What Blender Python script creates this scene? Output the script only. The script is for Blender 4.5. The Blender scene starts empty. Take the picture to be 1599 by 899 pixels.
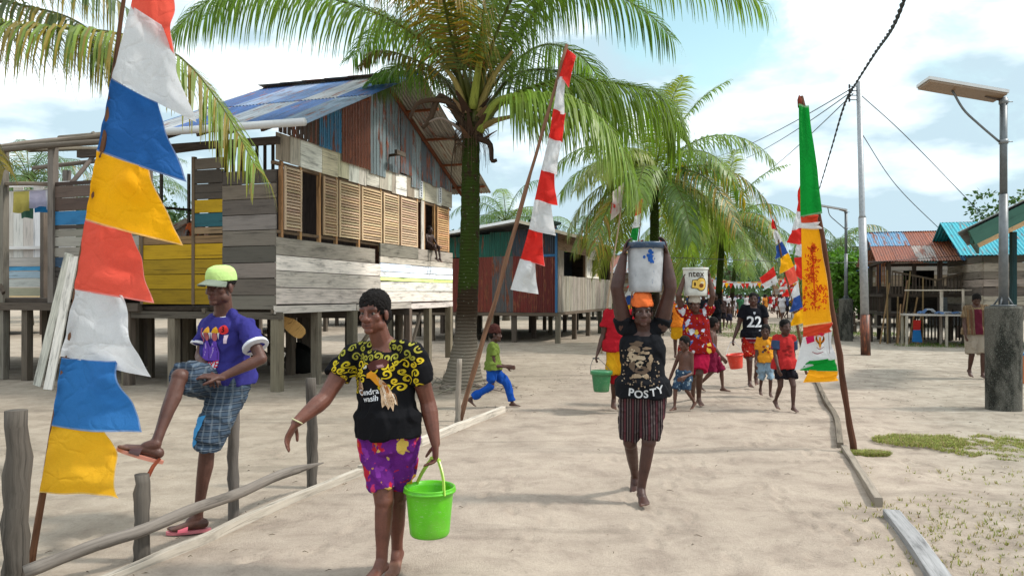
import bpy, bmesh, math, random
import numpy as np
from mathutils import Vector, Matrix, noise
from mathutils.bvhtree import BVHTree
R = random.Random(7)
PI = math.pi
scene = bpy.context.scene
C = scene.collection

# ------------------------------------------------------------ camera
F = 1200.0
cd = bpy.data.cameras.new('camera')
cam = bpy.data.objects.new('camera', cd)
C.objects.link(cam)
cam.location = (0, 0, 1.6)
cam.rotation_euler = (PI / 2, 0, 0)
cd.sensor_width = 36
cd.lens = F / 1599 * 36
cd.shift_y = 9.5 / 1599
cd.clip_start = .05
cd.clip_end = 3000
scene.camera = cam

# ------------------------------------------------------------ light
SUN_AZ, SUN_EL = math.radians(-3), math.radians(49)
S = Vector((math.cos(SUN_EL) * math.cos(SUN_AZ), math.cos(SUN_EL) * math.sin(SUN_AZ), math.sin(SUN_EL)))
sl_ = bpy.data.lights.new('sun', 'SUN')
sl_.energy = 2.65
sl_.angle = math.radians(6.0)
sl_.color = (1, .95, .87)
sun = bpy.data.objects.new('sun', sl_)
C.objects.link(sun)
sun.rotation_euler = S.to_track_quat('Z', 'Y').to_euler()

w = bpy.data.worlds.new('World')
scene.world = w
w.use_nodes = True
nt = w.node_tree
nt.nodes.clear()
def N_(t, **k):
    n = nt.nodes.new(t)
    for a, b in k.items():
        setattr(n, a, b)
    return n
def L_(a, b):
    nt.links.new(a, b)
out = N_('ShaderNodeOutputWorld')
bg = N_('ShaderNodeBackground')
bg.inputs['Strength'].default_value = .130
sky = N_('ShaderNodeTexSky', sky_type='NISHITA', sun_disc=False, sun_elevation=SUN_EL, sun_rotation=PI / 2 - SUN_AZ)
sky.air_density = 1.3
sky.dust_density = .6
tc = N_('ShaderNodeTexCoord')
mp = N_('ShaderNodeMapping')
mp.inputs['Scale'].default_value = (1, 1, 1.7)
mp.inputs['Location'].default_value = (.35, .1, .2)
L_(tc.outputs['Generated'], mp.inputs['Vector'])
n1 = N_('ShaderNodeTexNoise')
n1.inputs['Scale'].default_value = 3.2
n1.inputs['Detail'].default_value = 7
n1.inputs['Roughness'].default_value = .62
n1.inputs['Distortion'].default_value = .25
L_(mp.outputs[0], n1.inputs['Vector'])
# where the gap in the clouds is (a direction of the sky, up and to the right of the street)
bias = None
for (dx, dz, rad, wt) in ((.225, .345, .994, .20), (.30, .295, .996, .15), (.14, .37, .994, .17), (-.22, .26, .96, .05)):
    v = Vector((dx, 1, dz)).normalized()
    dt = N_('ShaderNodeVectorMath', operation='DOT_PRODUCT')
    dt.inputs[1].default_value = v
    L_(tc.outputs['Generated'], dt.inputs[0])
    mr = N_('ShaderNodeMapRange')
    mr.interpolation_type = 'SMOOTHSTEP'
    mr.inputs['From Min'].default_value = rad
    mr.inputs['From Max'].default_value = 1.0
    mr.inputs['To Max'].default_value = wt
    L_(dt.outputs['Value'], mr.inputs['Value'])
    if bias is None:
        bias = mr.outputs[0]
    else:
        ad = N_('ShaderNodeMath', operation='ADD')
        L_(bias, ad.inputs[0]); L_(mr.outputs[0], ad.inputs[1])
        bias = ad.outputs[0]
sb = N_('ShaderNodeMath', operation='SUBTRACT')
L_(n1.outputs['Fac'], sb.inputs[0]); L_(bias, sb.inputs[1])
cov = N_('ShaderNodeMapRange')
cov.interpolation_type = 'SMOOTHSTEP'
cov.inputs['From Min'].default_value = .24
cov.inputs['From Max'].default_value = .46
L_(sb.outputs[0], cov.inputs['Value'])
n2 = N_('ShaderNodeTexNoise')
n2.inputs['Scale'].default_value = 4.5
n2.inputs['Detail'].default_value = 6
mp2 = N_('ShaderNodeMapping')
mp2.inputs['Scale'].default_value = (1, 1, 2.6)
mp2.inputs['Location'].default_value = (.7, .3, .9)
L_(tc.outputs['Generated'], mp2.inputs['Vector'])
L_(mp2.outputs[0], n2.inputs['Vector'])
cr = N_('ShaderNodeValToRGB')
cr.color_ramp.elements[0].position = .44
cr.color_ramp.elements[0].color = (3.6, 4.7, 5.3, 1)
cr.color_ramp.elements[1].position = .76
cr.color_ramp.elements[1].color = (12.2, 12.6, 12.8, 1)
sepz = N_('ShaderNodeSeparateXYZ')
L_(tc.outputs['Generated'], sepz.inputs[0])
zb = N_('ShaderNodeMapRange')            # cloud bases seen low down are greyer than the thin tops overhead
zb.inputs['From Min'].default_value = .05
zb.inputs['From Max'].default_value = .34
zb.inputs['To Min'].default_value = -.10
zb.inputs['To Max'].default_value = .10
L_(sepz.outputs['Z'], zb.inputs['Value'])
za = N_('ShaderNodeMath', operation='ADD')
L_(n2.outputs['Fac'], za.inputs[0]); L_(zb.outputs[0], za.inputs[1])
L_(za.outputs[0], cr.inputs['Fac'])
skm = N_('ShaderNodeMixRGB', blend_type='MULTIPLY')
skm.inputs['Fac'].default_value = 1
skm.inputs['Color2'].default_value = (1.35, 1.42, 1.12, 1)
L_(sky.outputs[0], skm.inputs['Color1'])
mx = N_('ShaderNodeMixRGB')
L_(cov.outputs[0], mx.inputs['Fac'])
L_(skm.outputs[0], mx.inputs['Color1'])
L_(cr.outputs[0], mx.inputs['Color2'])
L_(mx.outputs[0], bg.inputs['Color'])
L_(bg.outputs[0], out.inputs['Surface'])

vs = scene.view_settings
vs.view_transform = 'Standard'
vs.look = 'None'
vs.gamma = 1
vs.use_curve_mapping = False
vs.exposure = 0.42

# ------------------------------------------------------------ helpers
def px(x, y, Y):
    return Vector(((x - 799.5) / F * Y, Y, 1.6 - (y - 459) / F * Y))
def gy(y):
    return 1920.0 / (y - 459)
def gp(x, y):                      # point of the ground seen at x, y
    Y = gy(y)
    return Vector(((x - 799.5) / F * Y, Y, 0))
def lin(c):
    return c / 12.92 if c <= .04045 else ((c + .055) / 1.055) ** 2.4
def rgb(h, k=1.0):
    return tuple(lin(int(h[i:i + 2], 16) / 255) * k for i in (0, 2, 4))
def jit(c, a=.12, r=R):
    k = 1 + r.uniform(-a, a)
    return tuple(max(.004, x * k * (1 + r.uniform(-a * .25, a * .25))) for x in c)
def frame(d, up=Vector((0, 0, 1))):
    d = d.normalized()
    if abs(d.dot(up)) > .98:
        up = Vector((1, 0, 0))
    a = d.cross(up).normalized()
    return a, a.cross(d).normalized()
def bez(pts, n):
    """smooth curve through points (catmull-rom), n samples"""
    P = [pts[0] * 2 - pts[1]] + list(pts) + [pts[-1] * 2 - pts[-2]]
    res = []
    m = len(pts) - 1
    for i in range(n):
        t = i / (n - 1) * m
        k = min(int(t), m - 1)
        t -= k
        a, b, c, d = P[k:k + 4]
        res.append(.5 * ((2 * b) + (c - a) * t + (2 * a - 5 * b + 4 * c - d) * t * t + (3 * b - a - 3 * c + d) * t ** 3))
    return res

def tag(o, label=None, cat=None, group=None, kind=None):
    if label: o['label'] = label
    if cat: o['category'] = cat
    if group: o['group'] = group
    if kind: o['kind'] = kind
    return o
def thing(name, loc, label, cat, group=None):
    o = bpy.data.objects.new(name, None)
    C.objects.link(o)
    o.location = loc
    o.empty_display_size = .1
    return tag(o, label, cat, group)
def origin(o):
    v = Vector((0, 0, 0))
    while o is not None:
        v += Vector(o.location)
        o = o.parent
    return v
def link(name, me, mats, parent=None, at=None):
    """link a mesh whose vertices are in world coordinates"""
    o = bpy.data.objects.new(name, me)
    C.objects.link(o)
    org = Vector((0, 0, 0))
    if parent is not None:
        o.parent = parent
        org = origin(parent)
    elif at is not None:
        o.location = at
        org = Vector(at)
    if org.length > 0:
        me.transform(Matrix.Translation(-org))
    if mats is not None:
        me.materials.clear()
        for m in (mats if isinstance(mats, (list, tuple)) else [mats]):
            me.materials.append(m)
    return o
def copy_tree(o, parent=None):
    c = o.copy()
    C.objects.link(c)
    if parent is not None:
        c.parent = parent
    for ch in list(o.children):
        copy_tree(ch, c)
    return c

class MB:
    def __init__(s):
        s.v = []; s.f = []; s.c = []; s.u = []; s.m = []
    def add(s, vs, fs, col, uvs=None, mat=0):
        b = len(s.v)
        s.v += [tuple(x) for x in vs]
        for i, f in enumerate(fs):
            s.f.append([b + k for k in f])
            s.c.append(col[i] if isinstance(col, list) else col)
            s.u.append(uvs[i] if uvs else [(0, 0)] * len(f))
            s.m.append(mat)
    def box(s, c, ax, ay, az, col, mat=0):
        """half extent vectors; uv u runs along the longest axis"""
        c = Vector(c)
        A = [ax, ay, az]
        ln = [a.length for a in A]
        li = ln.index(max(ln))
        sg = [(-1, -1, -1), (1, -1, -1), (1, 1, -1), (-1, 1, -1), (-1, -1, 1), (1, -1, 1), (1, 1, 1), (-1, 1, 1)]
        vs = [c + ax * a + ay * b + az * d for a, b, d in sg]
        fs = [(0, 3, 2, 1), (4, 5, 6, 7), (0, 1, 5, 4), (1, 2, 6, 5), (2, 3, 7, 6), (3, 0, 4, 7)]
        ou, ov = R.random() * 50, R.random() * 50
        uv = []
        oth = [k for k in range(3) if k != li]
        for f in fs:
            q = []
            for k in f:
                q.append((ou + sg[k][li] * ln[li], ov + sg[k][oth[0]] * ln[oth[0]] + sg[k][oth[1]] * ln[oth[1]]))
            uv.append(q)
        s.add(vs, fs, col, uv, mat)
    def plank(s, O, U, length, z0, z1, N, th, col, mat=0, tilt=0.0):
        """board on a wall: O corner (z ignored), U along, N outwards"""
        U = U.normalized()
        up = Vector((0, 0, 1))
        c = Vector((O[0], O[1], 0)) + U * (length / 2) + up * ((z0 + z1) / 2) + N * (th / 2)
        U2 = (U + up * tilt).normalized()
        s.box(c, U2 * (length / 2), N * (th / 2), (up - U * tilt).normalized() * ((z1 - z0) / 2), col, mat)
    def bar(s, p0, p1, w, h, col, mat=0, up=Vector((0, 0, 1))):
        p0 = Vector(p0); p1 = Vector(p1)
        d = p1 - p0
        a, b = frame(d, up)
        s.box((p0 + p1) / 2, d / 2, a * (w / 2), b * (h / 2), col, mat)
    def tube(s, pts, rad, col, seg=8, cap=True, mat=0, squash=None):
        pts = [Vector(p) for p in pts]
        n = len(pts)
        if not isinstance(rad, (list, tuple)):
            rad = [rad] * n
        vs = []; fs = []; uv = []
        a0 = None
        L = R.random() * 30
        ov = R.random() * 30
        Ls = []
        for i, p in enumerate(pts):
            t = (pts[min(i + 1, n - 1)] - pts[max(i - 1, 0)])
            if a0 is None:
                a, b = frame(t)
            else:
                a = (a0 - t.normalized() * a0.dot(t.normalized())).normalized()
                b = a.cross(t.normalized()).normalized()
            a0 = a
            if i: L += (pts[i] - pts[i - 1]).length
            Ls.append(L)
            for k in range(seg):
                th = 2 * PI * k / seg
                vs.append(p + (a * math.cos(th) + b * math.sin(th)) * rad[i])
        for i in range(n - 1):
            cv = 2 * PI * max(rad[i], rad[i + 1])
            for k in range(seg):
                k2 = (k + 1) % seg
                fs.append((i * seg + k, i * seg + k2, (i + 1) * seg + k2, (i + 1) * seg + k))
                uv.append([(Ls[i], ov + cv * k / seg), (Ls[i], ov + cv * (k + 1) / seg), (Ls[i + 1], ov + cv * (k + 1) / seg), (Ls[i + 1], ov + cv * k / seg)])
        if cap:
            fs.append(tuple(range(seg - 1, -1, -1))); uv.append([(ov, Ls[0])] * seg)
            fs.append(tuple((n - 1) * seg + k for k in range(seg))); uv.append([(ov, Ls[-1])] * seg)
        s.add(vs, fs, col, uv, mat)
    def corr(s, O, U, V, wu, wv, col, amp=.010, pitch=.076, per=4, mat=0, rows=2):
        """corrugated sheet: waves across U, flutes along V"""
        U = U.normalized(); V = V.normalized(); Nn = U.cross(V)
        n = max(2, int(wu / pitch * per))
        vs = []; fs = []; uv = []
        ou, ov = R.random() * 50, R.random() * 50
        for j in range(rows + 1):
            for i in range(n + 1):
                x = wu * i / n
                vs.append(Vector(O) + U * x + V * (wv * j / rows) + Nn * (amp * math.sin(2 * PI * x / pitch)))
        for j in range(rows):
            for i in range(n):
                q = (j * (n + 1) + i, j * (n + 1) + i + 1, (j + 1) * (n + 1) + i + 1, (j + 1) * (n + 1) + i)
                fs.append(q)
                uv.append([(ov + wv * (k // (n + 1)) / rows, ou + wu * (k % (n + 1)) / n) for k in q])
        s.add(vs, fs, col, uv, mat)
    def build(s, name, mats, parent=None, at=None, smooth=False):
        me = bpy.data.meshes.new(name)
        me.from_pydata(s.v, [], s.f)
        ca = me.color_attributes.new('Col', 'FLOAT_COLOR', 'CORNER')
        uvl = me.uv_layers.new(name='UVMap')
        cols = []; uvs = []
        for f, c, u in zip(s.f, s.c, s.u):
            for k in range(len(f)):
                cols += [c[0], c[1], c[2], 1.0]
                uvs += [u[k][0], u[k][1]]
        ca.data.foreach_set('color', cols)
        uvl.data.foreach_set('uv', uvs)
        me.polygons.foreach_set('material_index', s.m)
        if smooth:
            me.polygons.foreach_set('use_smooth', [True] * len(s.f))
        me.update()
        return link(name, me, mats, parent, at)

# ------------------------------------------------------------ materials
class M:
    def __init__(s, name, rough=.7, spec=.3):
        s.m = bpy.data.materials.new(name)
        s.m.use_nodes = True
        s.t = s.m.node_tree
        s.b = s.t.nodes['Principled BSDF']
        s.b.inputs['Roughness'].default_value = rough
        s.b.inputs['Specular IOR Level'].default_value = spec
        s.o = s.t.nodes['Material Output']
    def n(s, t, **k):
        x = s.t.nodes.new(t)
        for a, b in k.items():
            if a.startswith('i_'):
                x.inputs[a[2:].replace('_', ' ')].default_value = b
            else:
                setattr(x, a, b)
        return x
    def l(s, a, b):
        s.t.links.new(a, b)
    def attr(s):
        return s.n('ShaderNodeAttribute', attribute_name='Col').outputs['Color']
    def coord(s, kind='Object', scale=(1, 1, 1), loc=(0, 0, 0)):
        t = s.n('ShaderNodeTexCoord')
        m = s.n('ShaderNodeMapping')
        m.inputs['Scale'].default_value = scale
        m.inputs['Location'].default_value = loc
        s.l(t.outputs[kind], m.inputs['Vector'])
        return m.outputs[0]
    def noise(s, vec, scale, detail=4, rough=.55, dist=0):
        x = s.n('ShaderNodeTexNoise')
        x.inputs['Scale'].default_value = scale
        x.inputs['Detail'].default_value = detail
        x.inputs['Roughness'].default_value = rough
        x.inputs['Distortion'].default_value = dist
        s.l(vec, x.inputs['Vector'])
        return x.outputs['Fac']
    def ramp(s, fac, stops):
        r = s.n('ShaderNodeValToRGB')
        e = r.color_ramp.elements
        while len(e) < len(stops):
            e.new(.5)
        for q, (p, c) in zip(e, stops):
            q.position = p
            q.color = (c, c, c, 1) if isinstance(c, (int, float)) else (*c[:3], 1)
        s.l(fac, r.inputs['Fac'])
        return r.outputs['Color']
    def mul(s, a, b, f=1.0):
        return s.mix(a, b, f, 'MULTIPLY')
    def mix(s, a, b, f=.5, mode='MIX'):
        x = s.n('ShaderNodeMixRGB', blend_type=mode)
        for k, q in (('Color1', a), ('Color2', b), ('Fac', f)):
            if isinstance(q, (int, float)):
                x.inputs[k].default_value = q if k == 'Fac' else (q, q, q, 1)
            elif isinstance(q, tuple):
                x.inputs[k].default_value = (*q[:3], 1)
            else:
                s.l(q, x.inputs[k])
        return x.outputs[0]
    def bump(s, h, strength=.3, dist=.01):
        b = s.n('ShaderNodeBump')
        b.inputs['Strength'].default_value = strength
        b.inputs['Distance'].default_value = dist
        s.l(h, b.inputs['Height'])
        s.l(b.outputs[0], s.b.inputs['Normal'])
        return b.outputs[0]
    def col(s, c):
        if isinstance(c, tuple):
            s.b.inputs['Base Color'].default_value = (*c[:3], 1)
        else:
            s.l(c, s.b.inputs['Base Color'])
        s.c = c
    def rough(s, r):
        s.l(r, s.b.inputs['Roughness'])
    def translucent(s, fac, tint=(1, 1, 1)):
        tr = s.n('ShaderNodeBsdfTranslucent')
        if isinstance(s.c, tuple):
            tr.inputs['Color'].default_value = (*s.c[:3], 1)
        else:
            s.l(s.mul(s.c, tint), tr.inputs['Color'])
        mx = s.n('ShaderNodeMixShader')
        mx.inputs[0].default_value = fac
        s.l(s.b.outputs[0], mx.inputs[1])
        s.l(tr.outputs[0], mx.inputs[2])
        s.l(mx.outputs[0], s.o.inputs['Surface'])

def m_wood(name, rough=.8, grain=1.0, stain=.5, gain=1.0):
    m = M(name, rough, .2)
    a = m.attr()
    g = m.noise(m.coord('UV', (1.2, 38, 1)), 1.6, 5, .65, .6)
    ck = m.ramp(m.noise(m.coord('UV', (.7, 26, 1), (1, 4, 0)), 1.1, 3, .5, .9), [(.30, .35), (.345, 1.0)])
    gc = m.ramp(g, [(.28, (1 - .55 * grain) * gain), (.46, (1 - .10 * grain) * gain), (.72, (1 + .15 * grain) * gain)])
    st = m.noise(m.coord('UV', (.8, 3.5, 1), (3, 7, 0)), 2.3, 5, .65)
    sc = m.ramp(st, [(.30, 1 - .6 * stain), (.46, 1.0), (.7, 1 + .2 * stain)])
    m.col(m.mul(m.mul(m.mul(a, gc), sc), ck))
    m.bump(g, .5, .006)
    return m.m
def m_metal(name, rust=.5, rough=.5, dirt=.4):
    m = M(name, rough, .4)
    a = m.attr()
    v = m.coord('UV', (.55, 3.2, 1))
    n = m.noise(v, 2.2, 6, .7)
    lo = .66 - .34 * rust
    rm = m.ramp(n, [(lo, 0.0), (lo + .09, 1.0)])
    rc = m.ramp(m.noise(m.coord('UV', (3, 9, 1)), 2, 4), [(.3, rgb('4a2c20')), (.55, rgb('8a4a30')), (.75, rgb('a86a48'))])
    d = m.ramp(m.noise(m.coord('UV', (.5, 14, 1), (5, 1, 0)), 1.8, 5, .7), [(.3, 1 - dirt), (.6, 1.06)])
    m.col(m.mul(m.mix(a, rc, rm), d))
    return m.m
def m_cloth(name, rough=.85, bumpy=.25, tr=0.0, spec=.15):
    m = M(name, rough, spec)
    a = m.attr()
    n = m.noise(m.coord('Object'), 14, 4, .6, .8)
    if tr:
        vo = m.n('ShaderNodeTexVoronoi', feature='DISTANCE_TO_EDGE', i_Scale=7.0)
        wv = m.n('ShaderNodeTexNoise', i_Scale=3.0, i_Detail=3.0)
        m.l(m.coord('Object'), wv.inputs['Vector'])
        m.l(m.mix(m.coord('Object'), wv.outputs['Color'], .35, 'ADD'), vo.inputs['Vector'])
        n = m.mix(n, m.ramp(vo.outputs['Distance'], [(0, 0.0), (.12, 1.0)]), .3)
    f = m.ramp(m.noise(m.coord('Object'), 320, 2), [(.3, .88), (.7, 1.08)])
    m.col(m.mul(a, f))
    m.bump(n, bumpy, .02)
    if tr:
        m.translucent(tr)
    return m.m
def m_plain(name, rough=.6, spec=.3, var=.15, scale=9, bump=0.1, tr=0, metal=0):
    m = M(name, rough, spec)
    a = m.attr()
    n = m.noise(m.coord('Object'), scale, 5, .6)
    m.col(m.mul(a, m.ramp(n, [(.3, 1 - var), (.65, 1 + var * .4)])))
    m.b.inputs['Metallic'].default_value = metal
    if bump:
        m.bump(m.noise(m.coord('Object'), scale * 4, 4), bump, .01)
    if tr:
        m.translucent(tr)
    return m.m
WOOD = m_wood('weathered wood', .85, 1.1, .95, 2.0)
WOODP = m_wood('painted wood', .7, .4, .5, 1.6)
WOODF = m_wood('fresh wood', .75, .4, .25, 1.35)
ROUGHWOOD = m_wood('rough wood', .9, 1.0, .7, 1.35)
METAL_R = m_metal('rusty corrugated iron', .5)
METAL_M = m_metal('half rusted iron', .45)
METAL_C = m_metal('painted corrugated iron', .33, .5, .65)
PLAIN = m_plain('plain')
PLASTIC = m_plain('plastic', .35, .5, .06, 20, .02)
GALV = m_plain('galvanised steel', .45, .5, .22, 14, .05, 0, .3)
FLAG = m_cloth('flag cloth', .75, .7, .5, .2)
DARK = m_plain('dark interior', .95, .05, .3)
# ------------------------------------------------------------ ground
D = Vector((.309, .951, 0)).normalized()      # along the street
E = Vector((-D.y, D.x, 0))                    # to its left
RX = px(170, 899, gy(899)); RX.z = 0          # a point of the left edging
def road(a, b):                               # a metres along, b metres right of the left edging
    return RX + D * a - E * b
def ground_mesh():
    xs = [-900, -400, -200, -120, -80, -55, -40, -30, -24, -20, -17, -14, -12, -10.5, -9.3, -8.2, -7.2]
    x = -6.4
    while x < 8.5:
        xs.append(x); x += (.025 if -2.6 < x < 4.6 else .045)
    xs += [9, 9.8, 10.8, 12, 14, 17, 21, 26, 34, 45, 60, 80, 120, 200, 400, 900]
    ys = [-60, -20, -8, -3, 0, 1.5, 2.6]
    y = 3.2
    st = .024
    while y < 60:
        ys.append(y); y += st; st *= 1.012
    ys += [66, 75, 88, 105, 130, 170, 230, 330, 600, 1200]
    X, Y = np.meshgrid(np.array(xs), np.array(ys))
    rs = np.random.RandomState(4)
    Z = np.zeros_like(X)
    for k in range(46):                       # gentle unevenness
        wl = rs.uniform(.25, 3.0); th = rs.uniform(0, PI)
        Z += .0011 * min(wl, 1.6) * np.sin((X * math.cos(th) + Y * math.sin(th)) * 2 * PI / wl + rs.uniform(0, 7))
    near = ((Y < 45) & (Y > 2.6) & (X > -6.5) & (X < 8.6)).astype(float)
    fine = np.zeros_like(X)
    # footprints: trails of dents, each with a raised rim
    for t in range(330):
        on = t < 240
        if on:
            a = rs.uniform(.5, 22) ** 1.0; b = rs.normal(3.9, 1.1) if rs.rand() < .6 else rs.uniform(.3, 5.3)
        else:
            a = rs.uniform(0, 20); b = rs.choice([rs.uniform(-4, -.3), rs.uniform(5.8, 9)])
        p = RX + D * a - E * b
        ang = math.atan2(D.y, D.x) + rs.normal(0, .35) + (PI if rs.rand() < .5 else 0)
        for k in range(rs.randint(1, 5)):
            q = p + Vector((math.cos(ang), math.sin(ang), 0)) * (.36 * k) + Vector((-math.sin(ang), math.cos(ang), 0)) * (.07 * (-1) ** k)
            dx = X - q.x; dy = Y - q.y
            m = (abs(dx) < .35) & (abs(dy) < .35)
            if not m.any():
                continue
            u = dx[m] * math.cos(ang) + dy[m] * math.sin(ang)
            v = -dx[m] * math.sin(ang) + dy[m] * math.cos(ang)
            r = np.sqrt((u / .10) ** 2 + (v / .042) ** 2)
            dep = rs.uniform(.007, .017)
            fine[m] += -dep * np.exp(-r ** 6) + dep * .55 * np.exp(-((r - 1.45) / .35) ** 2)
    Z += fine * near
    # hollow shaped by feet and lumps by the edging
    Z += .0008 * near * rs.randn(*X.shape)
    far = np.clip((Y - 60) / 300, 0, 1)
    Z = Z * (1 - far) - .02
    n, mth = X.shape
    verts = np.stack([X, Y, Z], -1).reshape(-1, 3)
    faces = [(j * mth + i, j * mth + i + 1, (j + 1) * mth + i + 1, (j + 1) * mth + i) for j in range(n - 1) for i in range(mth - 1)]
    me = bpy.data.meshes.new('ground')
    me.from_pydata(verts.tolist(), [], faces)
    me.polygons.foreach_set('use_smooth', [True] * len(faces))
    return me
def m_sand():
    m = M('beach sand', .95, .1)
    P = m.coord('Object')
    big = m.noise(P, .35, 5, .6)
    mid = m.noise(m.coord('Object', (1, 1.0, 1), (4, 2, 0)), 2.6, 6, .68, .4)
    fine = m.noise(P, 60, 4, .7)
    grit = m.noise(P, 230, 2, .7)
    # street: paler and pinker, trodden; yards: greyer with litter
    d = m.n('ShaderNodeVectorMath', operation='DOT_PRODUCT')
    d.inputs[1].default_value = tuple(-E)
    off = m.n('ShaderNodeVectorMath', operation='SUBTRACT')
    off.inputs[1].default_value = tuple(RX)
    m.l(m.n('ShaderNodeTexCoord').outputs['Object'], off.inputs[0])
    m.l(off.outputs[0], d.inputs[0])
    wv = m.n('ShaderNodeMath', operation='MULTIPLY_ADD')
    m.l(m.noise(P, 1.7, 4), wv.inputs[0]); wv.inputs[1].default_value = .9
    m.l(d.outputs['Value'], wv.inputs[2])
    right = m.ramp(wv.outputs[0], [(0, 0.0), (1, 1.0)])
    mr = m.n('ShaderNodeMapRange', i_From_Min=5.3, i_From_Max=6.6)
    m.l(wv.outputs[0], mr.inputs['Value'])
    ml = m.n('ShaderNodeMapRange', i_From_Min=.9, i_From_Max=-.3)
    m.l(wv.outputs[0], ml.inputs['Value'])
    road_c = m.ramp(mid, [(.30, rgb('94867a')), (.5, rgb('a99b8d')), (.72, rgb('b6a899'))])
    left_c = m.ramp(mid, [(.30, rgb('8c8073')), (.5, rgb('a09485')), (.7, rgb('aea293'))])
    yard_c = m.ramp(mid, [(.32, rgb('857c70')), (.5, rgb('a2988a')), (.7, rgb('b2a99c'))])
    c = m.mix(m.mix(road_c, left_c, ml.outputs[0]), yard_c, mr.outputs[0])
    c = m.mul(c, m.ramp(big, [(.3, .88), (.6, 1.04)]))
    c = m.mul(c, m.ramp(fine, [(.25, .82), (.5, 1.0), (.75, 1.07)]))
    c = m.mul(c, m.ramp(grit, [(.2, .75), (.4, 1.0), (.8, 1.06)]))
    c = m.mul(c, m.ramp(m.noise(m.coord('Object', (1, 1, 1), (2, 8, 1)), 7.5, 5, .72, .6), [(.30, .80), (.44, 1.0), (.7, 1.05)]))
    # scraps of leaf and charcoal, damp streaks
    vo = m.n('ShaderNodeTexVoronoi', i_Scale=9.0)
    m.l(P, vo.inputs['Vector'])
    sp = m.ramp(vo.outputs['Distance'], [(.035, 1.0), (.075, 0.0)])
    gate = m.ramp(m.noise(P, 1.1, 3), [(.52, 0.0), (.62, 1.0)])
    c = m.mix(c, rgb('6a5a48'), m.mul(sp, gate, 1.0))
    st = m.noise(m.coord('Object', (.35, 2.2, 1), (9, 1, 0)), 1.0, 5, .6)
    c = m.mul(c, m.ramp(st, [(.30, .72), (.46, 1.0)]))
    m.col(c)
    h = m.mix(m.mix(fine, grit, .35), mid, .28)
    m.bump(h, .8, .03)
    return m.m
g = link('ground', ground_mesh(), m_sand())
tag(g, kind='structure')

# grass: thin tufts over the yard on the right
def grass():
    mb = MB()
    rs = random.Random(12)
    def patch(cx, cy, rx, ry, n, col, h):
        for i in range(int(n * 1.5)):
            th = rs.random() * 2 * PI; r = rs.random() ** .6
            x = cx + rx * r * math.cos(th); y = cy + ry * r * math.sin(th)
            if noise.noise(Vector((x * 6, y * 6, 3))) < (-.25 + .3 * r if n > 2500 else -.6):
                continue
            for b in range(4):
                a = rs.random() * 2 * PI
                l = h * rs.uniform(.35, 1.1)
                d = Vector((math.cos(a), math.sin(a), 0))
                w_ = d.cross(Vector((0, 0, 1))) * rs.uniform(.0025, .0045)
                p0 = Vector((x, y, -.02)) + d * .01
                p1 = p0 + Vector((0, 0, l * .75)) + d * l * .35
                p2 = p0 + Vector((0, 0, l)) + d * l * .95
                k = jit(col, .35, rs) if rs.random() < .7 else jit(rgb('b0a070', .8), .25, rs)
                mb.add([p0 - w_, p0 + w_, p1 + w_ * .7, p1 - w_ * .7, p2], [(0, 1, 2, 3), (3, 2, 4)], k)
    gg = rgb('97a050', .85)
    c = gp(1575, 696)
    patch(c.x, c.y, .85, .75, 3300, gg, .03)
    patch(c.x + 1.0, c.y - .1, .8, .7, 2600, gg, .035)
    patch(c.x - .75, c.y + .35, .5, .35, 900, gg, .04)
    c = gp(1352, 706); patch(c.x, c.y, .25, .12, 500, gg, .04)
    for (x, y, rx, ry, n) in ((1560, 790, .6, .35, 700), (1530, 840, .7, .4, 900), (1590, 860, .5, .5, 900), (1450, 800, .5, .35, 260), (1470, 880, .4, .25, 350), (1385, 800, .25, .3, 260), (1400, 740, .4, .3, 140), (1580, 740, .6, .3, 500)):
        c = gp(x, y); patch(c.x, c.y, rx * 1.25, ry * 1.3, int(n * .10), rgb('8f944e', .85), .03)
    for (x, Y, rx, ry, n) in ((9.5, 29, 1.5, 3, 800), (12.8, 31, 3, 2, 1500), (11, 38, 4, 5, 1800), (14, 24, 2, 1.2, 500)):
        patch(x, Y, rx, ry, n, rgb('5f8a34', .8), .09)
    m = M('grass blades', .7, .2)
    m.col(m.attr())
    m.translucent(.3)
    tag(mb.build('grass', m.m), 'thin short green grass over the sandy yard beside the street', 'grass', kind='stuff')
grass()

# edging boards of the street
def edging(name, pts, w_, h, col, label, grp, mat=WOOD):
    pts = [Vector(p) for p in pts]
    mb = MB()
    n = 24
    P = bez(pts, n) if len(pts) > 2 else [pts[0].lerp(pts[1], i / (n - 1)) for i in range(n)]
    vs = []; fs = []; uv = []
    L = R.random() * 20
    for i, p in enumerate(P):
        d = P[min(i + 1, n - 1)] - P[max(i - 1, 0)]
        s_ = Vector((d.y, -d.x, 0)).normalized()
        k = 1 + .10 * noise.noise(Vector((L * 3, 1, 0)))
        hz = h + .012 * noise.noise(Vector((L * 2.2, 5, 1)))
        for (a, z) in ((-.5, -.06), (-.5, hz * .93), (-.42, hz), (.42, hz), (.5, hz * .93), (.5, -.06)):
            vs.append(p + s_ * (a * w_ * k) + Vector((0, 0, z)))
        if i:
            b = i * 6
            L2 = L + (P[i] - P[i - 1]).length
            for q in range(5):
                fs.append((b - 6 + q, b - 5 + q, b + 1 + q, b + q))
                uv.append([(L, q * .05), (L, q * .05 + .05), (L2, q * .05 + .05), (L2, q * .05)])
            L = L2
    fs += [(5, 4, 3, 2, 1, 0), tuple(range((n - 1) * 6, n * 6))]
    uv += [[(0, 0)] * 6] * 2
    mb.add(vs, fs, col, uv)
    return tag(mb.build(name, mat, at=P[0], smooth=False), label, 'edging', grp)
GE = 'wooden edging along the street'
pale = rgb('b0a79a', .5)
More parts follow.
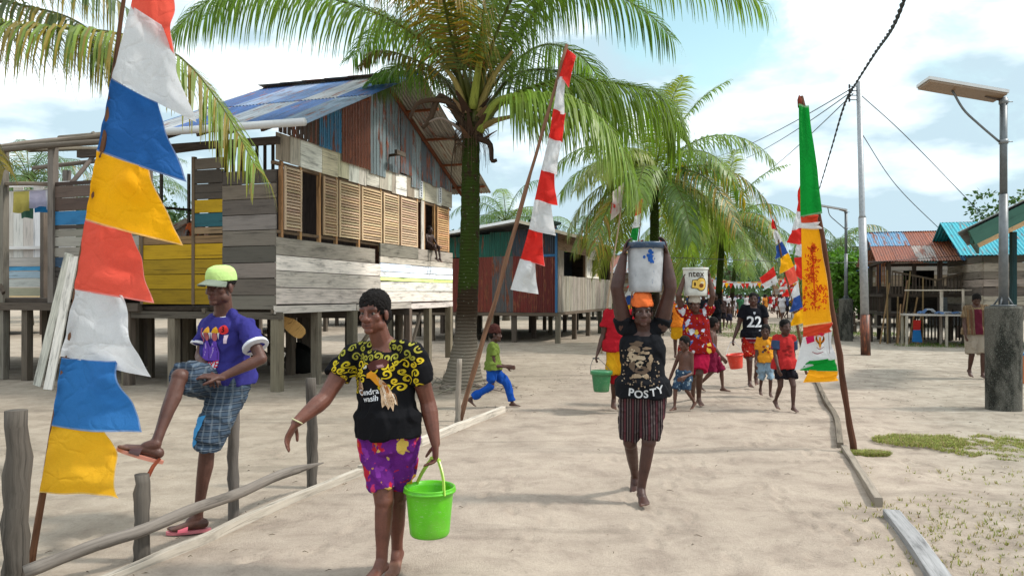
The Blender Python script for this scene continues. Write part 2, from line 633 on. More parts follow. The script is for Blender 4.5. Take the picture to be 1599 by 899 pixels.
edging('edging_board', [gp(120, 925), gp(300, 850), gp(400, 803), gp(570, 733)], .055, .034, pale, 'long pale board edging the left side of the street, behind the green bucket woman', GE)
edging('edging_board', [gp(563, 736), gp(655, 693)], .06, .05, pale, 'short pale edging board lying behind the woman with the lime bucket', GE)
edging('edging_board', [gp(655, 693), gp(720, 667), gp(786, 641)], .065, .065, rgb('c4bbae', .5), 'pale squared edging timber at the foot of the red and white flag pole', GE)
logc = rgb('857a6c', .55)
edging('edging_log', [gp(1276, 598), gp(1290, 628), gp(1306, 655), gp(1312, 697)], .065, .045, logc, 'crooked weathered log edging the street by the tall yellow banner', GE, ROUGHWOOD)
edging('edging_log', [gp(1318, 702), gp(1340, 735), gp(1356, 760), gp(1372, 786)], .06, .045, rgb('9f9486', .6), 'pale bent log edging the street in front of the banner pole', GE, ROUGHWOOD)
e = edging('edging_board', [gp(1392, 802), gp(1430, 850), gp(1475, 915)], .115, .035, rgb('8d8c8c', .55), 'wide grey board edging the street at the lower right corner', GE)
edging('edging_log', [gp(1262, 560), gp(1268, 575), gp(1276, 598)], .07, .045, logc, 'far weathered log edging the street behind the tall yellow banner', GE, ROUGHWOOD)
# stones, twigs and husks lying about
mb = MB()
rs = random.Random(3)
for i in range(760):
    if rs.random() < .5:
        p = road(rs.uniform(0, 18), rs.choice([rs.uniform(5.2, 6.4), rs.uniform(-.3, .3), rs.uniform(6, 10)]))
    else:
        p = road(rs.uniform(-1, 24), rs.uniform(-6, 10))
    a = rs.random() * PI; l = rs.uniform(.008, .03)
    d = Vector((math.cos(a), math.sin(a), rs.uniform(-.1, .1))) * l
    p.z = -.012
    mb.tube([p - d, p + d * .2 + Vector((0, 0, .006)), p + d], [.0015, .003, .001], jit(rgb('6b5a45', .7), .3, rs), 5)
tag(mb.build('litter', PLAIN), 'scattered twigs and leaf scraps on the sand', 'litter', kind='stuff')
# ------------------------------------------------------------ houses on stilts
UP = Vector((0, 0, 1))
class Lot:
    """house frame: a along the street, b away from it, z up"""
    def __init__(s, P0, side=1):
        s.P = Vector((P0[0], P0[1], 0)); s.b = E * side; s.a = D.copy()
        s.na = -s.a; s.nb = -s.b
    def w(s, a, b, z):
        return s.P + s.a * a + s.b * b + UP * z
GREYS = ['8e867c', '9c948a', '7d766d', 'a59c90', '6f6860', '938a7e']
def grey(k=.62, r=R):
    return jit(rgb(r.choice(GREYS), k), .12, r)
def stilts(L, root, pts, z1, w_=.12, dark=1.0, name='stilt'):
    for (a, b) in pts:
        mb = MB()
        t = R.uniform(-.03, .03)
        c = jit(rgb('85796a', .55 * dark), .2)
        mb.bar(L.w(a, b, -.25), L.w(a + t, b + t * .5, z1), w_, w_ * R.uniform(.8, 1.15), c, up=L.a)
        mb.build(name, ROUGHWOOD, root)
def wall_rows(mb, L, face, s0, s1, rows, th=.025, at=0.0):
    """rows: (z0, z1, colour, thickness jitter). face 'a': wall at a=at spanning b (seen from -a); 'b': wall at b=at spanning a."""
    for r in rows:
        z0, z1, c = r[:3]
        q0 = r[3] if len(r) > 3 else s0
        q1 = r[4] if len(r) > 4 else s1
        j = R.uniform(0, .012)
        tl = R.uniform(-.007, .007)
        if face == 'b':
            mb.plank(L.w(q0, at, 0), L.a, q1 - q0, z0 + .007, z1 - .006, L.nb, th + j, c, tilt=tl)
        else:
            mb.plank(L.w(at, q0, 0), L.b, q1 - q0, z0 + .007, z1 - .006, L.na, th + j, c, tilt=tl)
def slab(mb, c0, va, vb, th, col, mat=0):
    """box with corner c0 and edges va, vb, thickness downwards"""
    mb.box(c0 + va / 2 + vb / 2 - UP * (th / 2), va / 2, vb / 2, UP * (th / 2), col, mat)

# ============ the big plank house
H1 = Lot((-3.91, 12.7))
h1 = thing('stilt_house', H1.P, 'big weathered plank house on stilts with patched blue roof and louvred windows', 'house', 'stilt houses')
def fa(x):                                     # distance along the facade of the column x
    Y = 8.0375 / (.325 - (x - 799.5) / F)
    return (Y - 12.7) / .951
Z0 = 1.3
A1 = 7.57
B1 = 4.2
mb = MB()
lp = [rgb(c, .95) for c in ('a39b94', '9b938c', 'b4ada6', '8d857e', 'aaa29a')]
f0 = fa(592)
rws = []
for k, (z0, z1) in enumerate(((1.42, 1.70), (1.70, 1.98), (1.98, 2.24))):
    rws.append((z0, z1, jit(lp[k], .08), -.02, f0))
rws.append((2.24, 2.54, jit(rgb('8f887f', .62), .05), -.02, fa(583)))
white = rgb('dfe2e4', .8)
rws += [(1.42, 1.66, jit(lp[2], .05), f0, A1), (1.66, 1.88, rgb('cfccc4', .7), f0, A1), (1.88, 1.96, rgb('c9dc8a', .85), f0, A1 - 1.2),
        (1.88, 1.96, rgb('b7cf7a', .8), A1 - 1.2, A1), (1.96, 2.08, white, f0, A1), (2.08, 2.26, rgb('c8d4e6', .8), f0, fa(640)), (2.08, 2.26, rgb('d2dae4', .8), fa(640), A1),
        (2.26, 2.40, rgb('b9b1a5', .66), f0, A1), (2.40, 2.68, grey(.7), f0, fa(651)), (2.40, 2.66, rgb('9f968c', .6), fa(651), A1)]
rws += [(1.27, 1.41, jit(lp[1], .1), -.05, 2.6), (1.27, 1.41, jit(lp[3], .1), 2.62, 5.1), (1.26, 1.40, jit(lp[0], .1), 5.12, A1 + .03)]
wall_rows(mb, H1, 'b', 0, A1, rws, .028)
# frame behind the boards, sill and head rails, posts
tim = rgb('6e5c4a', .6)
for z in (2.64, 3.78):
    mb.bar(H1.w(0, .05, z), H1.w(A1, .05, z), .08, .05, jit(tim), up=UP)
for x in (441, 470, 500, 526, 561, 595, 622, 652, 663, 679, 701):
    mb.bar(H1.w(fa(x), .03, 2.5), H1.w(fa(x), .03, 3.82), .06, .055, jit(rgb('a8825a', .62), .15), up=H1.a)
mb.bar(H1.w(fa(659), -.012, 2.45), H1.w(fa(659), -.012, 3.80), .02, .16, rgb('b8b2a8', .66), up=H1.a)
# band of pale sheet offcuts under the gable
a = 0.0
while a < A1 - .05:
    wd = min(R.choice([.18, .3, .4, .55, .7]), A1 - a)
    c = jit(rgb(R.choice(['c5c2b6', 'b2aea2', 'a59f92', '8f8476', 'd2d0c8', '9c9488', 'b9b49a']), .68), .08)
    mb.plank(H1.w(a + .006, 0, 0), H1.a, wd - .012, 3.81 + R.uniform(-.02, .02), 4.30 + R.uniform(-.04, .02), H1.nb, .012 + R.uniform(0, .012), c)
    a += wd
mb.build('front_wall', WOOD, h1)
# gable of corrugated offcuts
mb = MB()
def roof_z(a):                                  # underside of the roof over a
    return 4.22 + (1 - abs(a - 3.78) / 4.3) * 1.9
spans = [(495, 0), (530, 1), (575, 2), (600, 3), (622, 4), (640, 5), (655, 3), (672, 6), (684, 4), (694, 6), (703, 4)]
gc = [rgb('5f4a3c', .7), rgb('3b87b4', .75), rgb('8c5038', .75), rgb('9fb0b6', .72), rgb('8a99a0', .66), rgb('76838c', .66), rgb('6d7a86', .6)]
a0 = .02
for x, k in spans:
    a1 = min(fa(x), A1)
    nn = max(1, int((a1 - a0) / .12))
    zt = min(roof_z(a0), roof_z(a1)) if abs((a0 + a1) / 2 - 3.78) > .5 else roof_z(a0)
    zlo = 4.27 + R.uniform(-.07, .02) - (.35 if 1 < k < 4 else 0) * R.random()
    # strips so that the slope of the gable is followed
    for q in range(nn):
        u0 = a0 + (a1 - a0) * q / nn; u1 = a0 + (a1 - a0) * (q + 1) / nn
        zt = min(roof_z(u0), roof_z(u1)) + .02
        if zt > zlo + .05:
            mb.corr(H1.w(u0, -.045 - .008 * (k % 3), zlo), H1.a, UP, u1 - u0, zt - zlo, gc[k], .009, (a1 - a0) / max(2, round((a1 - a0) / .075)), 6)
    a0 = a1
mb.build('gable_cladding', METAL_M, h1)
mb = MB()                                       # bracket on the gable
mb.bar(H1.w(fa(604), -.02, 4.56), H1.w(fa(604), -.32, 4.58), .05, .05, rgb('3a3026'))
mb.bar(H1.w(fa(598), -.30, 4.60), H1.w(fa(612), -.30, 4.60), .06, .09, rgb('6b6258', .6))
mb.build('bracket', ROUGHWOOD, h1)
# louvred shutters
def shutter(a0, a1, z0, z1, ang=0.0, c0='d0b898', hinge=0):
    mb = MB()
    Lw = a1 - a0
    U = (H1.a * math.cos(ang) + H1.nb * math.sin(ang)).normalized()
    Nn = U.cross(UP) * 1.0
    O = H1.w(a0, -.012, 0)
    base = rgb(c0, .85)
    for (s0, s1) in ((0, .045), (Lw - .045, Lw)):
        mb.plank(O + U * s0, U, s1 - s0, z0, z1, Nn, .028, jit(base, .1))
    n = int((z1 - z0) / .052)
    for i in range(n):
        z = z0 + (i + .5) * (z1 - z0) / n
        c = O + U * (Lw / 2) + UP * z + Nn * .012
        mb.box(c, U * (Lw / 2 - .045), (Nn * .8 - UP * .9).normalized() * .031, (Nn * .9 + UP * .8).normalized() * .004, jit(base, .22))
    o = mb.build('shutter', WOODF, h1)
for (x0, x1, an, c) in ((442, 469, 0, 'bda68c'), (503, 525, 0, 'b89e80'), (528, 560, 0, 'c8b090'), (563, 594, 0, 'ccb492'), (597, 621, 0, 'd0b898'), (624, 650, 0, 'd0b69a'), (681, 699, 0, 'cca47c')):
    shutter(fa(x0), fa(x1), 2.68, 3.755, an, c)
# inside boards coloured dark so openings read as shaded: floor, partitions, back
mb = MB()
dk = rgb('4a4038', .5)  # indoor shade put into the colour, reused inside the other houses
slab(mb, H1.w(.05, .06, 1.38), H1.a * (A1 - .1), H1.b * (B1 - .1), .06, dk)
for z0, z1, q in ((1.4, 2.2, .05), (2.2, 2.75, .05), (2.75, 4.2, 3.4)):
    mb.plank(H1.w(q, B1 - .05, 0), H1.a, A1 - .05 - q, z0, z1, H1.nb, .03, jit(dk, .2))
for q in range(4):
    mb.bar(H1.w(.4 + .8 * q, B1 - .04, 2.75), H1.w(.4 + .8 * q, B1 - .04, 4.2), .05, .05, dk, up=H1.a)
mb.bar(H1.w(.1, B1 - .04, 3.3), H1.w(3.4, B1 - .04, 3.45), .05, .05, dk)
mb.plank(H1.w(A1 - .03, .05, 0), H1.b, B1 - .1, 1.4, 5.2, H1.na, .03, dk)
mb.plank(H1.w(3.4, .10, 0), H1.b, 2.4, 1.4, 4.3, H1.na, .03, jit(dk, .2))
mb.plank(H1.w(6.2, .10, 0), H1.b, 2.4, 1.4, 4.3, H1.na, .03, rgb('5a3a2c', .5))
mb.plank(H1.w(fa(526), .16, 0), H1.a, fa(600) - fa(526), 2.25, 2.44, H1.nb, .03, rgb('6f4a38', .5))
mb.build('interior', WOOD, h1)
# side wall (towards the camera)
mb = MB()
bA, bB = 1.02, 1.62
rws = []
z = 1.34
cs = ['7c746a', '6f675e', '8a8278', '5d5852', '7a7168', '87807a', '6a625a', '776c60', '524a44', '665d54', '6c6258']
for k in range(9):
    h = R.uniform(.22, .29)
    rws.append((z, z + h, jit(rgb(cs[k], .55), .1)))
    z += h
wall_rows(mb, H1, 'a', -.025, bA, rws, .03)
zt = z
ye = rgb('c09a1c', .5); te = rgb('2c5a62', .6)
rws = [(2.62, 2.74, rgb('8a7358', .6)), (2.74, 2.98, jit(te, .05)), (2.98, 3.21, ye), (3.21, 3.48, jit(rgb('594f48', .55))), (3.48, 3.72, jit(rgb('4f4640', .55))), (3.72, 3.92, jit(rgb('6d6458', .55)))]
wall_rows(mb, H1, 'a', bA, bB, rws, .03)
rws = [(1.42, 1.68, rgb('9a7c18', .48), bA, 2.72), (1.68, 1.94, jit(rgb('b08d1a', .5), .05), bA, 2.78), (1.94, 2.2, jit(rgb('ad8c20', .48), .05), bA, 2.75), (2.2, 2.46, jit(rgb('c29a1c', .5), .04), bA, 2.78), (2.46, 2.60, rgb('84694a', .6), bA, 2.78)]
wall_rows(mb, H1, 'a', bA, 2.7, rws, .03)
# jambs of the window opening
for b in (bB, 2.72):
    mb.bar(H1.w(-.01, b, 1.42), H1.w(-.01, b, 3.95), .06, .07, jit(tim), up=H1.a)
# beyond: dark boards with blue and pale ones
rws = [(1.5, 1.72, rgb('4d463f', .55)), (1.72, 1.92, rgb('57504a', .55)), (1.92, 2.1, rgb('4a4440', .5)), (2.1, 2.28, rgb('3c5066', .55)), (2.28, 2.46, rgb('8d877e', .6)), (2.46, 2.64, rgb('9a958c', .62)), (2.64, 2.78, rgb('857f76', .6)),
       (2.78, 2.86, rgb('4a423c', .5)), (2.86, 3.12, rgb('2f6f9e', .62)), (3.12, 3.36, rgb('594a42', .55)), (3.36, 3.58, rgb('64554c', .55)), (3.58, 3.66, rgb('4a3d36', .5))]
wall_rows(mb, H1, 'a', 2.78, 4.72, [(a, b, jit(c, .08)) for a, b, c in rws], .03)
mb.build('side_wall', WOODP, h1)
# beams under the eaves and under the floor
mb = MB()
for z, b0, b1 in ((4.14, -.05, B1), (1.24, -.1, B1)):
    mb.bar(H1.w(.02, b0, z), H1.w(.02, b1, z), .10, .12, jit(rgb('6a6058', .5)))
for a in (2.5, 5.0, 7.5):
    mb.bar(H1.w(a, -.06, 1.19), H1.w(a, B1, 1.19), .1, .13, jit(rgb('6a6058', .45)))
for b in (.02, 1.4, 2.8, 4.1):
    mb.bar(H1.w(-.05, b, 1.32), H1.w(A1, b, 1.32), .07, .08, jit(rgb('75695c', .5)))
for k in range(6):                              # rafters seen under the near eave
    b = -.1 + k * .62
    mb.bar(H1.w(-.5, b, 4.21), H1.w(3.7, b, 6.0), .05, .07, jit(rgb('5a4a3c', .6)))
    mb.bar(H1.w(8.05, b, 4.21), H1.w(3.86, b, 6.0), .05, .07, jit(rgb('7a4a34', .6)))
for a, z in ((4.7, 5.66), (5.7, 5.22), (6.7, 4.78), (7.7, 4.36), (2.9, 5.72), (1.6, 5.15)):
    mb.bar(H1.w(a, -.88, z), H1.w(a, 3.2, z), .06, .05, jit(rgb('8a5236', .6)))
for k in range(9):                              # low inner lattice in the eave gap
    mb.bar(H1.w(.3, .1 + k * .16, 3.5), H1.w(.3, .1 + k * .16, 4.2), .03, .05, jit(rgb('4a4038', .5)))
mb.build('beam', ROUGHWOOD, h1)
pts = [(.05, .0), (2.5, .0), (5.0, .0), (7.4, .0), (.05, 1.05), (.05, 2.1), (.05, 3.1), (.05, 4.1), (1.3, 0.05), (3.8, 0.05), (6.2, .05)]
stilts(H1, h1, pts, 1.28, .15)
stilts(H1, h1, [(a, b) for a in (2.5, 5.0, 7.4) for b in (1.4, 2.8, 4.1)], 1.2, .14, .6)  # inner stilts coloured darker to imitate the shade under the floor
stilts(H1, h1, [(a + R.uniform(-.2, .2), b + R.uniform(-.2, .2)) for a in (1.2, 3.8, 6.2) for b in (.8, 2.1, 3.4)], 1.22, .10, .5)  # extra stilts added to dim the space below, coloured darker still
for p, q in (((2.5, .1, .2), (3.9, .1, 1.15)), ((5.0, .0, .1), (5.9, .1, 1.15)), ((1.2, .8, .3), (1.3, 2.1, 1.15)), ((3.8, 2.1, .2), (2.5, 2.8, 1.1)), ((6.2, .8, .1), (6.3, 2.1, 1.1))):
    mb = MB(); mb.bar(H1.w(*p), H1.w(*q), .05, .09, jit(rgb('6a5f54', .5), .2)); mb.build('brace', ROUGHWOOD, h1)
for k, (a, b, r_) in enumerate(((2.9, 1.5, .28), (4.6, 2.6, .34))):
    mb = MB()
    c_ = H1.w(a, b, 0)
    P_ = [c_ + UP * z + Vector((.04 * math.sin(z * 9 + k), 0, 0)) for z in (-.02, .05, .18, .32, .42, .48)]
    mb.tube(P_, [r_ * .8, r_, r_ * 1.02, r_ * .8, r_ * .45, r_ * .15], rgb('22221f'), 16)
    mb.v = [tuple(Vector(v) + Vector((noise.noise(Vector(v) * 5), noise.noise(Vector(v) * 5 + Vector((3, 0, 0))), 0)) * .06) for v in mb.v]
    tag(mb.build('sack', FLAG, at=c_, smooth=True), ['black sack on the sand under the big house, the nearer one', 'larger black sack further back under the big house'][k], 'sack')
# roof: two slopes of coloured sheets
mb = MB()
rc = ['8fa8c4', '3f74bc', 'a9b6c2', '3a6cb4', 'bcc2c8', '5a84ba', '98aed0', '4068a8', 'b8babc', 'a08a84']
b = -.92
k = 0
def slope(a0, z0, a1, z1, b0, b1, cs, lap=2):
    V = H1.w(a1, 0, z1) - H1.w(a0, 0, z0)
    ln = V.length
    b = b0; k = 0
    while b < b1 - .02:
        wd = min(.76, b1 - b)
        for j in range(lap):
            o = H1.w(a0, b, z0) + V * (j / lap) + V.normalized().cross(H1.b).normalized() * (.012 * j)
            mb.corr(o, H1.b, V, wd, ln / lap + .04, jit(rgb(cs[(k + j * 3) % len(cs)], .72), .06), .011, .076, 6)
        b += wd; k += 1
slope(-.52, 4.24, 3.80, 6.20, -.92, 2.95, rc)
slope(8.08, 4.24, 3.76, 6.20, -.92, 2.95, ['b9b4a8', 'a8a49c', 'c4c0b4', '9c9890'])
o = mb.build('roof', METAL_C, h1)
mb = MB()
for j in range(7):                              # ridge capping
    b0 = -.95 + j * .56
    mb.bar(H1.w(3.72, b0, 6.225), H1.w(3.72, b0 + .58, 6.235), .24, .012, jit(rgb('b0a898', .6)))
    mb.bar(H1.w(3.86, b0, 6.222), H1.w(3.86, b0 + .58, 6.232), .24, .012, jit(rgb('9a8a78', .6)))
mb.build('ridge_cap', METAL_M, h1)
mb = MB()
mb.tube([H1.w(-.60, -.95, 4.25), H1.w(-.60, .6, 4.26), H1.w(-.60, 1.9, 4.27)], .062, rgb('d9dadb', .8), 14)
mb.build('gutter', PLASTIC, h1, smooth=True)
mb = MB()                                        # notices pinned below the gable
for a_, z_ in ((fa(653), 3.86), (fa(683), 3.86)):
    mb = MB()
    mb.plank(H1.w(a_, -.03, 0), H1.a, .2, z_, z_ + .42, H1.nb, .006, rgb('e4e8ec', .85))
    for q in range(6):
        mb.plank(H1.w(a_ + .07 + .01 * (q % 2), -.037, 0), H1.a, .05, z_ + .03 + q * .06, z_ + .065 + q * .06, H1.nb, .003, rgb('34465c'))
    mb.build('notice', PLAIN, h1)
# the steep loose planks leaning by the side wall
for k, (x0, y0, x1, y1) in enumerate(((58, 600, 108, 396), (75, 606, 116, 400), (97, 602, 128, 410))):
    p0 = gp(x0, y0 + 2); p1 = px(x1, y1, 13.2)
    mb = MB()
    mb.bar(p0, p1, .15 if k < 2 else .08, .03, jit(rgb('c9c5bb', .62), .1), up=Vector((0, -1, .4)))
    tag(mb.build('plank', WOOD, at=p0), ['pale plank leaning on the house, farthest left of three', 'pale plank leaning on the house, middle one of three', 'narrow pale plank leaning on the house right behind the flag pole'][k], 'plank', 'planks leaning on the house')
# carved paddle hanging under the floor
mb = MB()
p0 = px(436, 492, 13.4); p1 = px(474, 524, 13.4)
P = bez([p0, p0.lerp(p1, .35), p0.lerp(p1, .75), p1], 9)
vs = []; fs = []
dr = (p1 - p0).normalized(); sd = dr.cross(Vector((0, -1, 0))).normalized()
for i, q in enumerate(P):
    hw = [.03, .035, .07, .11, .12, .12, .115, .10, .05][i]
    for (s_, t_) in ((-1, -.02), (1, -.02), (1, .02), (-1, .02)):
        vs.append(q + sd * hw * s_ + Vector((0, 1, 0)) * t_)
    if i:
        b = i * 4
        for k in range(4):
            fs.append((b - 4 + k, b - 4 + (k + 1) % 4, b + (k + 1) % 4, b + k))
fs += [(3, 2, 1, 0), tuple(range(32, 36))]
mb.add(vs, fs, rgb('c4975a', .7), [[(R.random(), k * .2) for k in range(4)] for _ in fs])
tag(mb.build('wooden_paddle', WOODF, at=p0), 'tan wooden paddle hanging under the floor of the big plank house', 'paddle')

# ============ the unfinished house at the left edge
H0 = Lot(H1.w(-.02, 4.74, 0))
h0 = thing('unfinished_house', H0.P, 'unfinished plank house with bare roof poles at the left edge', 'house', 'stilt houses')
ZF = 1.52
mb = MB()
pole = rgb('8a8178', .55)
def zz(y, Y): return 1.6 - (y - 459) / F * Y
for a_, b_, z0_, z1_ in ((0, .03, ZF - .1, 4.35), (0, 1.25, 0, 4.3), (2.6, .3, ZF, 4.4), (2.6, 2.6, ZF, 4.4)):
    mb = MB(); mb.bar(H0.w(a_, b_, z0_), H0.w(a_, b_, z1_), .13, .12, jit(pole), up=H0.a); mb.build('post', ROUGHWOOD, h0)
mb = MB()
for (p, q, r) in ((H0.w(-.05, -1.8, 4.44), H0.w(0, 3.5, 4.34), .05), (H0.w(-.1, -2.0, 4.30), H0.w(-.1, 3.5, 4.22), .055), (H0.w(2.6, -2.2, 4.75), H0.w(2.6, 3.6, 4.5), .05),
                  (H0.w(-.1, .5, 4.26), H0.w(2.7, .55, 4.75), .045), (H0.w(0, .1, 3.2), H0.w(1.9, .9, 4.7), .045), (H0.w(0, .06, 3.62), H0.w(0, 1.3, 3.68), .04), (H0.w(0.1, -.4, 3.52), H0.w(2.6, .5, 3.5), .045), (H0.w(2.6, .2, 3.3), H0.w(2.6, 3.2, 3.35), .05),
                  (H0.w(.1, -2.3, 3.3), H0.w(.0, -.9, 4.5), .045), (H0.w(2.4, -1.0, 5.0), H0.w(-.1, -1.4, 4.35), .045), (H0.w(2.4, 1.6, 5.05), H0.w(-.2, 1.8, 4.3), .045), (H0.w(2.4, -2.0, 5.0), H0.w(2.4, 2.6, 5.1), .05)):
    mb.tube(bez([p, p.lerp(q, .5) + Vector((0, 0, R.uniform(-.04, .05))), q], 6), r, jit(rgb('85786c', .5), .2), 7)
mb.build('roof_pole', ROUGHWOOD, h0, smooth=True)
mb = MB()
rws = [(1.55, 1.86, rgb('2d5f94', .6)), (1.86, 2.1, rgb('2f67a0', .6)), (2.1, 2.33, rgb('8a877e', .6)), (2.33, 2.62, rgb('b99a1c', .62)), (2.62, 2.8, rgb('33679e', .6)), (2.8, 3.05, rgb('4a3f38', .5)), (3.05, 3.32, rgb('3f362f', .5)), (3.32, 3.6, rgb('554a41', .5))]
wall_rows(mb, H0, 'a', 1.3, 3.4, [(a, b, jit(c, .06)) for a, b, c in rws], .03)
mb.build('front_wall', WOODP, h0)
mb = MB()                                        # pale inner wall seen through the doorway
for k in range(13):
    b0 = 1.9 + k * .3
    mb.plank(H0.w(2.2, b0, 0), H0.b, .29, 2.42, 3.95 + R.uniform(-.05, .1), H0.na, .025, jit(rgb(R.choice(['cfcac4', 'c2bab2', 'b5a79c', 'd6d4d2']), .8), .08))
wall_rows(mb, H0, 'a', 1.9, 5.8, [(1.55, 1.75, rgb('b3ad92', .7)), (1.75, 1.95, rgb('c4c4bc', .75)), (1.95, 2.12, rgb('a8bcc8', .7)), (2.12, 2.22, rgb('4f9cc8', .7)), (2.22, 2.42, rgb('bdb6ae', .7))], .025, at=2.2)
mb.bar(H0.w(2.1, 1.9, 4.0), H0.w(2.1, 5.8, 4.1), .08, .10, rgb('d8d4d0', .8))
mb.bar(H0.w(2.12, 1.9, 2.62), H0.w(2.12, 5.8, 2.66), .05, .07, rgb('d8d4d0', .8))
mb.bar(H0.w(1.8, 2.35, ZF), H0.w(1.8, 2.35, 3.5), .1, .1, rgb('7d7166', .6), up=H0.a)
mb.build('inner_wall', WOODP, h0)
mb = MB()
slab(mb, H0.w(-.02, -.3, ZF), H0.a * 4.5, H0.b * 6.4, .08, rgb('5a5048', .5))
for b in (-1.9, -.5, .9, 2.3):
    mb.bar(H0.w(0, b, ZF - .14), H0.w(4.3, b, ZF - .14), .1, .12, rgb('5a5048', .45))
mb.bar(H0.w(-.04, -2.0, ZF - .15), H0.w(-.04, 3.4, ZF - .15), .1, .14, rgb('6a5f55', .5))
mb.build('floor', ROUGHWOOD, h0)
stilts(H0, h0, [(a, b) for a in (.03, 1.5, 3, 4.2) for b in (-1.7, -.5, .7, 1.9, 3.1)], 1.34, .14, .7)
mb = MB()
mb.bar(gp(-8, 562), H0.w(-.15, 1.1, 1.72), .16, .05, rgb('6d6258', .5), up=Vector((1, 0, .5)))
mb.bar(gp(-60, 560), H0.w(-.15, 1.9, 1.6), .16, .05, rgb('6d6258', .5), up=Vector((1, 0, .5)))
mb.build('stair_rail', ROUGHWOOD, h0)
# towels on a line
def towel(o0, U, w_, h, c, label, ph):
    mb = MB()
    nx, nz = 8, 8
    vs = []; fs = []
    for j in range(nz + 1):
        for i in range(nx + 1):
            u = i / nx; v = j / nz
            vs.append(o0 + U * (w_ * u) - UP * (h * v * (1 + .05 * math.sin(u * 5 + ph))) - H0.a * (.02 * math.sin(u * 9 + ph + v) * v + .01))
    for j in range(nz):
        for i in range(nx):
            k = j * (nx + 1) + i
            fs.append((k, k + 1, k + nx + 2, k + nx + 1))
    mb.add(vs, fs, c)
    tag(mb.build('towel', FLAG, at=o0, smooth=True), label, 'towel', 'laundry hung in the unfinished house')
tO = H0.w(.9, 2.1, 3.68)
towel(tO, H0.nb, .42, .42, rgb('d8c66a', .8), 'pale yellow towel hung in the unfinished house', 0)
towel(tO + H0.nb * .44, H0.nb, .42, .34, rgb('d0c8dc', .8), 'pale lilac towel hung in the unfinished house', 1)
towel(tO + H0.nb * .88, H0.nb, .2, .38, rgb('dcd8e0', .8), 'white cloth at the right end of the laundry line', 2)
towel(tO + H0.nb * .1 + H0.a * .08 - UP * .2, H0.nb, .34, .34, rgb('4f7a68', .7), 'dull green cloth showing under the yellow towel', 3)
towel(tO + H0.nb * .45 + H0.a * .08 - UP * .2, H0.nb, .68, .24, rgb('2a80b8', .75), 'bright blue cloth showing under the lilac towel', 4)
mb = MB(); mb.tube([H0.w(.9, 2.3, 3.70), H0.w(.9, 1.5, 3.68), H0.w(.9, .6, 3.69)], .006, rgb('555555'), 5)
tag(mb.build('clothes_line', PLAIN, at=H0.w(.9, 1.3, 3.33)), 'thin line holding towels in the unfinished house', 'clothes line')

# ============ red iron house further along
H2 = Lot((1.49, 25.3))
h2 = thing('iron_house', H2.P, 'low stilt house of rusty red and green corrugated iron', 'house', 'stilt houses')
ZF = .99
mb = MB()
def b2(x):                                        # column x on the side wall
    k = (x - 799.5) / F
    # 1.49-.951 b = k (25.3+.309 b)
    return (1.49 - k * 25.3) / (.951 + .309 * k)
def a2(x):
    k = (x - 799.5) / F
    return (k * 25.3 - 1.49) / (.309 - .951 * k)
cr_ = ['6e221c', '7d2a22', '5f1e1a', '8a3a2c', '74281f', '6a3b34', '66211c']
b = 0.0
k = 0
while b < 6.2:
    wd = .78
    c = rgb(cr_[k % 7], .8)
    if k in (2,): c = rgb('6f6c6c', .7)
    mb.corr(H2.w(-.03, b, ZF), H2.b, UP, wd, 1.86 + R.uniform(-.03, .03), jit(c, .1), .012, .078, 4)
    b += .74; k += 1
mb.build('red_cladding', METAL_M, h2)
mb = MB()
b = .0
k = 0
while b < 6.2:
    c = rgb('1f6e5c', .75) if b > .9 else rgb('44505e', .7)
    mb.corr(H2.w(-.02, b, ZF + 1.86), H2.b, UP, .8, .98 - .09 * b, jit(c, .1), .012, .078, 4)
    b += .78
mb.build('green_cladding', METAL_C, h2)
mb = MB()
bl = rgb('3a6a94', .7)
mb.bar(H2.w(-.06, .0, ZF + 1.88), H2.w(-.06, .95, ZF + 1.88), .03, .08, bl)
mb.bar(H2.w(-.05, .02, ZF), H2.w(-.05, .02, 3.75), .07, .07, bl, up=H2.a)
mb.bar(H2.w(-.05, 3.2, ZF + 1.84), H2.w(-.05, 3.2, 3.8), .03, .03, bl, up=H2.a)
mb.build('corner_trim', WOODP, h2)
mb = MB()
a = 0.05
while a < 9.4:
    wd = R.uniform(.16, .26)
    mb.plank(H2.w(a, 0, 0), H2.a, wd - .008, ZF - .02, 2.22 + R.uniform(-.01, .01), H2.nb, .025 + R.uniform(0, .01), jit(rgb('8d867c', .62), .14))
    a += wd
for z0, z1, c in ((3.06, 3.32, '8f7a66'), (3.32, 3.6, '7a6452')):
    mb.plank(H2.w(0, 0, 0), H2.a, 5.0, z0, z1, H2.nb, .03, jit(rgb(c, .62), .08))
    mb.plank(H2.w(5.0, 0, 0), H2.a, 1.2, z0, z1, H2.nb, .03, jit(rgb('c4c2bc', .7), .08))
    mb.plank(H2.w(6.2, 0, 0), H2.a, 3.2, z0, z1, H2.nb, .03, jit(rgb('96643f', .62), .08))
mb.plank(H2.w(0.02, .0, 0), H2.a, .75, 2.22, 3.06, H2.nb, .03, rgb('8b847c', .6))
for a in (.0, .8, 4.2, 6.9, 9.3):
    mb.bar(H2.w(a + .03, .04, 1.0), H2.w(a + .03, .04, 3.55), .08, .08, jit(tim), up=H2.a)
mb.build('street_wall', WOOD, h2)
mb = MB()                                         # window with a pale broken frame
aw0, aw1 = 4.3, 6.8
for a_ in (aw0, aw0 + .9, aw0 + 1.7, aw1):
    mb.bar(H2.w(a_, -.02, 2.22), H2.w(a_, -.02, 3.06), .06, .10, rgb('cfcabd', .75), up=H2.a)
for z_ in (2.26, 3.0):
    mb.bar(H2.w(aw0, -.025, z_), H2.w(aw1, -.025, z_), .06, .08, rgb('d4cfc4', .75))
